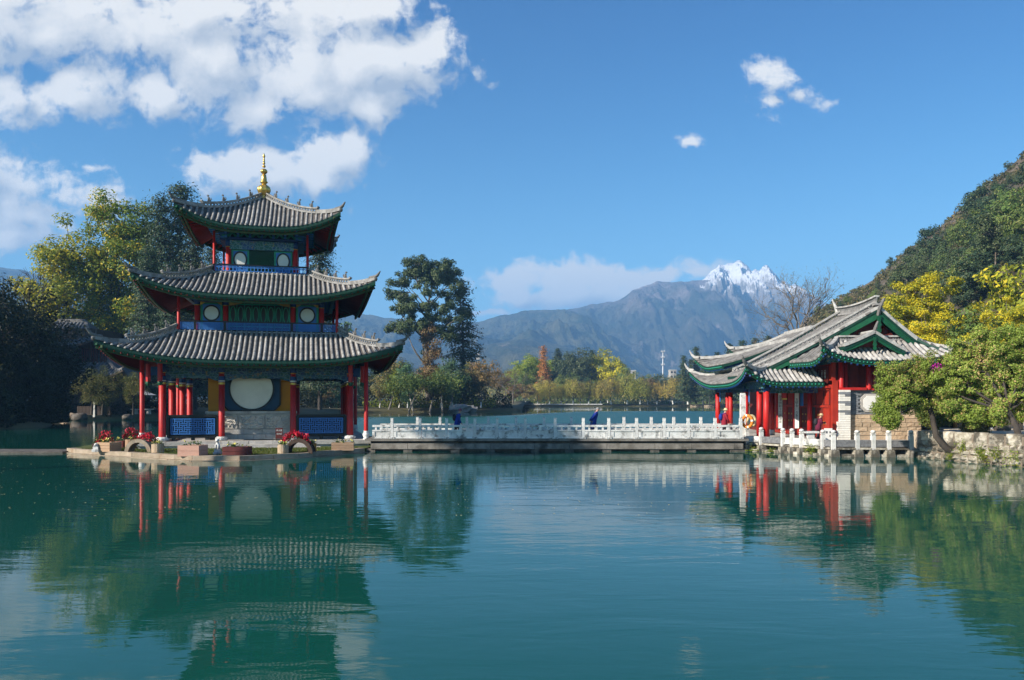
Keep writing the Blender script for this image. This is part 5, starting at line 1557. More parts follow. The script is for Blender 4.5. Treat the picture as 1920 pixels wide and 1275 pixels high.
# body of the hall
mb = MB(); mb.box((20.1, 52.0, 2.9), (4.7, 15.4, 4.4)); obj('inner_wall', mb, M['red_dark'], hall)
# brick gable wall: grey bricks above, tan stones below, painted corner pier
YW = 44.06
x0w, x1w = at(1591, 44), at(1727, 44)
zt_, zm, zs = zz(731, 44), zz(777, 44), zz(767, 44)
mb = MB(); mb.box(((x0w + x1w) / 2, YW + .16, (zt_ + TZ) / 2), (x1w - x0w, .22, zt_ - TZ)); wall = obj('brick_wall', mb, M['mortar'], hall)
rgw = random.Random(4)
bh, bw_ = 0.098, 0.36
def octo(x, z):
    cx, cz = (at(1620, 44) + at(1700, 44)) / 2, zz(755.5, 44)
    return abs(x - cx) < 1.34 and abs(z - cz) < 0.50
bmes = []
for k in range(6):
    b = MB(); b.box((0, 0, 0), (bw_ - .012, .10, bh - .010)); bmes.append(b.mesh('brick', [M['brick']]))
half = MB(); half.box((0, 0, 0), (bw_ / 2 - .012, .10, bh - .010)); half_me = half.mesh('brick', [M['brick']])
nr = int((zt_ - zm) / bh)
for r_ in range(nr):
    z = zm + (r_ + .5) * (zt_ - zm) / nr
    x = x0w + .005
    first = r_ % 2
    while x < x1w - .08:
        w_ = bw_ / 2 if (first or x + bw_ > x1w) else bw_
        first = 0
        xc = x + w_ / 2
        if not (z < zs and xc > at(1697, 44)) and not octo(xc, z):
            link('brick', half_me if w_ < bw_ else bmes[rgw.randint(0, 5)], wall, loc=(xc, YW + rgw.uniform(-.008, .006), z))
        x += w_
nrow = 6; zb = TZ
hs = (zm - zb) / nrow
def stone_block(parent, xc, yc, zc, w_, d_, h_, mt, rg, name='stone', j=.02):
    mb = MB()
    mb.box((0, 0, 0), (w_, d_, h_))
    mb.v = [(x + rg.uniform(-j, j), y + (rg.uniform(-j, j) if y < 0 else 0), z + rg.uniform(-j, j) * .6) for (x, y, z) in mb.v]
    return obj(name, mb, mt, parent, loc=(xc, yc, zc))
for r_ in range(nrow):
    x = x0w + .004; z = zb + (r_ + .5) * hs
    while x < x1w - .05:
        w_ = rgw.uniform(.42, .78)
        if x + w_ > x1w - .25: w_ = x1w - x
        stone_block(wall, x + w_ / 2, YW - .02, z, w_ - .025, .16, hs - .025, M['stone_warm'], rgw)
        x += w_
x = at(1697, 44)
for w_ in (.42, .45): stone_block(wall, x + w_ / 2, YW - .02, (zm + zs) / 2, w_ - .02, .16, zs - zm - .02, M['stone_warm'], rgw); x += w_
# octagonal plaque
cx, cz = (at(1620, 44) + at(1699, 44)) / 2, zz(755.5, 44)
def octagon(hw_, hh, c): return [(cx - hw_, cz - hh + c), (cx - hw_ + c, cz - hh), (cx + hw_ - c, cz - hh), (cx + hw_, cz - hh + c), (cx + hw_, cz + hh - c), (cx + hw_ - c, cz + hh), (cx - hw_ + c, cz + hh), (cx - hw_, cz + hh - c)]
mb = MB(); mb.slab(octagon(1.34, .50, .24), lambda a, b, d: (a, YW - .07 + d, b), .12); pq = obj('plaque_frame', mb, M['stone'], hall)
mb = MB(); mb.slab(octagon(1.20, .39, .19), lambda a, b, d: (a, YW - .10 + d, b), .10); obj('plaque', mb, M['white_panel'], pq)
# white painted corner pier of brick quoins
for i in range(22):
    h_ = (zz(731, 44) - TZ) / 22
    wide = .60 if i > 7 else .72
    xq = 18.5 - wide + .02
    n_ = 2 if i % 2 else 1
    for q in range(n_):
        ww = wide / n_
        mb = MB(); mb.box((xq + ww * (q + .5), YW - .06, TZ + h_ * (i + .5)), (ww - .012, .5, h_ - .012)); obj('quoin', mb, M['brick'] if (i > 8 and (i + q) % 4 == 0) else M['white_brick'], wall)
# upper storey above the brick wall
mb = MB(); mb.box((20.3, 44.42, 4.35), (4.5, .12, 1.7)); obj('upper_wall', mb, M['red_dark'], hall)
mb = MB(); mb.box((18.7, 44.02, zt_ + .06), (1.5, .36, .14)); mb.box((21.2, 44.06, zt_ + .03), (2.9, .36, .09)); obj('sill', mb, M['red'], hall)
for px in (1577, 1588, 1629, 1640): shade_smooth(column(hall, at(px, 44), 44.0 if px in (1577, 1629) else 44.2, zt_, 5.1, .15 if px in (1577, 1629) else .11, cap=False))
for px0, px1 in ((1594, 1610), (1611, 1626), (1645, 1666), (1668, 1690)):
    a, b = at(px0, 44.3), at(px1, 44.3)
    mb = MB()
    for xx in (a, b): mb.bar((xx, 44.3, zt_), (xx, 44.3, 5.0), .07, .07, (1, 0, 0))
    for z_ in (zt_ + .06, zt_ + .5, 4.95): mb.bar((a, 44.3, z_), (b, 44.3, z_), .07, .07)
    wn = obj('window', mb, M['red_dark'], hall)
    mb = MB(); mb.box(((a + b) / 2, 44.34, 4.3), (b - a, .03, 1.3)); obj('pane', mb, M['glass'], wn)
    mb = MB()
    for q in range(1, 4): mb.bar((a + (b - a) * q / 4, 44.31, zt_ + .5), (a + (b - a) * q / 4, 44.31, 4.95), .025, .025, (1, 0, 0))
    for q in range(1, 5): mb.bar((a, 44.31, zt_ + .5 + q * .2), (b, 44.31, zt_ + .5 + q * .2), .025, .025)
    obj('lattice', mb, M['red_dark'], wn, kind='stuff')
    mb = MB(); mb.box((a + (b - a) * .3, 44.325, 4.05), (.1, .015, .42)); obj('paper', mb, M['paper'], wn)
mb = MB(); mb.box((20.4, 43.9, 5.1), (6.4, .2, .26)); mb.box((17.6, 46, 5.02), (.2, 3.6, .26)); obj('painted_beam', mb, M['beam'], hall)
# left facade of timber: lintels, panelled doors, lattice windows
XF = 17.45
mb = MB(); mb.box((XF + .3, 50.5, 2.35), (.3, 13.2, 3.25)); obj('facade_wall', mb, M['red_wall'], hall)
mb = MB(); mb.box((XF + .25, 45.6, 4.4), (.2, 3.2, 1.3)); obj('upper_wall', mb, M['red_wall'], hall)
def yat(px): return XF * FPX / (px - 960)          # distance where the facade is met on bearing px
def panel(parent, y0, y1, z0, z1, mt='red_wall', fm='red_dark', inset=.035, name='panel'):
    mb = MB(); mb.m = 0; mb.box((XF + .13, (y0 + y1) / 2, (z0 + z1) / 2), (.05, abs(y1 - y0), z1 - z0)); mb.m = 1
    for (cy, cz, dy, dz) in (((y0 + y1) / 2, z0, abs(y1 - y0), .05), ((y0 + y1) / 2, z1, abs(y1 - y0), .05), (y0, (z0 + z1) / 2, .05, z1 - z0), (y1, (z0 + z1) / 2, .05, z1 - z0)):
        mb.box((XF + .10, cy, cz), (.06, dy + .001, dz + .001))
    return obj(name, mb, [M[mt], M[fm]], parent)
ys = [44.15, 45.0, 46.2, 47.4, 48.6, 49.8, 51.0, 52.4, 53.8, 55.2, 56.8]
for i in range(len(ys) - 1):
    panel(hall, ys[i] + .06, ys[i + 1] - .06, 2.62, 3.42)
    if i == 2: # open doorway; a black slab stands for the shade inside
        mb = MB(); mb.box((XF + .12, (ys[i] + ys[i + 1]) / 2, 1.62), (.08, ys[i + 1] - ys[i] - .1, 1.75)); obj('doorway', mb, M['black'], hall); continue
    d = panel(hall, ys[i] + .06, ys[i + 1] - .06, .80, 2.48, 'red_wall' if i in (0, 6, 7, 8) else 'red_dark', 'red_wall', name='door')
    if i in (0,):
        mb = MB(); mb.box((XF + .07, ys[i] + .75, 1.62), (.05, .06, .2)); obj('handle', mb, M['gold'], d)
    else:
        mb = MB(); mb.box((XF + .10, (ys[i] + ys[i + 1]) / 2, 1.06), (.05, ys[i + 1] - ys[i] - .35, .42)); obj('lower_panel', mb, M['red_wall'], d)
        mb = MB()
        for a in (.3, .7):
            for z_ in (1.62, 2.05): mb.box((XF + .085, ys[i] + (ys[i + 1] - ys[i]) * a, z_), (.05, .10, .10))
        obj('gold_studs', mb, M['gold'], d)
mb = MB(); mb.box((XF + .08, 50.4, 2.55), (.1, 12.4, .12)); mb.box((XF + .08, 50.4, 3.5), (.12, 12.4, .12)); mb.box((XF + .04, 44.9, 3.62), (.24, 1.6, .12)); obj('lintel', mb, M['red_wall'], hall)
mb = MB(); mb.box((XF + .05, 45.05, 4.3), (.1, 1.3, .95)); lw = obj('window', mb, M['red_dark'], hall)
mb = MB()
for k in range(3): mb.box((XF - .01, 44.6 + k * .42, 4.32), (.03, .13, .5))
obj('paper', mb, M['paper'], lw)
mb = MB()
for k in range(9): mb.bar((XF - .02, 44.42 + k * .155, 3.85), (XF - .02, 44.42 + k * .155, 4.75), .03, .03, (0, 1, 0))
for k in range(5): mb.bar((XF - .02, 44.42, 3.87 + k * .21), (XF - .02, 45.68, 3.87 + k * .21), .03, .03)
obj('lattice', mb, M['red_dark'], lw, kind='stuff')
# porch columns
PC = [(1346, 54.8, .17), (1364, 52.9, .13), (1370, 51.9, .15), (1399, 48.3, .15), (1424, 46.2, .17), (1437, 45.25, .185), (1448, 49.6, .14), (1518, 46.4, .14)]
for (px, Y, r) in PC:
    x = at(px, Y); mb = MB(); mb.m = 0; mb.tube([(x, Y, TZ + (0 if px != 1448 else .3)), (x, Y, 3.62)], [r, r * .96], 14); mb.m = 1; mb.tube([(x, Y, 3.4), (x, Y, 3.75)], r * 1.06, 14)
    if px == 1448: mb.m = 2; mb.tube([(x, Y, TZ), (x, Y, TZ + .35)], r * 1.15, 14)
    shade_smooth(obj('column', mb, [M['red'], M['blue_deep'], M['whitestone']], hall))
mb = MB(); xb = 14.15
mb.box((xb, 50.3, 3.75), (.2, 10.6, .42)); mb.box((15.8, 45.3, 3.75), (3.2, .2, .38)); mb.box((15.8, 55.3, 3.75), (3.2, .2, .42)); obj('painted_beam', mb, M['beam'], hall)
mb = MB(); mb.box((xb + .1, 50.3, 3.45), (.1, 10.4, .18)); mb.box((15.8, 45.42, 3.42), (3.1, .08, .26)); obj('carved_valance', mb, M['beam_dark'], hall)
mb = MB(); mb.box((15.6, 51, 4.02), (3.6, 11, .05)); obj('ceiling', mb, M['green_dark'], hall)
for (px, Y) in ((1403, 48.0), (1349, 54.5), (1441, 48.5)):
    mb = MB(); mb.box((at(px, Y), Y - .15, 3.15), (.06, .05, .75)); obj('painted_bracket', mb, M['blue'], hall)
mb = MB(); x = at(1470, 46.0); mb.box((x, 46.0, 3.3), (.22, .2, .62)); mb.m = 1; mb.box((x, 46.0, 2.96), (.26, .24, .08)); obj('hanging_post', mb, [M['red'], M['gold']], hall)
mb = MB(); x = at(1504, 46.0)
mb.box((at(1503, 47.2), 47.2, 2.95), (.05, .45, .8)); obj('painted_bracket', mb, M['blue'], hall)
# the two hanging couplet boards with dark characters
for (px, Y, txt) in ((1463, 48.6, '\u9f99\u6f6d\u5012\u5f71\u5341\u4e09\u5cf0\u6f5c\u9f99'), (1494, 47.3, '\u7389\u58c1\u91d1\u5ddd\u767e\u91cd\u5929')):
    x = at(px, Y); z0, z1 = zz(803, Y), zz(737, Y)
    mb = MB(); mb.box((0, 0, 0), (.27, .05, z1 - z0))
    cb = obj('couplet_board', mb, M['white_panel'], hall, loc=(x, Y, (z0 + z1) / 2)); cb.rotation_euler = (0, 0, R(-20))
    mb = MB(); mb.m = 0; mb.bar((-.125, -.03, -(z1 - z0) / 2), (-.125, -.03, (z1 - z0) / 2), .02, .02, (1, 0, 0)); mb.bar((.125, -.03, -(z1 - z0) / 2), (.125, -.03, (z1 - z0) / 2), .02, .02, (1, 0, 0)); obj('border', mb, M['green_dark'], cb)
    n = len(txt)
    text('\n'.join(txt), .19, cb, (0, -.03, .08), (R(90), 0, 0), M['black'])
    mb = MB(); mb.tube([(0, .25, -1.0), (0, .25, 1.3)], .17, 10); obj('column', mb, M['red'], hall, loc=(x, Y, 2.2))

# ------------------------------------------------------------------ retaining wall and bank on the right
WA, WB = Vector((20.55, 40.25, 0)), Vector((22.35, 33.6, 0))
rb = MB(); rb.prism([(20.75, 40.4), (22.45, 33.9), (22.0, 28), (20, 18), (17, 3), (70, 3), (110, 60), (60, 72), (25.6, 62), (24.3, 44.1), (21.5, 43.5)], -0.8, 1.25)
obj('right_bank', rb, M['paving'], kind='structure')
rw = thing('retaining_wall', 'whitish rubble stone retaining wall along the right bank', 'wall', (0, 0, 0))
d = (WB - WA); Lw = d.length; d.normalize(); nrm = Vector((-abs(d.y), -abs(d.x), 0)); nrm = Vector((d.y, -d.x, 0))
if nrm.x > 0: nrm = -nrm
mb = MB(); c = (WA + WB) / 2 - nrm * .25; rot = Matrix((d, nrm.cross(d) if False else Vector((-d.y, d.x, 0)), Vector((0, 0, 1)))).transposed()
mb.box((c.x, c.y, .35), (Lw, .5, 1.9), rot); obj('core', mb, M['mortar_dark'], rw)
rgr = random.Random(14)
def wall_stone(s0, s1, z0, z1, mt, j, out):
    mb = MB(); L = s1 - s0
    n = 3
    # a lumpy face: grid bulging outward
    P = []
    for iz in range(4):
        row = []
        for ix in range(4):
            u, v = ix / 3, iz / 3
            e = (4 * u * (1 - u) * 4 * v * (1 - v)) ** .4 if 0 < u < 1 and 0 < v < 1 else 0
            uu = s0 + L * (u * .88 + .06) + rgr.uniform(-j, j); vv = z0 + (z1 - z0) * (v * .88 + .06) + rgr.uniform(-j, j)
            p = WA + d * uu + nrm * (out * e + rgr.uniform(-.01, .02)); row.append((p.x, p.y, vv))
        P.append(row)
    mb.grid(P)
    m_ = [WA + d * (s0 + .02) - nrm * .1, WA + d * (s1 - .02) - nrm * .1]
    k = len(mb.v)
    mb.add([(m_[0].x, m_[0].y, z0), (m_[1].x, m_[1].y, z0), (m_[1].x, m_[1].y, z1), (m_[0].x, m_[0].y, z1)])
    ring = [0, 1, 2, 3, 7, 11, 15, 14, 13, 12, 8, 4]; corner = {0: k, 3: k + 1, 15: k + 2, 12: k + 3}
    cur = k
    for i in range(12):
        a, b = ring[i], ring[(i + 1) % 12]
        nx = corner.get(b, cur if b not in corner else corner[b])
        if b in corner: mb.face((a, cur, corner[b], b)); cur = corner[b]
        else: mb.face((a, cur, b))
    obj('stone', mb, mt, rw)
z = -0.25; row = 0
while z < 0.84:
    h_ = rgr.uniform(.24, .33); s_ = -.05
    if z + h_ > .80: h_ = .92 - z
    while s_ < Lw - .05:
        w_ = rgr.uniform(.28, .62)
        if s_ + w_ > Lw - .2: w_ = Lw - s_ + .02
        zj = rgr.uniform(-.03, .03)
        wall_stone(s_, s_ + w_, z + zj, z + h_ + zj, M['limewash'], .035, .15)
        s_ += w_
    z += h_; row += 1
s_ = -.05
while s_ < Lw - .05:
    w_ = rgr.uniform(.8, 1.4)
    if s_ + w_ > Lw - .4: w_ = Lw - s_ + .02
    wall_stone(s_, s_ + w_, .86, 1.40 + rgr.uniform(-.02, .02), M['limewash'], .015, .07)
    s_ += w_
# its end face towards the terrace
for k, z in enumerate((-.2, .12, .42, .72, 1.05)):
    mb = MB(); mb.box((20.78, 40.35, z + .15), (.55, .2, .30)); mb.v = [(x + rgr.uniform(-.03, .03), y + rgr.uniform(-.03, .03), q) for x, y, q in mb.v]; obj('stone', mb, M['limewash'], rw)
# drain pipe between terrace and wall
mb = MB(); mb.tube([(20.2, 40.4, -.2), (20.2, 40.35, .25), (20.3, 40.3, .36), (20.75, 40.2, .36)], .09, 8); tag(obj('drain_pipe', mb, M['beamstone']), 'bent grey drain pipe between the terrace and the rubble wall', 'pipe')
# ------------------------------------------------------------------ trees
LM = {
 'euc': leafmat('eucalyptus_leaves', (0.038, 0.066, 0.024), (0.103, 0.135, 0.052), (0.172, 0.190, 0.086), 0.10, 0.25),
 'tallgreen': leafmat('tall_green_leaves', (0.10, 0.165, 0.018), (0.22, 0.30, 0.036), (0.66, 0.52, 0.04), 0.20, 0.40),
 'yellowgreen': leafmat('yellow_green_leaves', (0.17, 0.215, 0.022), (0.38, 0.39, 0.036), (0.68, 0.54, 0.04), 0.26, 0.40),
 'conifer': leafmat('conifer_needles', (0.021, 0.046, 0.023), (0.057, 0.094, 0.041), (0.103, 0.115, 0.046), 0.12, 0.15),
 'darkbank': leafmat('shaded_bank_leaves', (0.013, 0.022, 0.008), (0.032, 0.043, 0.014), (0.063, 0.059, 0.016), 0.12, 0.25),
 'pine': leafmat('pine_needles', (0.064, 0.086, 0.022), (0.180, 0.172, 0.050), (0.306, 0.216, 0.072), 0.16, 0.2),
 'willow': leafmat('willow_leaves', (0.24, 0.22, 0.034), (0.46, 0.385, 0.070), (0.50, 0.34, 0.09), 0.25, 0.35),
 'willow_green': leafmat('green_willow_leaves', (0.17, 0.20, 0.03), (0.36, 0.345, 0.055), (0.44, 0.34, 0.08), 0.15, 0.35),
 'rust': leafmat('rusty_leaves', (0.13, 0.095, 0.035), (0.26, 0.19, 0.08), (0.30, 0.17, 0.075), 0.25, 0.3),
 'orange': leafmat('orange_needles', (0.36, 0.15, 0.022), (0.55, 0.27, 0.05), None, 0, 0.3),
 'yellow': leafmat('golden_leaves', (0.52, 0.44, 0.015), (0.80, 0.70, 0.04), (0.22, 0.27, 0.03), 0.30, 0.4),
 'green': leafmat('mid_green_leaves', (0.068, 0.120, 0.029), (0.168, 0.227, 0.053), (0.264, 0.264, 0.073), 0.12, 0.3),
 'lime': leafmat('lime_green_leaves', (0.13, 0.19, 0.022), (0.28, 0.34, 0.04), (0.38, 0.36, 0.05), 0.15, 0.4),
 'bamboo': leafmat('blue_green_leaves', (0.063, 0.130, 0.063), (0.137, 0.221, 0.105), None, 0, 0.3),
 'olive': leafmat('olive_leaves', (0.120, 0.131, 0.043), (0.239, 0.227, 0.077), (0.359, 0.263, 0.096), 0.2, 0.25),
 'scrub': leafmat('scrub_leaves', (0.060, 0.068, 0.022), (0.140, 0.135, 0.044), (0.22, 0.155, 0.06), 0.15, 0.2),
 'shrub': leafmat('bougainvillea_leaves', (0.117, 0.185, 0.031), (0.370, 0.436, 0.080), (0.501, 0.343, 0.158), 0.16, 0.35),
 'shrub_small': leafmat('small_shrub_leaves', (0.112, 0.174, 0.024), (0.326, 0.408, 0.072), (0.408, 0.306, 0.122), 0.18, 0.35),  # leaf greens of the smaller shrub
 'bare': leafmat('last_dry_leaves', (0.140, 0.105, 0.049), (0.238, 0.182, 0.084)),
}
TK = {
 'grey': trunkmat('grey_bark', (0.085, 0.072, 0.058), (0.15, 0.13, 0.11)),
 'dark': trunkmat('dark_bark', (0.028, 0.022, 0.017), (0.06, 0.048, 0.038)),
 'pale': trunkmat('pale_bark', (0.22, 0.18, 0.14), (0.13, 0.10, 0.075)),
 'limed': trunkmat('limed_bark', (0.06, 0.05, 0.04), (0.11, 0.09, 0.075), 1.6),
}
def quads(name, C, S, asp, mt, rg, up=0.35, tangent=None, out=None, ow=1.25):
    """leaf blades: centres C (n,3), half lengths S (n)"""
    n = len(C)
    T = rg.normal(0, 1, (n, 3)) if tangent is None else tangent + rg.normal(0, .35, (n, 3))
    T /= np.linalg.norm(T, axis=1)[:, None] + 1e-9
    Nn = rg.normal(0, 1, (n, 3)); Nn[:, 2] += up
    if out is not None:
        Nn = Nn * .55 + out / (np.linalg.norm(out, axis=1)[:, None] + 1e-9) * ow
        T -= Nn * ((T * Nn).sum(1) / (Nn * Nn).sum(1))[:, None]; T /= np.linalg.norm(T, axis=1)[:, None] + 1e-9
    B = np.cross(T, Nn); B /= np.linalg.norm(B, axis=1)[:, None] + 1e-9
    T = T * S[:, None]; B = B * (S * asp)[:, None]
    V = np.stack([C - T, C - B, C + T, C + B], 1).reshape(-1, 3)
    return np_mesh(name, V, np.arange(4 * n).reshape(n, 4), [mt], False)
def tubes_mesh(name, segs, mt, n=5):
    mb = MB()
    for path, rad in segs: mb.tube(path, rad, n, False)
    return mb.mesh(name, [mt], True)
def bend(p, q, rg, k=0.12, n=4, sag=0.0):
    p = np.array(p, float); q = np.array(q, float); L = np.linalg.norm(q - p)
    o = rg.normal(0, k * L, 3); o[2] = abs(o[2]) * .5 - sag * L
    return [tuple(p + (q - p) * t + o * math.sin(math.pi * t) * .5) for t in np.linspace(0, 1, n + 1)]
def make_tree(kind, H, seed, leaf, lf, count, trunk='grey', crown=None, r0=None, th=0.35, cr=0.10, asp=0.5, limbs=8, clumps=60, lean=(0, 0), droop=0.0, shell=0.45, flat=0.75, up=0.4):
    """crown: list of ellipsoids (cx, cy, cz, rx, ry, rz) in units of the height H"""
    rg = np.random.default_rng(seed)
    r0 = r0 or H * 0.014
    top = np.array([lean[0] * H, lean[1] * H, 0.0])
    cr_ = crown or [(0, 0, .62, .34, .34, .38)]
    vol = np.array([c[3] * c[4] * c[5] for c in cr_]); pr = vol ** .67 / (vol ** .67).sum()
    cl = []
    for i in range(clumps):
        c = cr_[rg.choice(len(cr_), p=pr)]
        d = rg.normal(0, 1, 3); d /= np.linalg.norm(d)
        rad = (shell + (1 - shell) * rg.random()) if rg.random() < .85 else rg.random()
        p = np.array(c[:3]) + d * rad * np.array(c[3:])
        cl.append(p * H + top * p[2])
    cl = np.array(cl)
    rr = H * cr * rg.uniform(.6, 1.3, clumps)
    wgt = rr ** 2 / (rr ** 2).sum()
    idx = rg.choice(clumps, size=count, p=wgt)
    d = rg.normal(0, 1, (count, 3)); d /= np.linalg.norm(d, axis=1)[:, None]
    rad = rg.random(count) ** .45
    C = cl[idx] + d * (rad * rr[idx])[:, None] * np.array([1, 1, flat])
    if droop:
        C[:, 2] -= droop * H * rg.random(count) ** 2
    C[:, 2] = np.maximum(C[:, 2], 0.12)
    S = leaf * rg.uniform(.6, 1.25, count)
    mid_ = np.array([0, 0, np.mean([c[2] for c in cr_]) * H])
    o_ = d + .6 * (cl[idx] - mid_) / (np.linalg.norm(cl[idx] - mid_, axis=1)[:, None] + 1e-9)
    crown_me = quads('crown', C, S, asp, LM[lf], rg, up, out=o_)
    segs = []
    tt = min(.93, max(c[2] + c[5] * .55 for c in cr_))
    ax = [np.array([lean[0] * H * t + rg.normal(0, .012 * H) * (0 < t), lean[1] * H * t + rg.normal(0, .012 * H) * (0 < t), H * t]) for t in np.linspace(0, tt, 8)]
    segs.append(([tuple(a) for a in ax], [r0 * (1.25 if i == 0 else 1) * (1 - .88 * i / 7) for i in range(8)]))
    def axis(t):
        f = min(max(t / tt, 0), 1) * 7; i = min(int(f), 6); return ax[i] + (ax[i + 1] - ax[i]) * (f - i)
    order = rg.permutation(clumps)[:limbs]
    lp = []
    for i in order:
        q = cl[i]; t = max(th * .75, min(tt * .95, q[2] / H - rg.uniform(.08, .22)))
        p = axis(t); path = bend(p, q, rg, .18, 5)
        segs.append((path, [r0 * .48 * (1 - t / 1.3) * (1 - .8 * k / 5) + .004 for k in range(6)])); lp += [np.array(x) for x in path[1:]]
    lp = np.array(lp) if lp else np.array([axis(.6)])
    for i in range(clumps):
        dd = np.linalg.norm(lp - cl[i], axis=1) + np.maximum(0, lp[:, 2] - cl[i][2]) * .6
        j = dd.argmin()
        if dd[j] < .3: continue
        path = bend(lp[j], cl[i], rg, .15, 3); segs.append((path, [r0 * .17 * (1 - .7 * k / 3) + .003 for k in range(4)]))
    return tubes_mesh('trunk', segs, TK[trunk]), crown_me
def conifer(H, seed, leaf, lf, count, base=.12, width=.2, power=.85, tiers=22, trunk='dark', droop=.25, asp=.4):
    rg = np.random.default_rng(seed); C = []; T = []; segs = [([(0, 0, 0), (0, 0, H * .5), (0, 0, H * .97)], [H * .014, H * .009, H * .002])]
    zs = base + (1 - base) * (np.linspace(0, 1, tiers) ** .95)
    for z in zs:
        nb_ = rg.integers(6, 10); a0 = rg.uniform(0, 6.28)
        L = width * H * (1 - (z - base) / (1 - base)) ** power * 1.0 + .02 * H
        for b in range(nb_):
            a = a0 + 6.28 * b / nb_ + rg.normal(0, .2); l = L * rg.uniform(.55, 1.15)
            e = np.array([math.cos(a) * l, math.sin(a) * l, H * z - droop * l + rg.normal(0, .02 * H)]); s0 = np.array([0, 0, H * min(z + .015, .98)])
            segs.append(([tuple(s0), tuple((s0 + e) / 2 + np.array([0, 0, .04 * l])), tuple(e)], [.004 * H, .003 * H, .001 * H]))
            m_ = int(count / (tiers * 8) * (.3 + l / (width * H)))
            u = rg.random(m_) ** .6
            P_ = s0 + (e - s0) * u[:, None] + rg.normal(0, 1, (m_, 3)) * np.array([.045, .045, .02]) * H * (.35 + .65 * (1 - u))[:, None]
            C.append(P_); T.append(np.broadcast_to((e - s0) / (l + 1e-6) + np.array([0, 0, -.2]), (m_, 3)))
    C = np.concatenate(C); T = np.concatenate(T)
    return tubes_mesh('trunk', segs, TK[trunk], 4), quads('crown', C, leaf * rg.uniform(.6, 1.3, len(C)), asp, LM[lf], rg, .4, T, out=C * np.array([1, 1, 0]) + np.array([0, 0, .25 * width * H]))
def willow(H, seed, leaf, lf, count, width=.48, trunk='limed'):
    rg = np.random.default_rng(seed); n = 130
    C = []; T = []; segs = []
    tr_ = [(0, 0, 0), (rg.normal(0, .03) * H, 0, H * .22), (rg.normal(0, .05) * H, rg.normal(0, .05) * H, H * .5)]
    segs.append((tr_, [H * .03, H * .024, H * .014]))
    for i in range(n):
        a = rg.uniform(0, 6.28); r_ = math.sqrt(rg.random()) ; x = math.cos(a) * r_ * width * H; y = math.sin(a) * r_ * width * H
        zt = H * (.98 - .40 * r_ ** 2 + rg.normal(0, .05)); zb = H * max(.10, (.62 - .42 * r_ + rg.normal(0, .08)))
        if i % 6 == 0: segs.append((bend(tr_[2], (x, y, zt), rg, .15, 4), [H * .009, H * .007, H * .005, H * .003, H * .002]))
        m_ = int(count / n); u = rg.random(m_)
        C.append(np.stack([x + rg.normal(0, .035 * H, m_) , y + rg.normal(0, .035 * H, m_), zt + (zb - zt) * u], 1)); T.append(np.tile([0, 0, -1.], (m_, 1)))
    C = np.concatenate(C); T = np.concatenate(T)
    return tubes_mesh('trunk', segs, TK[trunk], 6), quads('crown', C, leaf * rg.uniform(.6, 1.3, len(C)), .38, LM[lf], rg, .2, T, out=C * np.array([1, 1, 0]) + np.array([0, 0, .18 * H]))
def bare(H, seed, spread=.9, depth=6, trunk='grey', leaves=0, leaf=.1, lf='bare', th=.22, lean=(0, 0)):
    rg = np.random.default_rng(seed); segs = []; tips = []
    def grow(p, d, L, r, k):
        q = p + d * L; mid = p + d * L * .5 + rg.normal(0, .07 * L, 3)
        segs.append(([tuple(p), tuple(mid), tuple(q)], [r, r * .85, r * .7]))
        if k == 0: tips.append(q); return
        for _ in range(rg.integers(2, 4)):
            nd = d + rg.normal(0, .48 * spread, 3); nd[2] += .16; nd /= np.linalg.norm(nd)
            grow(q, nd, L * rg.uniform(.62, .86), r * .62, k - 1)
    d0 = np.array([lean[0], lean[1], 1.0]); d0 /= np.linalg.norm(d0)
    grow(np.zeros(3), d0, H * th, H * .020, depth)
    tm = tubes_mesh('trunk', segs, TK[trunk], 4)
    cm = None
    if leaves:
        tp_ = np.array(tips); C = tp_[rg.integers(0, len(tp_), leaves)] + rg.normal(0, .03 * H, (leaves, 3))
        cm = quads('crown', C, leaf * rg.uniform(.6, 1.2, leaves), .5, LM[lf], rg)
    return tm, cm
def put_tree(meshes, px, Y, label, name='tree', cat='tree', z=1.0, s=1.0, rz=0.0, group=None, X=None, tilt=0.0):
    t = thing(name, label, cat, (at(px, Y) if X is None else X, Y, z), rz, group)
    t.scale = (s, s, s) if not hasattr(s, '__len__') else s
    if tilt: t.rotation_euler = (0, tilt, rz)
    link('trunk', meshes[0], t)
    if meshes[1] is not None: link('crown', meshes[1], t)
    return t
rt = random.Random(77)

# --- the tall eucalyptus right of the pagoda
EY = 204.0
def eu(px, py, rx, ry): return ((px - 805) / FPX * EY / 40, rt.uniform(-.06, .06), (zz(py, EY) - 1) / 40, rx / FPX * EY / 40, rx / FPX * EY / 40 * .9, ry / FPX * EY / 40)
euc_blobs = [eu(805, 500, 42, 24), eu(775, 515, 34, 18), eu(835, 512, 32, 24), eu(752, 525, 26, 16), eu(848, 545, 30, 22), eu(868, 552, 18, 16), eu(795, 545, 40, 18), eu(738, 552, 16, 12), eu(770, 570, 36, 20), eu(755, 588, 24, 16), eu(820, 578, 44, 20), eu(868, 585, 20, 14), eu(835, 598, 42, 14), eu(728, 610, 26, 18), eu(765, 615, 30, 20), eu(800, 620, 36, 26), eu(840, 620, 26, 16), eu(800, 655, 22, 28), eu(790, 500, 34, 20), eu(820, 525, 40, 20), eu(790, 590, 44, 22)]
put_tree(make_tree('euc', 40, 5, .34, 'euc', 36000, 'grey', euc_blobs, .75, .25, .034, .42, 16, 240, flat=.8, shell=.45), 805, EY, 'towering dark eucalyptus with bare lower trunk right of the pagoda', 'eucalyptus_tree')
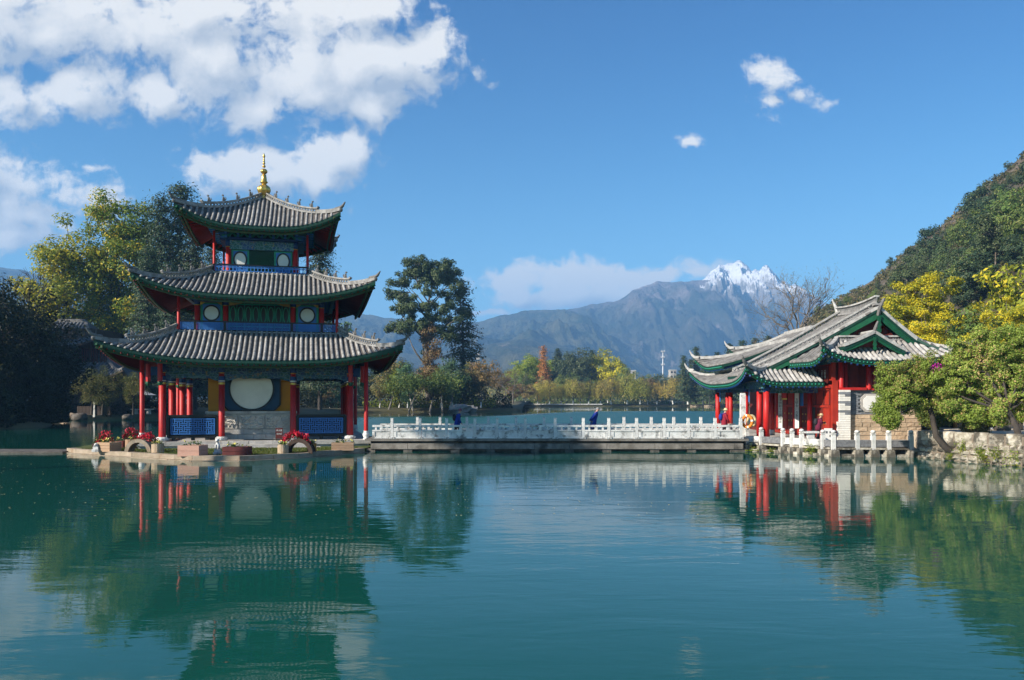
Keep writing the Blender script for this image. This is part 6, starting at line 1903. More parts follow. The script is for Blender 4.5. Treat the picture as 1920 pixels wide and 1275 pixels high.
# ivy and dry shoots round its trunk, and the dark cedar behind
put_tree(conifer(33, 8, .40, 'conifer', 9000, .05, .24, .8, 20), 868, 214, 'dark spreading cedar behind the tall eucalyptus', 'cedar_tree', z=1.5)
put_tree(make_tree('ivy', 24, 9, .26, 'rust', 9000, 'dark', [(0, 0, .55, .10, .10, .42), (0, 0, .3, .17, .15, .2)], .5, .2, .06, .5, 10, 90), 806, 202, 'brown ivy clad trunk column below the eucalyptus crown', 'ivy_clad_tree', z=1)
# --- trees of the wooded point
g1 = make_tree('g', 14, 21, .26, 'green', 5200, 'limed', [(0, 0, .58, .36, .34, .40)], cr=.11, clumps=55)
g2 = make_tree('g', 14, 22, .26, 'olive', 4600, 'limed', [(0, 0, .60, .30, .30, .36), (.12, 0, .45, .22, .2, .2)], cr=.10, clumps=50)
g3 = make_tree('g', 14, 23, .24, 'bamboo', 5000, 'limed', [(0, 0, .52, .27, .27, .44)], cr=.10, clumps=55)
g4 = make_tree('g', 14, 24, .24, 'lime', 4600, 'limed', [(0, 0, .55, .34, .32, .38)], cr=.10, clumps=50)
g5 = make_tree('g', 14, 25, .26, 'rust', 3600, 'limed', [(0, 0, .60, .36, .34, .34)], cr=.10, clumps=50)
g6 = make_tree('g', 14, 26, .24, 'yellowgreen', 4600, 'limed', [(0, 0, .58, .34, .32, .38)], cr=.10, clumps=50)
dk = make_tree('g', 14, 27, .26, 'conifer', 5200, 'dark', [(0, 0, .55, .36, .36, .42)], cr=.11, clumps=55)
def py2s(py, Y, H, z=1.0): return (zz(py, Y) - z) / H
for (ms, px, Y, py, lab) in [
    (g2, 712, 196, 692, 'olive tree at the water edge nearest the pagoda corner pillar'),
    (dk, 690, 205, 676, 'dark leafy tree seen between the right pagoda pillars'),
    (g4, 748, 196, 686, 'lime green tree left of the eucalyptus trunk'),
    (g3, 764, 192, 668, 'blue green bushy tree just left of the eucalyptus trunk'),
    (g2, 742, 210, 655, 'olive tree rising behind the lime green one'),
    (g3, 848, 193, 660, 'dense blue green tree just right of the eucalyptus trunk'),
    (g1, 826, 198, 690, 'dark green rounded tree in front of the eucalyptus trunk'),
    (dk, 872, 200, 692, 'dark green tree under the cedar at the tip of the point'),
    (g5, 902, 199, 668, 'brownish thin leaved tree at the tip of the point'),
    (g2, 884, 204, 676, 'olive tree between the cedar and the brownish tree'),
    (g1, 640, 205, 690, 'green tree seen through the right bay of the pagoda'),
    (g2, 590, 190, 700, 'olive tree seen through the right bay, left half'),
    (dk, 610, 210, 680, 'dark tree behind the right bay of the pagoda'),
    (dk, 560, 190, 690, 'dark tree just behind the right screen column'),
    (g5, 618, 186, 722, 'reddish bush like tree seen through the right bay')]:
    put_tree(ms, px, Y, lab, 'tree', s=py2s(py, Y, 13.6), z=1.0, rz=rt.uniform(0, 6))
# leaning whitewashed trunks at the water edge
for (px, Y, lean, h, lab) in [(728, 190, -.35, 5.5, 'leaning whitewashed trunk left of the two crossed stakes'), (766, 188, -.5, 6, 'whitewashed trunk leaning left below the blue green tree'), (775, 189, .28, 6.5, 'whitewashed trunk leaning right below the blue green tree'), (806, 190, -.25, 6, 'whitewashed trunk at the foot of the eucalyptus'), (830, 190, .12, 7, 'slender whitewashed trunk right of the eucalyptus foot'), (842, 189, -.3, 6, 'whitewashed trunk leaning over the rocks')]:
    h *= .5
    mb = MB(); mb.tube([(0, 0, -.3), (lean * h * -.5, 0, h * .5), (lean * h * -.9, 0, h)], [.26, .20, .13], 7)
    mb2 = MB(); mb2.tube([(lean * h * -.9, 0, h), (lean * h * -1.2, .3, h * 1.6), (lean * h * -1.3, .5, h * 2.2)], [.13, .09, .03], 5)
    rg = np.random.default_rng(int(px)); Cc = np.array([lean * h * -1.2, 0, h * 2.1]) + rg.normal(0, 1, (700, 3)) * np.array([1.3, 1.3, 1.0])
    t = thing('leaning_tree', lab, 'tree', (at(px, Y), Y, .4))
    o = obj('trunk', mb, M['beamstone'] if px in (728, 806) else M['limewash'], t); obj('branch', mb2, TK['dark'], o); link('crown', quads('crown', Cc, .25 * np.ones(700), .5, LM['green'], rg), t)
for k, (px, Y, s_, lab) in enumerate([(862, 188, 2.0, 'dark rock pile at the water edge right of the leaning trunks'), (880, 190, 1.5, 'smaller grey rock right of the rock pile')]):
    mb = MB(); mb.blob((0, 0, .5), (s_ * 1.3, s_, s_ * .6), k + 2, 9, 6, .6); tag(obj('boulder', mb, M['rock'], loc=(at(px, Y), Y, .2)), lab, 'rock')

# --- row of willows and autumn trees along the far shore
wl = [willow(11, 41, .24, 'willow', 4200), willow(11, 42, .24, 'willow_green', 4200, .44), willow(11, 43, .24, 'willow', 4200, .54), willow(11, 44, .22, 'willow_green', 4200, .5)]
rs = make_tree('g', 11, 45, .26, 'rust', 3200, 'limed', [(0, 0, .58, .40, .36, .36)], cr=.11, clumps=50, th=.2)
FAR = [  # mesh, px, distance, top row, label
    (rs, 962, 320, 715, 'reddish brown round tree where the far shore begins'),
    (g5, 935, 300, 702, 'rusty tree behind the tip of the point'),
    (rs, 985, 338, 716, 'brownish tree right of the far shore corner'),
    (wl[2], 1008, 345, 718, 'grey green willow left of the orange redwood foot'),
    (wl[0], 1030, 350, 712, 'pale willow under the tall round evergreen'),
    (wl[3], 1052, 352, 722, 'hanging willow with a grey cast, third of the row'),
    (wl[0], 1074, 354, 710, 'yellowish willow with russet top, above the first bridge stretch'),
    (rs, 1088, 358, 714, 'russet tree between two yellowish willows'),
    (wl[1], 1104, 355, 714, 'yellow green willow directly above the blue coated walker'),
    (wl[2], 1126, 356, 716, 'straw coloured willow right of the blue coated walker'),
    (wl[0], 1146, 357, 708, 'broad straw coloured willow below the yellow topped tree'),
    (wl[1], 1176, 358, 700, 'large bright green willow in the middle of the far shore'),
    (wl[3], 1200, 359, 708, 'dark bottomed green willow leaning on the bright one'),
    (rs, 1214, 364, 704, 'russet tree right of the large bright willow'),
    (wl[2], 1232, 360, 716, 'pale thin willow in front of the white mast foot'),
    (wl[0], 1262, 352, 708, 'golden willow right of the white mast'),
    (wl[1], 1290, 350, 698, 'tall yellow green willow with rounded top near the porch'),
    (wl[2], 1318, 348, 696, 'broad golden willow left of the porch roof tip'),
    (rs, 1345, 344, 716, 'reddish tree seen under the porch eave'),
    (wl[3], 1368, 342, 714, 'green willow seen between the porch columns'),
    (wl[1], 1390, 338, 718, 'willow seen beside the tall white pillar')]
for (ms, px, Y, py, lab) in FAR:
    put_tree(ms, px, Y, lab, 'willow_tree' if ms in wl else 'tree', s=py2s(py, Y, 10.6), z=1.0, rz=rt.uniform(0, 6))
# second rank behind the willows
c1 = conifer(20, 61, .34, 'conifer', 5200, .1, .19); c2 = conifer(20, 62, .34, 'conifer', 5200, .15, .26, .75)
ora = conifer(20, 63, .30, 'orange', 5200, .06, .19, .8, 24)
ye = make_tree('y', 18, 64, .32, 'yellow', 4200, 'grey', [(0, 0, .6, .30, .28, .36)], cr=.10, clumps=50)
tg = make_tree('t', 20, 65, .32, 'yellowgreen', 5200, 'grey', [(0, 0, .6, .26, .26, .38)], cr=.09, clumps=60)
lg_ = make_tree('l', 18, 66, .32, 'lime', 5000, 'grey', [(0, 0, .6, .36, .34, .36)], cr=.11, clumps=55)
ev = make_tree('e', 20, 67, .34, 'euc', 5200, 'grey', [(0, 0, .68, .28, .26, .28)], cr=.10, clumps=50)
MID = [
    (lg_, 985, 400, 668, 'bright lime green tree left of the orange redwood'), (lg_, 1003, 410, 664, 'second lime green crown touching the orange redwood'),
    (g4, 965, 380, 680, 'lime green bush above the reddish brown tree'), (ora, 1019, 395, 652, 'slender orange dawn redwood, the only orange tree of the far shore'),
    (c2, 1046, 410, 655, 'tall dark evergreen right of the orange redwood'), (lg_, 1034, 420, 668, 'lime green crown peeping out between redwood and evergreen'),
    (ev, 1068, 400, 662, 'small dark flat topped tree left of the umbrella shaped one'), (ev, 1087, 398, 655, 'umbrella shaped dark tree standing above the canopy'),
    (g1, 1075, 380, 700, 'green bushy tree below the umbrella shaped one'), (c2, 1111, 405, 658, 'dark evergreen beside the tall green poplar'),
    (tg, 1124, 402, 654, 'tall green poplar with yellow top'), (g3, 1100, 384, 702, 'blue green tree in front of the poplar'),
    (ye, 1148, 396, 672, 'yellow topped tree, left of a pair'), (ye, 1163, 400, 674, 'yellow topped tree, right of a pair'),
    (g1, 1172, 390, 690, 'dark green tree right of the yellow pair'), (g2, 1140, 378, 706, 'olive tree in front of the yellow pair'),
    (g2, 1020, 374, 704, 'olive tree in front of the orange redwood'), (g1, 1052, 372, 704, 'green tree below the tall dark evergreen'),
    (g1, 1216, 420, 704, 'low green tree left of the white mast'), (dk, 1234, 430, 700, 'dark tree just left of the white mast'), (dk, 1270, 420, 698, 'dark tree right of the white mast'),
    (c2, 1248, 410, 712, 'small dark conifer at the foot of the white mast'),
    (g1, 985, 368, 700, 'green tree above the brownish one'), (g4, 1190, 384, 706, 'lime green tree behind the large bright willow'), (g2, 1205, 392, 704, 'olive crown behind the russet tree'),
    (c1, 1282, 330, 668, 'dark conifer, first of the group left of the hall'), (c1, 1305, 335, 652, 'tallest pointed conifer left of the hall'), (c2, 1325, 330, 668, 'broad conifer left of the wing roof tip'),
    (c2, 1345, 320, 662, 'conifer behind the wing roof tip'), (c1, 1368, 310, 646, 'conifer right of the wing roof tip'), (c2, 1392, 300, 640, 'broad conifer below the bare tree, left'), (c2, 1415, 290, 636, 'broad conifer below the bare tree, middle'),
    (c2, 1440, 270, 632, 'broad conifer below the bare tree, right'), (c1, 1295, 345, 676, 'young conifer in front of the tallest pointed one'),
    (dk, 1355, 300, 690, 'dark tree behind the porch roof'), (dk, 1330, 310, 692, 'dark tree above the golden willow')]
HT = {id(c1): 20, id(c2): 20, id(ora): 20, id(ye): 17, id(tg): 19.5, id(lg_): 17, id(ev): 19}
for (ms, px, Y, py, lab) in MID:
    put_tree(ms, px, Y, lab, 'conifer_tree' if ms in (c1, c2) else 'redwood_tree' if ms is ora else 'tree', s=py2s(py, Y, HT.get(id(ms), 13.6)), z=1.2, rz=rt.uniform(0, 6))
# a mass of wood beyond, no single tree to be told apart
rg = np.random.default_rng(99)
nC = 1500
pxs = rg.uniform(560, 1420, nC); Ys = rg.uniform(430, 620, nC)
hs_ = (3 + 9 * rg.random(nC)) * (0.7 + .5 * fbm(pxs / 40, Ys * 0, 5, 3))
Cs = np.stack([(pxs - 960) / FPX * Ys, Ys, 1.5 + hs_], 1)
idx = np.repeat(np.arange(nC), 34); C = Cs[idx] + rg.normal(0, 1, (len(idx), 3)) * np.array([2.6, 2.6, 2.2])
link('far_woods', quads('far_woods', C, .6 * rg.uniform(.6, 1.3, len(idx)), .6, LM['olive'], rg), kind='stuff')
# leaf-bare trees
b1 = bare(16, 71, .95, 6, 'grey', 500, .14, 'bare'); b2 = bare(16, 73, 1.0, 7, 'grey', 2600, .055, 'bare'); b3 = bare(14, 75, 1.1, 6, 'grey', 900, .12, 'rust')
put_tree(b1, 962, 262, 'wide leafless tree against the blue mountain at the end of the point', 'bare_tree', s=1.05, z=1)
put_tree(b3, 945, 230, 'rusty half bare tree at the end of the point', 'bare_tree', s=.8, z=1)
put_tree(b2, 1478, 118, 'dark half bare tree standing behind the hall roof against the snow peak', 'bare_tree', s=(1.6, 1.6, 1.6), z=1.2, rz=2)
# understorey along the far shore: hedges, white kerb, low white wall
def hedge_stuff(name, px0, px1, Yf, n, h, lf, seed, leaf=.3, z=1.0, dp=4):
    rg = np.random.default_rng(seed); px = rg.uniform(px0, px1, n); Y = np.array([Yf(p) for p in px]) + rg.uniform(0, dp, n)
    C = np.stack([(px - 960) / FPX * Y, Y, z + h * rg.random(n) ** 1.3 * (0.5 + fbm(px / 9, px * 0, seed, 3))], 1)
    return link(name, quads(name, C, leaf * rg.uniform(.6, 1.2, n), .6, LM[lf], rg), kind='stuff')
hedge_stuff('undergrowth', 960, 1400, lambda p: 366, 7000, 4.5, 'green', 301, .4)
hedge_stuff('undergrowth', 560, 960, lambda p: 203, 9000, 4.0, 'darkbank', 302, .28)
hedge_stuff('undergrowth', 680, 930, lambda p: 199, 2600, 2.2, 'lime', 303, .22)
for (px0, px1, Y, py0, py1, lab) in [(1225, 1292, 372, 750, 757, 'low white garden wall under the far willows'), (965, 1128, 347.5, 757.2, 758.6, 'thin pale kerb rail along the far promenade')]:
    mb = MB(); a, b = at(px0, Y), at(px1, Y); n = int((b - a) / 6)
    mb.box(((a + b) / 2, Y, zz((py0 + py1) / 2, Y)), (b - a, .4, (py1 - py0) / FPX * Y))
    for i in range(n + 1): mb.box((a + (b - a) * i / n, Y - .1, zz((py0 + py1) / 2, Y)), (.6, .5, (py1 - py0) / FPX * Y * 1.15))
    tag(obj('garden_wall', mb, M['whitestone']), lab, 'wall')
mb = MB(); mb.prism([(78, 350), (84, 345), (100, 338), (112, 320), (116, 324), (104, 345), (84, 356)], .0, .75); tag(obj('quay', mb, M['kerb']), 'pale stone quay edge along the far right shore', 'quay')
# white telecom mast and pale buildings on the plain
t = thing('telecom_mast', 'white telecom mast with three antenna platforms standing before the mountains', 'mast', (at(1243, 700), 700, 1.5))
mb = MB(); mb.tube([(0, 0, 0), (0, 0, 25), (0, 0, 44)], [.9, .65, .35], 10); obj('pole', mb, M['metal'], t)
for z_ in (32, 38.5, 43.6):
    mb = MB(); mb.lathe([(.4, -.2), (1.7, 0), (1.7, .2), (.4, .2)], (0, 0, z_), 12); pf = obj('platform', mb, M['metal'], t)
    mb = MB()
    for k in range(6): mb.box((1.6 * math.cos(k * 1.05), 1.6 * math.sin(k * 1.05), z_ + .5), (.25, .25, 1.6))
    obj('antennas', mb, M['metal'], pf)
def block(px0, px1, py, Y, label):
    a, b = at(px0, Y), at(px1, Y); H = zz(py, Y) - 1
    t = thing('building', label, 'building', ((a + b) / 2, Y, 1)); W = b - a
    mb = MB(); mb.box((0, 4, H / 2), (W, 8, H)); obj('wall', mb, M['stone'], t)
    mb = MB(); mb.box((0, 4, H + .2), (W + .6, 8.6, .4)); obj('roof', mb, M['whitestone'], t)
    n = max(2, int(W / 3.2)); m_ = max(1, int(H / 3.3))
    wb = MB(); wb.box((0, -.02, 0), (1.5, .1, 1.5)); wme = wb.mesh('window', [M['glass']])
    for i in range(n):
        for j in range(m_): link('window', wme, t, loc=(-W / 2 + W * (i + .5) / n, 0, H * (j + .55) / m_))
block(1257, 1268, 694, 640, 'small white building right of the white mast')
block(1301, 1309, 691, 540, 'narrow pale building left of the tallest conifer')
block(1168, 1192, 695, 620, 'low pale building with flat roof left of the white mast')
block(893, 899, 664, 620, 'narrow white tower block beyond the point, left of the bare tree')
# ------------------------------------------------------------------ left bank: tall trees, dark bank trees, temple house
lt1 = make_tree('t', 40, 81, .27, 'tallgreen', 40000, 'dark', [(0, 0, .62, .185, .17, .34), (-.05, 0, .82, .12, .10, .16), (.07, 0, .76, .12, .10, .18), (.10, 0, .45, .15, .14, .22), (-.08, 0, .38, .15, .14, .2)], .42, .15, .050, .5, 18, 200, shell=.35)
lt2 = make_tree('t', 34, 82, .27, 'yellowgreen', 20000, 'dark', [(0, 0, .60, .16, .15, .30), (.10, 0, .66, .12, .11, .2), (-.14, 0, .46, .13, .12, .18), (-.05, 0, .34, .18, .14, .18)], .38, .15, .050, .5, 18, 150, shell=.3)
put_tree(lt1, 228, 150, 'tall full green tree with golden top left of the pagoda', 'tree', s=1.06, z=1.5)
put_tree(lt2, 122, 146, 'tall yellow green tree with thin top beside the green one', 'tree', s=1.14, z=1.5)
cp1 = conifer(34, 84, .23, 'conifer', 22000, .12, .17, .75, 26, 'dark', .1); cp2 = conifer(34, 85, .23, 'conifer', 22000, .1, .15, .7, 26, 'dark', .05)
for (ms, px, Y, py, lab) in [(cp1, 303, 142, 376, 'dark cypress left of the top pagoda roof'), (cp2, 338, 146, 352, 'tallest dark cypress with its tip at the top roof horn'), (cp1, 366, 140, 440, 'dark cypress right behind the middle pagoda roof'), (cp2, 278, 136, 470, 'shorter dark cypress in front of the green tree'), (cp1, 320, 132, 500, 'low dark cypress above the lowest roof'), (cp2, 398, 138, 470, 'dark cypress hidden behind the pagoda body'), (cp1, 600, 138, 436, 'dark conifer showing right of the top storey')]:
    put_tree(ms, px, Y, lab, 'cypress_tree', 'tree', s=(zz(py, Y) - 1) / 34, z=1.2, rz=rt.uniform(0, 6))
put_tree(conifer(9, 86, .2, 'bamboo', 2500, .1, .2), 650, 175, 'small conifer peeking above the right end of the lowest roof', 'cypress_tree', 'tree', s=2.1, z=1)
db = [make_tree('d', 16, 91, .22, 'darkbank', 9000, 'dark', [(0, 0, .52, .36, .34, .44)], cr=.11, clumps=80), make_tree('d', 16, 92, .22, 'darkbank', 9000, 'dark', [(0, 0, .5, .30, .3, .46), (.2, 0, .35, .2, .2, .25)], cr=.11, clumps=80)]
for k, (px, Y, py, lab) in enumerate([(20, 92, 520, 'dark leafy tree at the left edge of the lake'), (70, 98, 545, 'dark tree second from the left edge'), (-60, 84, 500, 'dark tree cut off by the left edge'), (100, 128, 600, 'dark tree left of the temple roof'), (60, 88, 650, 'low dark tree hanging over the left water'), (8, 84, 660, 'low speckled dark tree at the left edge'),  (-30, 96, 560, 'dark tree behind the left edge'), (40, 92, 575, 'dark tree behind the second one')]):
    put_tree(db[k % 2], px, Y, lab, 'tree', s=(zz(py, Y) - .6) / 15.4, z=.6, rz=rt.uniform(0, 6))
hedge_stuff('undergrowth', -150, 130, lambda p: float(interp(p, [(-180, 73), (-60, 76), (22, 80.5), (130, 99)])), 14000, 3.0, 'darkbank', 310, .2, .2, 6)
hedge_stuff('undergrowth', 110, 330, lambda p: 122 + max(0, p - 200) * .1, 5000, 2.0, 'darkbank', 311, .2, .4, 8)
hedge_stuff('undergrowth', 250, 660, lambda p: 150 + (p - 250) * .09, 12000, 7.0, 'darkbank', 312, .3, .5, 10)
put_tree(bare(13, 94, .7, 6, 'dark', 0, th=.26), 22, 104, 'leafless twiggy tree rising above the left dark trees', 'bare_tree', 'tree', s=1.45, z=1)
put_tree(bare(13, 96, .7, 6, 'dark', 200, .1, th=.26), 92, 150, 'thin bare treetop above the yellow green tree', 'bare_tree', 'tree', s=2.0, z=1)
def pine_clumps(H, seed, n=42, leaf=.13, count=9000):
    rg = np.random.default_rng(seed); cl = []
    for i in range(n):
        d = rg.normal(0, 1, 3); d /= np.linalg.norm(d); p = np.array([0, 0, .58]) + d * np.array([.42, .36, .38]) * (.45 + .55 * rg.random()); cl.append(p * H)
    cl = np.array(cl); idx = rg.integers(0, n, count); d = rg.normal(0, 1, (count, 3)); d /= np.linalg.norm(d, axis=1)[:, None]
    C = cl[idx] + d * (.105 * H * rg.random(count) ** .4)[:, None]
    segs = [([(0, 0, 0), (.02 * H, 0, .3 * H), (0, 0, .75 * H)], [.03 * H, .022 * H, .01 * H])]
    for c in cl: segs.append((bend((0, 0, c[2] * .75), c, rg, .1, 3), [.008 * H, .006 * H, .004 * H, .002 * H]))
    return tubes_mesh('trunk', segs, TK['dark']), quads('crown', C, leaf * np.ones(count), .22, LM['pine'], rg, .2, d)
pn1, pn2 = pine_clumps(7, 97), pine_clumps(7, 98, 36)
put_tree(pn1, 192, 112, 'tufted olive pine before the temple, left of a pair', 'pine_tree', 'tree', s=(zz(686, 112) - .8) / 7.0, z=.8)
put_tree(pn2, 250, 112, 'tufted olive pine beside the left corner pillar', 'pine_tree', 'tree', s=(zz(696, 112) - .8) / 7.2, z=.8, rz=2)
put_tree(pn2, 172, 116, 'smaller shaded pine behind the left tufted pine', 'pine_tree', 'tree', s=.95, z=.8, rz=1)
# temple house with two tiers of dark roofs
th_ = thing('temple_house', 'dark timber temple house with two tiers of slate roofs behind the pines', 'house', (0, 0, 0))
HY = 128.0
def house_roof(x0, x1, y0, y1, ze, zt, inset, lift, name='roof'):
    sh = MB(); fs = []
    L, W = x1 - x0, y1 - y0; D = W / 2
    fs.append(Face((x0, y0), (1, 0), (0, 1), L, D, inset, L - inset, ze, zt, 1.4, lift, lift, .5, .5))
    fs.append(Face((x1, y0), (0, 1), (-1, 0), W, inset, D, D, ze, zt, 1.4, lift, lift, .5, .5))
    fs.append(Face((x1, y1), (-1, 0), (0, -1), L, D, inset, L - inset, ze, zt, 1.4, lift, lift, .5, .5))
    fs.append(Face((x0, y1), (0, -1), (1, 0), W, inset, D, D, ze, zt, 1.4, lift, lift, .5, .5))
    for f in fs: f.sheet(sh, 16, 6, .25)
    r = obj(name, sh, [M['house_roof'], M['dark_wood'], M['dark_wood']], th_)
    for f in fs[:2]:
        for x in f.rows(.62):
            mb = MB()
            if f.row(mb, x, .16, 5): shade_smooth(obj('tile_row', mb, M['house_roof'], r))
    mb = MB()
    mb.bar((x0 + inset, (y0 + y1) / 2, zt + .2), (x1 - inset, (y0 + y1) / 2, zt + .2), .4, .6)
    for f in fs:
        P_ = [f.S(0, i / 8, .1) for i in range(9)]
        for i in range(8): mb.bar(P_[i], P_[i + 1], .4, .4)
        horn(mb, P_[8], (P_[8] - P_[7]), 1.6)
    obj('ridge', mb, M['horn'], r)
    return r
xa, xb_ = at(88, HY), at(182, HY)
house_roof(xa - 6, xb_ + .5, HY - 2, HY + 12, zz(650, HY), zz(604, HY + 5), 5, 1.2)
house_roof(at(70, HY), at(262, HY), HY - 6, HY + 10, zz(712, HY - 6), zz(668, HY), 6.5, 1.6)
mb = MB(); mb.box(((xa + xb_) / 2, HY + 5, (zz(650, HY) + 5) / 2 + 2), (xb_ - xa - 2, 9, zz(650, HY) - 3)); obj('wall', mb, M['dark_wood'], th_)
mb = MB(); mb.box((at(165, HY), HY + 2, 3.0), (at(245, HY) - at(90, HY), 9, 5.2)); obj('wall', mb, M['dark_wood'], th_)
for k in range(5):
    x = at(118, HY) + k * 1.45; mb = MB()
    for q in range(4): mb.box((x + q * .3, HY + .4, zz(668, HY)), (.09, .1, 2.6))
    w_ = obj('window', mb, M['red_dark'], th_); mb = MB(); mb.box((x + .45, HY + .5, zz(668, HY)), (1.2, .05, 2.5)); obj('pane', mb, M['glass'], w_)
# wooden fence with one white post, rocks, parasol, little lawn lamp
fe = thing('picket_fence', 'low dark picket fence with one white post below the pines', 'fence', (0, 0, 0))
mb = MB(); mb.box((0, 0, .6), (.16, .08, 1.3), None, .9); pk = mb.mesh('picket', [M['dark_wood']])
FY = 117
for i in range(24):
    px = 146 + i * 2.6; x = at(px, FY)
    if abs(px - 177) < 1.3:
        mb = MB(); mb.box((x, FY - .1, 1.5), (.28, .2, 2.2)); obj('white_post', mb, M['whitestone'], fe)
    else: link('picket', pk, fe, loc=(x, FY, .75))
mb = MB()
for z_ in (1.0, 1.7): mb.bar((at(144, FY), FY + .08, z_), (at(210, FY), FY + .08, z_), .06, .1)
obj('fence_rail', mb, M['dark_wood'], fe)
for k, (px, Y, s_, mt, lab) in enumerate([(130, 114, 1.3, 'stone_warm', 'sunlit tan rock at the left bank water edge'), (150, 113, 1.2, 'wet_shade_stone', 'dark rock right of the tan one on the left bank'), (238, 116, .8, 'wet_shade_stone', 'small dark rock below the right tufted pine')]):
    mb = MB(); mb.blob((0, 0, .3), (s_ * .95, s_ * .8, s_ * .55), 12 + k, 11, 8, .35); tag(obj('boulder', mb, M[mt], loc=(at(px, Y), Y, .1), smooth=True), lab, 'rock')
pu = thing('parasol', 'flat grey canvas parasol on the terrace left of the red pillars', 'parasol', (at(268, 121), 121, .9))
mb = MB(); mb.lathe([(2.05, 2.75), (1.4, 2.98), (.7, 3.25), (.08, 3.5)], (0, 0, 0), 8); obj('canopy', mb, M['umbrella'], pu)
mb = MB(); mb.tube([(0, 0, 0), (0, 0, 3.4)], .05, 6); obj('pole', mb, M['metal'], pu)
for k, (px, lab) in enumerate([(255, 'grey stone table under the parasol'), (279, 'second stone table right of the parasol pole')]):
    mb = MB(); mb.lathe([(.35, 0), (.3, .6), (.75, .68), (.75, .78)], (0, 0, 0), 10); tag(obj('stone_table', mb, M['stone'], loc=(at(px, 119), 119, .8)), lab, 'table')

# off-frame trees of the left shore, whose shade lies over the left bank, the bridge and the dark water
sh1 = make_tree('s', 30, 101, .5, 'darkbank', 5200, 'dark', [(0, 0, .55, .22, .22, .42)], cr=.08, clumps=90, shell=.2)
sh2 = make_tree('s', 30, 102, .42, 'darkbank', 4200, 'dark', [(0, 0, .85, .07, .145, .13)], cr=.05, clumps=60, shell=.1)  # unseen tree added here, high crown shaped to throw shade on the footbridge
for k, (x, y, s_) in enumerate([(-92, 38, 1.0), (-98, 50, 1.05), (-88, 58, .95), (-100, 66, 1.1), (-86, 72, .9), (-78, 66, .8), (-104, 104, 1.25), (-98, 112, 1.2), (-112, 96, 1.3), (-100, 122, 1.1)]):
    put_tree(sh1, 0, y, 'tall dark tree on the left shore outside the picture', 'tree', s=s_, z=1, rz=k, X=x, group='trees on the left shore')
for (x, y, s_) in [(-38.5, 23.3, 1.0)]:
    put_tree(sh2, 0, y, 'unseen tree on the near left shore, crown shaped to shade the footbridge', 'tree', s=s_, z=.6, rz=0, X=x)
mb = MB(); mb.prism([(-36.5, 10), (-35.5, 26), (-40, 29), (-70, 32), (-70, 6)], -.6, .6); obj('left_spit', mb, M['bank'], kind='structure')

# ------------------------------------------------------------------ the hill's scrub and trees
rg = np.random.default_rng(500)
n = 5200
pxh = rg.uniform(1410, 2350, n); th = rg.random(n) ** .75
bx, by, bz = hill_pt(pxh, th)
keep = fbm(bx / 14, by / 14, 71, 4) > .36
bx, by, bz = bx[keep], by[keep], bz[keep]; n = len(bx)
sz = rg.uniform(.7, 2.0, n)
L_ = 26
idx = np.repeat(np.arange(n), L_)
d = rg.normal(0, 1, (n * L_, 3)); d[:, 2] = np.abs(d[:, 2]); d /= np.linalg.norm(d, axis=1)[:, None]
C = np.stack([bx, by, bz], 1)[idx] + d * (sz[idx] * rg.random(n * L_) ** .4)[:, None] * np.array([1, 1, 1.0])
link('hillside_scrub', quads('hillside_scrub', C, .40 * rg.uniform(.6, 1.3, n * L_), .6, LM['scrub'], rg, out=d), kind='stuff')
he = [make_tree('h', 15, 111, .30, 'euc', 4200, 'pale', [(0, 0, .62, .34, .32, .34), (.12, 0, .45, .26, .24, .24)], cr=.10, clumps=50), make_tree('h', 15, 112, .30, 'green', 4200, 'grey', [(0, 0, .58, .32, .32, .38)], cr=.10, clumps=50), make_tree('h', 15, 113, .30, 'conifer', 4200, 'dark', [(0, 0, .6, .30, .3, .36)], cr=.10, clumps=50)]
hty = make_tree('h', 12, 114, .22, 'yellowgreen', 4500, 'grey', [(0, 0, .55, .30, .30, .40)], cr=.10, clumps=50)
def on_hill(ms, px, t, h, label, group=None, H=15.0, name='tree'):
    x, y, z = hill_pt(px, t); return put_tree(ms, px, float(y), label, name, s=h / H, z=float(z) - .3, rz=rt.uniform(0, 6), group=group)
# eucalyptus grove half way up, and single trees among the scrub
n_ = 0
for k in range(64):
    px = rt.uniform(1690, 2080); c_ = interp(px, HILL_CREST)
    py = rt.uniform(max(c_ + 62, 395), 590)
    # parameter of the slope seen at that row
    best = min((abs(float(hill_pt(px, t)[2]) - zz(py, float(hill_pt(px, t)[1]))), t) for t in [i / 60 for i in range(3, 60)])
    on_hill(he[k % 3], px, best[1], rt.uniform(9, 14) if py < 520 else rt.uniform(8, 11), 'dark evergreen of the dense grove on the hillside behind the yellow trees', 'grove of dark evergreens on the hillside')
for k in range(46):
    px = rt.uniform(1520, 2050); t = rt.uniform(.35, 1.0)
    on_hill(he[(k + 1) % 3], px, t, rt.uniform(3.0, 5.0), 'small dark tree scattered among the scrub high on the hillside', 'small trees scattered over the hillside scrub')
for k in range(24):
    px = rt.uniform(1500, 1720); t = rt.uniform(.04, .3)
    on_hill(he[k % 3], px, t, rt.uniform(6, 9), 'bushy green tree at the hill foot behind the hall roof', 'green trees along the hill foot')
on_hill(hty, 1625, .10, 11.0, 'yellow green drooping tree left of the golden tree behind the ridge', None, 12)
on_hill(hty, 1640, .16, 12.0, 'second yellow green tree behind the hall ridge', None, 12)
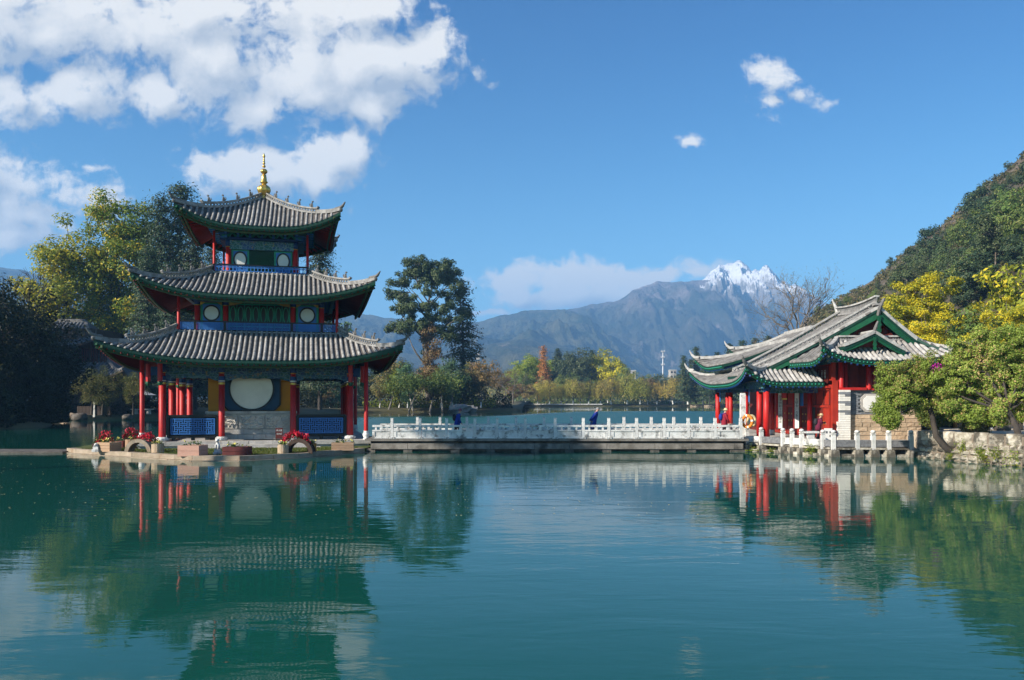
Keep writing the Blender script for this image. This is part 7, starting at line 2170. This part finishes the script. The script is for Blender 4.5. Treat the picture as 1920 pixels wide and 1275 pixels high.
# golden trees behind the hall
gd1 = make_tree('y', 14, 121, .115, 'yellow', 32000, 'pale', [(0, 0, .76, .28, .26, .20), (-.22, 0, .60, .26, .24, .13), (.18, 0, .58, .24, .22, .14), (-.05, 0, .46, .40, .3, .10), (-.3, 0, .42, .18, .2, .08)], .22, .25, .060, .55, 14, 120, shell=.3, flat=.6)
gd2 = make_tree('y', 14, 122, .115, 'yellow', 28000, 'pale', [(0, 0, .60, .34, .30, .30), (.2, 0, .45, .26, .24, .2)], .2, .25, .065, .55, 12, 100, shell=.3, flat=.6)
put_tree(gd1, 1732, 78, 'golden spreading tree with visible pale limbs right above the hall gable', 'tree', z=3.0, s=(zz(498, 78) - 3) / 13.4)
put_tree(gd2, 1735, 72, 'lower golden tree directly behind the right roof end', 'tree', z=1.5, s=(zz(588, 72) - 1.5) / 12.2, rz=2)
put_tree(gd2, 1905, 70, 'golden tree at the right edge above the shrubs', 'tree', z=2.0, s=(zz(562, 70) - 2) / 12.2, rz=1)
put_tree(hty, 1930, 82, 'yellow green tree at the right edge high on the slope', 'tree', z=4.0, s=(zz(440, 82) - 4) / 11.5)
put_tree(g1, 1815, 74, 'dark green tree between the two golden trees', 'tree', z=2.0, s=(zz(580, 74) - 2) / 13.6)
put_tree(g6, 1850, 66, 'olive yellow bushy tree behind the flowering shrub', 'tree', z=1.3, s=(zz(622, 66) - 1.3) / 13.6)
put_tree(g1, 1790, 62, 'green bushy tree behind the right roof corner', 'tree', z=1.3, s=(zz(640, 62) - 1.3) / 13.6)
put_tree(g1, 1945, 60, 'green tree cut off by the right edge', 'tree', z=1.3, s=(zz(600, 60) - 1.3) / 13.6)
# little lookout pavilion on the hill
x, y, z = [float(q) for q in hill_pt(1895, .80)]
best = min((abs(float(hill_pt(1896, t)[2]) - zz(432, float(hill_pt(1896, t)[1]))), t) for t in [i / 80 for i in range(20, 80)])
x, y, z = [float(q) for q in hill_pt(1896, best[1])]
lk = thing('lookout_pavilion', 'tiny open pavilion with upturned eaves high on the hillside', 'pavilion', (x, y, z))
mb = MB(); q_ = y / 1500 * 18
mb.lathe([(q_ * .95, q_ * .95), (q_ * .55, q_ * 1.08), (q_ * .2, q_ * 1.3), (.1, q_ * 1.6)], (0, 0, 0), 6)
for k in range(6):
    a = k * math.pi / 3; horn(mb, (q_ * .9 * math.cos(a), q_ * .9 * math.sin(a), q_ * .95), (math.cos(a), math.sin(a), 0), 1.2)
obj('roof', mb, M['house_roof'], lk)
for k in range(6):
    a = k * math.pi / 3; mb = MB(); mb.tube([(q_ * .6 * math.cos(a), q_ * .6 * math.sin(a), -1), (q_ * .6 * math.cos(a), q_ * .6 * math.sin(a), q_ * .96)], .16, 6); obj('column', mb, M['red_dark'], lk)
mb = MB(); mb.lathe([(q_ * .8, -1.5), (q_ * .8, .1)], (0, 0, 0), 6); obj('base', mb, M['paving'], lk)

# ------------------------------------------------------------------ right bank: overhanging shrubs, garden house, bench
def shrub(name, label, base, tips, blobs, count, lf, seed, leaf, tr=.13):
    """blobs: world ellipsoids (x, y, z, rx, ry, rz); trunk path base -> tips[0]"""
    rg = np.random.default_rng(seed); b = np.array(base)
    t = thing(name, label, 'shrub', base)
    B = [np.array(q, float) for q in blobs]
    cl = []
    for i in range(120 + 46 * len(B)):
        q = B[rg.integers(0, len(B))]; d = rg.normal(0, 1, 3); d /= np.linalg.norm(d)
        k_ = (.35 + .65 * rg.random()) if rg.random() < .75 else rg.uniform(1.0, 1.32)
        cl.append(q[:3] + d * q[3:] * k_ - b)
    cl = np.array(cl); rr = rg.uniform(.10, .40, len(cl)) * np.where(rg.random(len(cl)) < .3, .6, 1)
    idx = rg.choice(len(cl), size=count, p=rr ** 1.8 / (rr ** 1.8).sum()); d = rg.normal(0, 1, (count, 3)); d /= np.linalg.norm(d, axis=1)[:, None]
    C = cl[idx] + d * (rr[idx] * rg.random(count) ** .45)[:, None] * np.array([1, 1, .8])
    segs = []
    path = [np.array(p) - b for p in tips]
    segs.append(([tuple(p) for p in path], [tr * (1.2 - .5 * i / (len(path) - 1)) for i in range(len(path))]))
    e = path[-1]
    lp = [e]
    for i in rg.permutation(len(cl))[:16]:
        pth = bend(e, cl[i], rg, .15, 5); segs.append((pth, [tr * .42 * (1 - .8 * k / 5) + .006 for k in range(6)])); lp += [np.array(q) for q in pth[1:]]
    lp = np.array(lp)
    for c in cl:
        j = np.linalg.norm(lp - c, axis=1).argmin(); segs.append((bend(lp[j], c, rg, .15, 3), [.02, .015, .01, .006]))
    link('trunk', tubes_mesh('trunk', segs, TK['dark'], 6), t)
    link('crown', quads('crown', C, leaf * rg.uniform(.6, 1.25, count), .6, LM[lf], rg, out=d * .7 + .7 * (cl[idx] - cl.mean(0)) / (np.linalg.norm(cl[idx] - cl.mean(0), axis=1)[:, None] + 1e-9), ow=.75), t)
    return t
def W(px, py, Y): return (at(px, Y), Y, zz(py, Y))
SY = 39.0
def wb(px, py, Y, rpx, rpy, ry=.8): q = W(px, py, Y); return (q[0], q[1], q[2], rpx / FPX * Y, ry, rpy / FPX * Y)
shrub('flowering_shrub', 'small leafy tree leaning left from the rubble wall in front of the brick wall', W(1772, 838, 38.6), [W(1790, 850, 38.4), W(1772, 838, 38.4), W(1755, 818, 38.6), W(1748, 780, 38.8), W(1733, 735, 39)],
      [wb(1700, 700, SY, 46, 30), wb(1735, 690, SY, 44, 28), wb(1672, 725, SY, 26, 36), wb(1690, 755, SY, 30, 32), wb(1720, 740, SY, 34, 30), wb(1760, 705, SY, 36, 30), wb(1658, 765, SY, 10, 24), wb(1668, 790, SY, 8, 14)], 50000, 'shrub_small', 201, .047, .15)
shrub('flowering_shrub', 'large leafy bougainvillea tree at the right edge leaning out from the bank', W(1925, 868, 35.2), [W(1930, 880, 35), W(1918, 845, 35.3), W(1905, 800, 35.8), W(1890, 770, 36.2)],
      [wb(1815, 680, 37.5, 60, 44), wb(1880, 660, 37.2, 60, 46), wb(1930, 680, 37, 50, 50), wb(1790, 720, 37.8, 44, 40), wb(1850, 725, 37.2, 54, 44), wb(1910, 735, 36.5, 44, 34), wb(1800, 765, 37.6, 26, 24), wb(1850, 775, 37, 30, 20), wb(1830, 650, 37.8, 44, 26), wb(1885, 700, 37, 60, 46), wb(1850, 690, 37.4, 60, 40), wb(1880, 760, 36.6, 30, 24), wb(1920, 640, 37.4, 50, 36), wb(1980, 690, 37, 50, 50)], 140000, 'shrub', 202, .047, .17)
rg = np.random.default_rng(7); C = np.array(W(1755, 690, 38.0)) + rg.normal(0, 1, (150, 3)) * np.array([.13, .15, .12])
tag(link('bougainvillea_flowers', quads('bougainvillea_flowers', C, .05 * np.ones(150), .8, M['magenta_petal'], rg)), 'clump of magenta bougainvillea flowers between the two leafy trees', 'flowers')
def bush(label, px, py, Y, rpx, rpy, lf, n, seed, leaf=.07, zb=1.25):
    rg = np.random.default_rng(seed); q = W(px, py, Y); r = np.array([rpx / FPX * Y, .9, rpy / FPX * Y])
    d = rg.normal(0, 1, (n, 3)); d /= np.linalg.norm(d, axis=1)[:, None]
    cl = rg.normal(0, 1, (40, 3)); cl /= np.linalg.norm(cl, axis=1)[:, None]
    C = cl[rg.integers(0, 40, n)] * r * .75 + d * (rg.random(n) ** .5)[:, None] * r * .38
    C[:, 2] = np.maximum(C[:, 2], zb - q[2])
    t = thing('bush', label, 'bush', q); link('foliage', quads('foliage', C, leaf * rg.uniform(.6, 1.2, n), .6, LM[lf], rg), t)
    mb = MB()
    for k in range(4): mb.tube([(rg.uniform(-.1, .1), 0, zb - q[2]), (rg.uniform(-.4, .4) * r[0], 0, r[2] * .3)], [.05, .02], 5)
    obj('stems', mb, TK['dark'], t)
bush('dense dark green bush in the gap right of the brick wall', 1755, 765, 42.5, 34, 40, 'green', 7000, 211)
bush('low olive clipped bush on the bank behind the rubble wall', 1832, 800, 40, 26, 18, 'olive', 5000, 212, .05)
bush('yellow green bush at the right edge behind the leaning trunk', 1915, 775, 44, 22, 16, 'lime', 3000, 213, .06)
# weeds in the joints of the wall and at the terrace foot
for k, (px, py, Y, r_, lab) in enumerate([(1805, 838, 37.6, 11, 'tuft of weeds high in the rubble wall joint'), (1838, 846, 36.6, 9, 'weed tuft in the middle of the rubble wall'), (1866, 850, 35.7, 12, 'leafy weeds hanging on the rubble wall right of the middle'), (1845, 858, 36.4, 10, 'weed tuft low at the water line of the rubble wall'), (1898, 858, 34.8, 18, 'large tuft of weeds at the right end of the rubble wall'), (1520, 843, 41.9, 9, 'bright green weeds at the terrace foot below the reader'), (1410, 846, 44.9, 8, 'weeds at the first terrace posts'), (1448, 848, 44.2, 6, 'small weeds under the dark terrace panel'), (1782, 855, 38.3, 7, 'small weed tuft at the left end of the rubble wall')]):
    rg = np.random.default_rng(700 + k); q = np.array(W(px, py, Y)); n = 260
    C = rg.normal(0, 1, (n, 3)) * np.array([r_ / FPX * Y * .7, .06, r_ / FPX * Y * .6]); C[:, 2] = np.maximum(C[:, 2], .06 - q[2])
    o = link('weed_tuft', quads('weed_tuft', C, .05 * rg.uniform(.6, 1.2, n), .4, LM['lime'], rg), loc=tuple(q + np.array([-.03, -.08, 0])), kind='stuff'); tag(o, lab, 'weeds')
gh = thing('garden_house', 'low dark garden house with orange timber posts behind the leafy trees', 'house', (0, 0, 0))
GYh = 47.5; a, b = at(1728, GYh), at(1842, GYh)
mb = MB(); mb.box(((a + b) / 2, GYh + 1.5, 2.5), (b - a, 2.6, 2.6)); obj('wall', mb, M['black'], gh)
mb = MB(); mb.box(((a + b) / 2, GYh + 1.2, 3.9), (b - a + .8, 4.2, .25)); obj('roof', mb, M['house_roof'], gh)
for px in (1791, 1818, 1856):
    x = at(px, GYh); mb = MB(); mb.box((x, GYh, 2.4), (.16, .16, 2.6)); obj('post', mb, M['orange_wood'], gh)
mb = MB(); mb.box(((at(1791, GYh) + at(1818, GYh)) / 2, GYh + .1, 2.3), (.75, .05, 2.0)); obj('window', mb, M['glass'], gh)
mb = MB(); x = at(1868, 46); mb.box((x, 46, 2.3), (.55, .25, 2.2)); mb.box((x, 46, 3.45), (.75, .45, .14)); tag(obj('gate_pier', mb, M['bluewall']), 'pale blue and white painted pier beside the red bench', 'pier')
mb = MB(); mb.blob((0, 0, .4), (.45, .4, .62), 41, 8, 6, .5); tag(obj('boulder', mb, M['wet_shade_stone'], loc=(at(1878, 43), 43, 1.25)), 'dark upright rock in front of the red bench', 'rock')
bn = thing('garden_bench', 'red wooden bench on the pale paving at the right', 'bench', (at(1893, 47), 47, 1.25))
mb = MB(); mb.box((0, 0, .45), (1.1, .4, .07)); obj('seat', mb, M['red'], bn)
mb = MB(); mb.box((0, .2, .85), (1.1, .05, .10)); mb.box((0, .2, .65), (1.1, .05, .08)); mb.box((0, .2, 1.05), (1.1, .05, .08)); obj('backrest', mb, M['red'], bn)
for sx in (-.48, .48):
    mb = MB(); mb.box((sx, -.12, .22), (.07, .07, .45)); mb.box((sx, .2, .53), (.07, .07, 1.1)); obj('leg', mb, M['red'], bn)

# ------------------------------------------------------------------ people
def ell_tube(mb, rings, n=12):
    """rings: (cx, cy, cz, rx, ry) stacked cross sections -> closed skin"""
    R_ = []
    for (cx, cy, cz, rx, ry) in rings: R_.append(mb.add([(cx + rx * math.cos(2 * math.pi * j / n), cy + ry * math.sin(2 * math.pi * j / n), cz) for j in range(n)]))
    for i in range(len(R_) - 1):
        for j in range(n):
            j2 = (j + 1) % n; mb.face((R_[i] + j, R_[i] + j2, R_[i + 1] + j2, R_[i + 1] + j))
    mb.face([R_[0] + j for j in reversed(range(n))]); mb.face([R_[-1] + j for j in range(n)])
def skin_body(name, verts, edges, rad, mt, loc):
    me = bpy.data.meshes.new(name); me.from_pydata(verts, edges, []); me.materials.append(mt)
    o = bpy.data.objects.new(name, me); COL.objects.link(o)
    o.location = loc
    md = o.modifiers.new('skin', 'SKIN'); md.use_smooth_shade = True
    for i, r in enumerate(rad): me.skin_vertices[0].data[i].radius = (r, r) if not hasattr(r, '__len__') else r
    me.skin_vertices[0].data[0].use_root = True
    o.modifiers.new('smooth', 'SUBSURF').levels = 1
    o.modifiers['smooth'].render_levels = 2
    return o
def person(label, loc, face, H, lean, skin_pose, coat, trousers, hair=None, hat=None, pack=None, coat_len=.47, walk=.22, arms='swing', carry=None):
    """face: +1 looks right (+x), -1 left. Built facing +x then turned."""
    k = H / 1.70
    def L(z): return lean * max(0, z - .9)       # forward lean above the hips
    v = [(0, 0, .92), (L(1.1), 0, 1.12), (L(1.38) , 0, 1.38), (L(1.48) + .02, 0, 1.49), (L(1.56) + .04, 0, 1.585), (L(1.66) + .055, 0, 1.665)]
    e = [(0, 1), (1, 2), (2, 3), (3, 4), (4, 5)]
    r = [(.14, .12), (.135, .11), (.15, .10), .055, (.082, .072), (.078, .07)]
    def add(p, par, rad): v.append(p); e.append((par, len(v) - 1)); r.append(rad); return len(v) - 1
    for s in (-1, 1):
        w = walk * s
        h_ = add((0, .09 * s, .88), 0, .088); kn = add((w * .55 + .03, .095 * s, .48), h_, .062); an = add((w * 1.05 - .05 * (s < 0), .095 * s, .09), kn, .042); add((w * 1.05 + .13, .10 * s, .035), an, .036)
        sh = add((L(1.38), .19 * s, 1.38), 2, .056)
        if arms == 'swing': el = add((L(1.1) - w * .5, .235 * s, 1.11), sh, .043); wr = add((L(.9) - w * .8 + .08, .22 * s, .88), el, .033)
        elif arms == 'read': el = add((L(1.1) + .10, .23 * s, 1.10), sh, .043); wr = add((L(1.1) + .34, .12 * s, 1.17), el, .032)
        else: el = add((L(1.1) - .12, .22 * s, 1.12), sh, .043); wr = add((L(.95) - .20, .06 * s, .98), el, .033)
        ha = add((v[wr][0] + .05, v[wr][1] * .98, v[wr][2] - .05), wr, .030)
        for f in range(4):
            a = add((v[ha][0] + .045, v[ha][1] + (f - 1.5) * .018, v[ha][2] - .035 - .003 * abs(f - 1.4)), ha, .0095); add((v[a][0] + .022, v[a][1], v[a][2] - .035), a, .0085)
        add((v[ha][0] + .035, v[ha][1] - .04 * s, v[ha][2] + .004), ha, .010)
    v = [(x * k, y * k, z * k) for x, y, z in v]; r = [(q * k if not hasattr(q, '__len__') else (q[0] * k, q[1] * k)) for q in r]
    o = skin_body('person', v, e, r, M['skin'], loc)
    o.rotation_euler = (0, 0, 0 if face > 0 else math.pi)
    tag(o, label, 'person')
    # clothes
    mb = MB(); rows = []
    z0 = .92 - coat_len * .55
    for z, rx, ry in ((z0, .20, .235), (z0 + .18, .185, .22), (1.02, .17, .205), (1.18, .165, .21), (1.32, .155, .225), (1.42, .115, .19), (1.485, .07, .085)):
        rows.append((L(z) * k, 0, z * k, rx * k, ry * k))
    ell_tube(mb, rows)
    for s in (-1, 1):
        i_sh = [i for i, p in enumerate(v) if abs(p[1] / k - .19 * s) < 1e-6 and abs(p[2] / k - 1.38) < 1e-6][0]
        P_ = [Vector(v[i_sh]), Vector(v[i_sh + 1]), Vector(v[i_sh + 2])]
        mb.tube([P_[0] + Vector((0, -.03 * s, .0)), P_[0], P_[1], P_[1].lerp(P_[2], .95)], [.075 * k, .082 * k, .064 * k, .052 * k], 9)
    c_ = obj('coat', mb, coat, o, smooth=True)
    mb = MB()
    for s in (-1, 1):
        w = walk * s
        P_ = [Vector((0, .09 * s, .93)) * k, Vector((w * .55 + .03, .095 * s, .48)) * k, Vector((w * 1.05 - .05 * (s < 0), .095 * s, .10)) * k]
        mb.tube(P_, [.115 * k, .085 * k, .065 * k], 9)
    obj('trousers', mb, trousers, o, smooth=True)
    mb = MB()
    for s in (-1, 1):
        w = walk * s; mb.tube([Vector((w * 1.05 - .09, .095 * s, .045)) * k, Vector((w * 1.05 + .05, .097 * s, .045)) * k, Vector((w * 1.05 + .16, .10 * s, .03)) * k], [.05 * k, .05 * k, .035 * k], 8)
    obj('shoes', mb, M['cloth_dark'], o)
    hc = Vector((L(1.62) + .05, 0, 1.62)) * k
    mb = MB()
    mb.tube([hc + Vector((.075, 0, .0)) * k, hc + Vector((.105, 0, -.02)) * k], [.016 * k, .012 * k], 6)      # nose
    for s in (-1, 1): mb.blob(hc + Vector((0, .078 * s, -.005)) * k, (.016 * k, .008 * k, .026 * k), 1, 6, 4, 0)
    obj('face', mb, M['skin'], o)
    mb = MB()
    for s in (-1, 1): mb.blob(hc + Vector((.078, .03 * s, .012)) * k, (.006 * k, .010 * k, .006 * k), 1, 6, 4, 0)
    mb.box(hc + Vector((.072, 0, -.055)) * k, (.012 * k, .04 * k, .007 * k))
    obj('eyes', mb, M['hair_black'], o)
    if hair:
        mb = MB(); mb.blob(hc + Vector((-.022, 0, .035)) * k, (.10 * k, .086 * k, .085 * k), 3, 12, 8, .08); obj('hair', mb, hair, o, smooth=True)
    if hat:
        mt, brim = hat; c0 = hc + Vector((0, 0, .055)) * k
        mb = MB(); mb.lathe([(brim * k, -.03 * k), (brim * .98 * k, -.015 * k), (.105 * k, .01 * k), (.10 * k, .06 * k), (.07 * k, .095 * k), (.01 * k, .105 * k)], c0, 14); obj('hat', mb, mt, o, smooth=True)
    if pack:
        mb = MB(); mb.blob((L(1.25) * k - .24 * k, 0, 1.22 * k), (.12 * k, .16 * k, .22 * k), 5, 10, 7, .12)
        for s in (-1, 1): mb.tube([(L(1.4) * k - .18 * k, .1 * s * k, 1.38 * k), (L(1.4) * k + .02, .11 * s * k, 1.47 * k), (L(1.3) * k + .16 * k, .12 * s * k, 1.30 * k), (L(1.1) * k, .17 * s * k, 1.05 * k)], .02 * k, 5)
        obj('backpack', mb, pack, o, smooth=True)
    if carry:
        mb = MB(); mb.box((L(1.1) * k + .42 * k, 0, 1.16 * k), (.015, .15, .09)); obj('held_phone', mb, M['cloth_dark'], o)
    return o
DZ = .74
person('grey haired person in a long blue coat walking bent forward on the footbridge', (at(1112, 46.3), 46.3, DZ), 1, 1.70, .34, 'walk', M['coat_blue'], M['cloth_grey'], hair=M['hair_grey'], coat_len=.75, arms='back')
person('person in blue jacket and knitted hat with dark backpack near the pagoda on the bridge', (at(857, 46.3), 46.3, DZ), 1, 1.60, .20, 'walk', M['coat_blue'], M['cloth_dark'], hat=(M['knit'], .112), pack=M['cloth_dark'], coat_len=.5)
person('person in a red vest and pale brimmed hat at the porch end of the footbridge', (at(1358, 47.0), 47.0, DZ), 1, 1.62, .06, 'walk', M['cloth_red'], M['cloth_dark'], hat=(M['straw_pale'], .17), pack=M['coat_blue'], coat_len=.55)
person('person in maroon jacket and straw hat looking down at a phone on the terrace', (at(1534, 43.3), 43.3, .72), 1, 1.40, .22, 'read', M['cloth_maroon'], M['cloth_dark'], hat=(M['straw'], .16), pack=M['cloth_dark'], arms='read', walk=.06, carry=True)
# stone table and white board beside the reader
mb = MB(); mb.box((0, 0, .40), (.35, .30, .8)); mb.box((0, 0, .84), (.8, .5, .10)); tag(obj('stone_table', mb, M['whitestone'], loc=(at(1519, 42.6), 42.6, .35)), 'white stone pedestal table behind the terrace posts beside the reader', 'table')
wbd = thing('info_board', 'white standing board with small dark pictures behind the terrace posts', 'sign', (at(1553, 43.0), 43.0, .72))
mb = MB(); mb.box((0, 0, .35), (.42, .06, .62)); obj('board', mb, M['white_panel'], wbd)
mb = MB()
for (x, z_) in ((-.1, .45), (.1, .45), (.1, .25)): mb.box((x, -.035, z_), (.10, .012, .12))
obj('pictures', mb, M['cloth_grey'], wbd)
# fallen leaves afloat
rg = np.random.default_rng(3); n = 900
Y_ = rg.uniform(20, 44.5, n) ** 1.0; X_ = rg.uniform(-.66, .66, n) * Y_
ok = ~((X_ < -7.5) & (Y_ > 36.5)) & ~((X_ > 13.5) & (Y_ > 33))
X_, Y_ = X_[ok], Y_[ok]; n = len(X_); s = rg.uniform(.02, .05, n); a = rg.uniform(0, 6.28, n)
V = np.zeros((n, 4, 3))
for j in range(4):
    V[:, j, 0] = X_ + s * np.cos(a + j * 1.57) * (1 if j % 2 == 0 else .5); V[:, j, 1] = Y_ + s * np.sin(a + j * 1.57) * (1 if j % 2 == 0 else .5); V[:, j, 2] = .008
link('floating_leaves', np_mesh('floating_leaves', V.reshape(-1, 3), np.arange(4 * n).reshape(n, 4), [M['straw_pale']], False), kind='stuff')
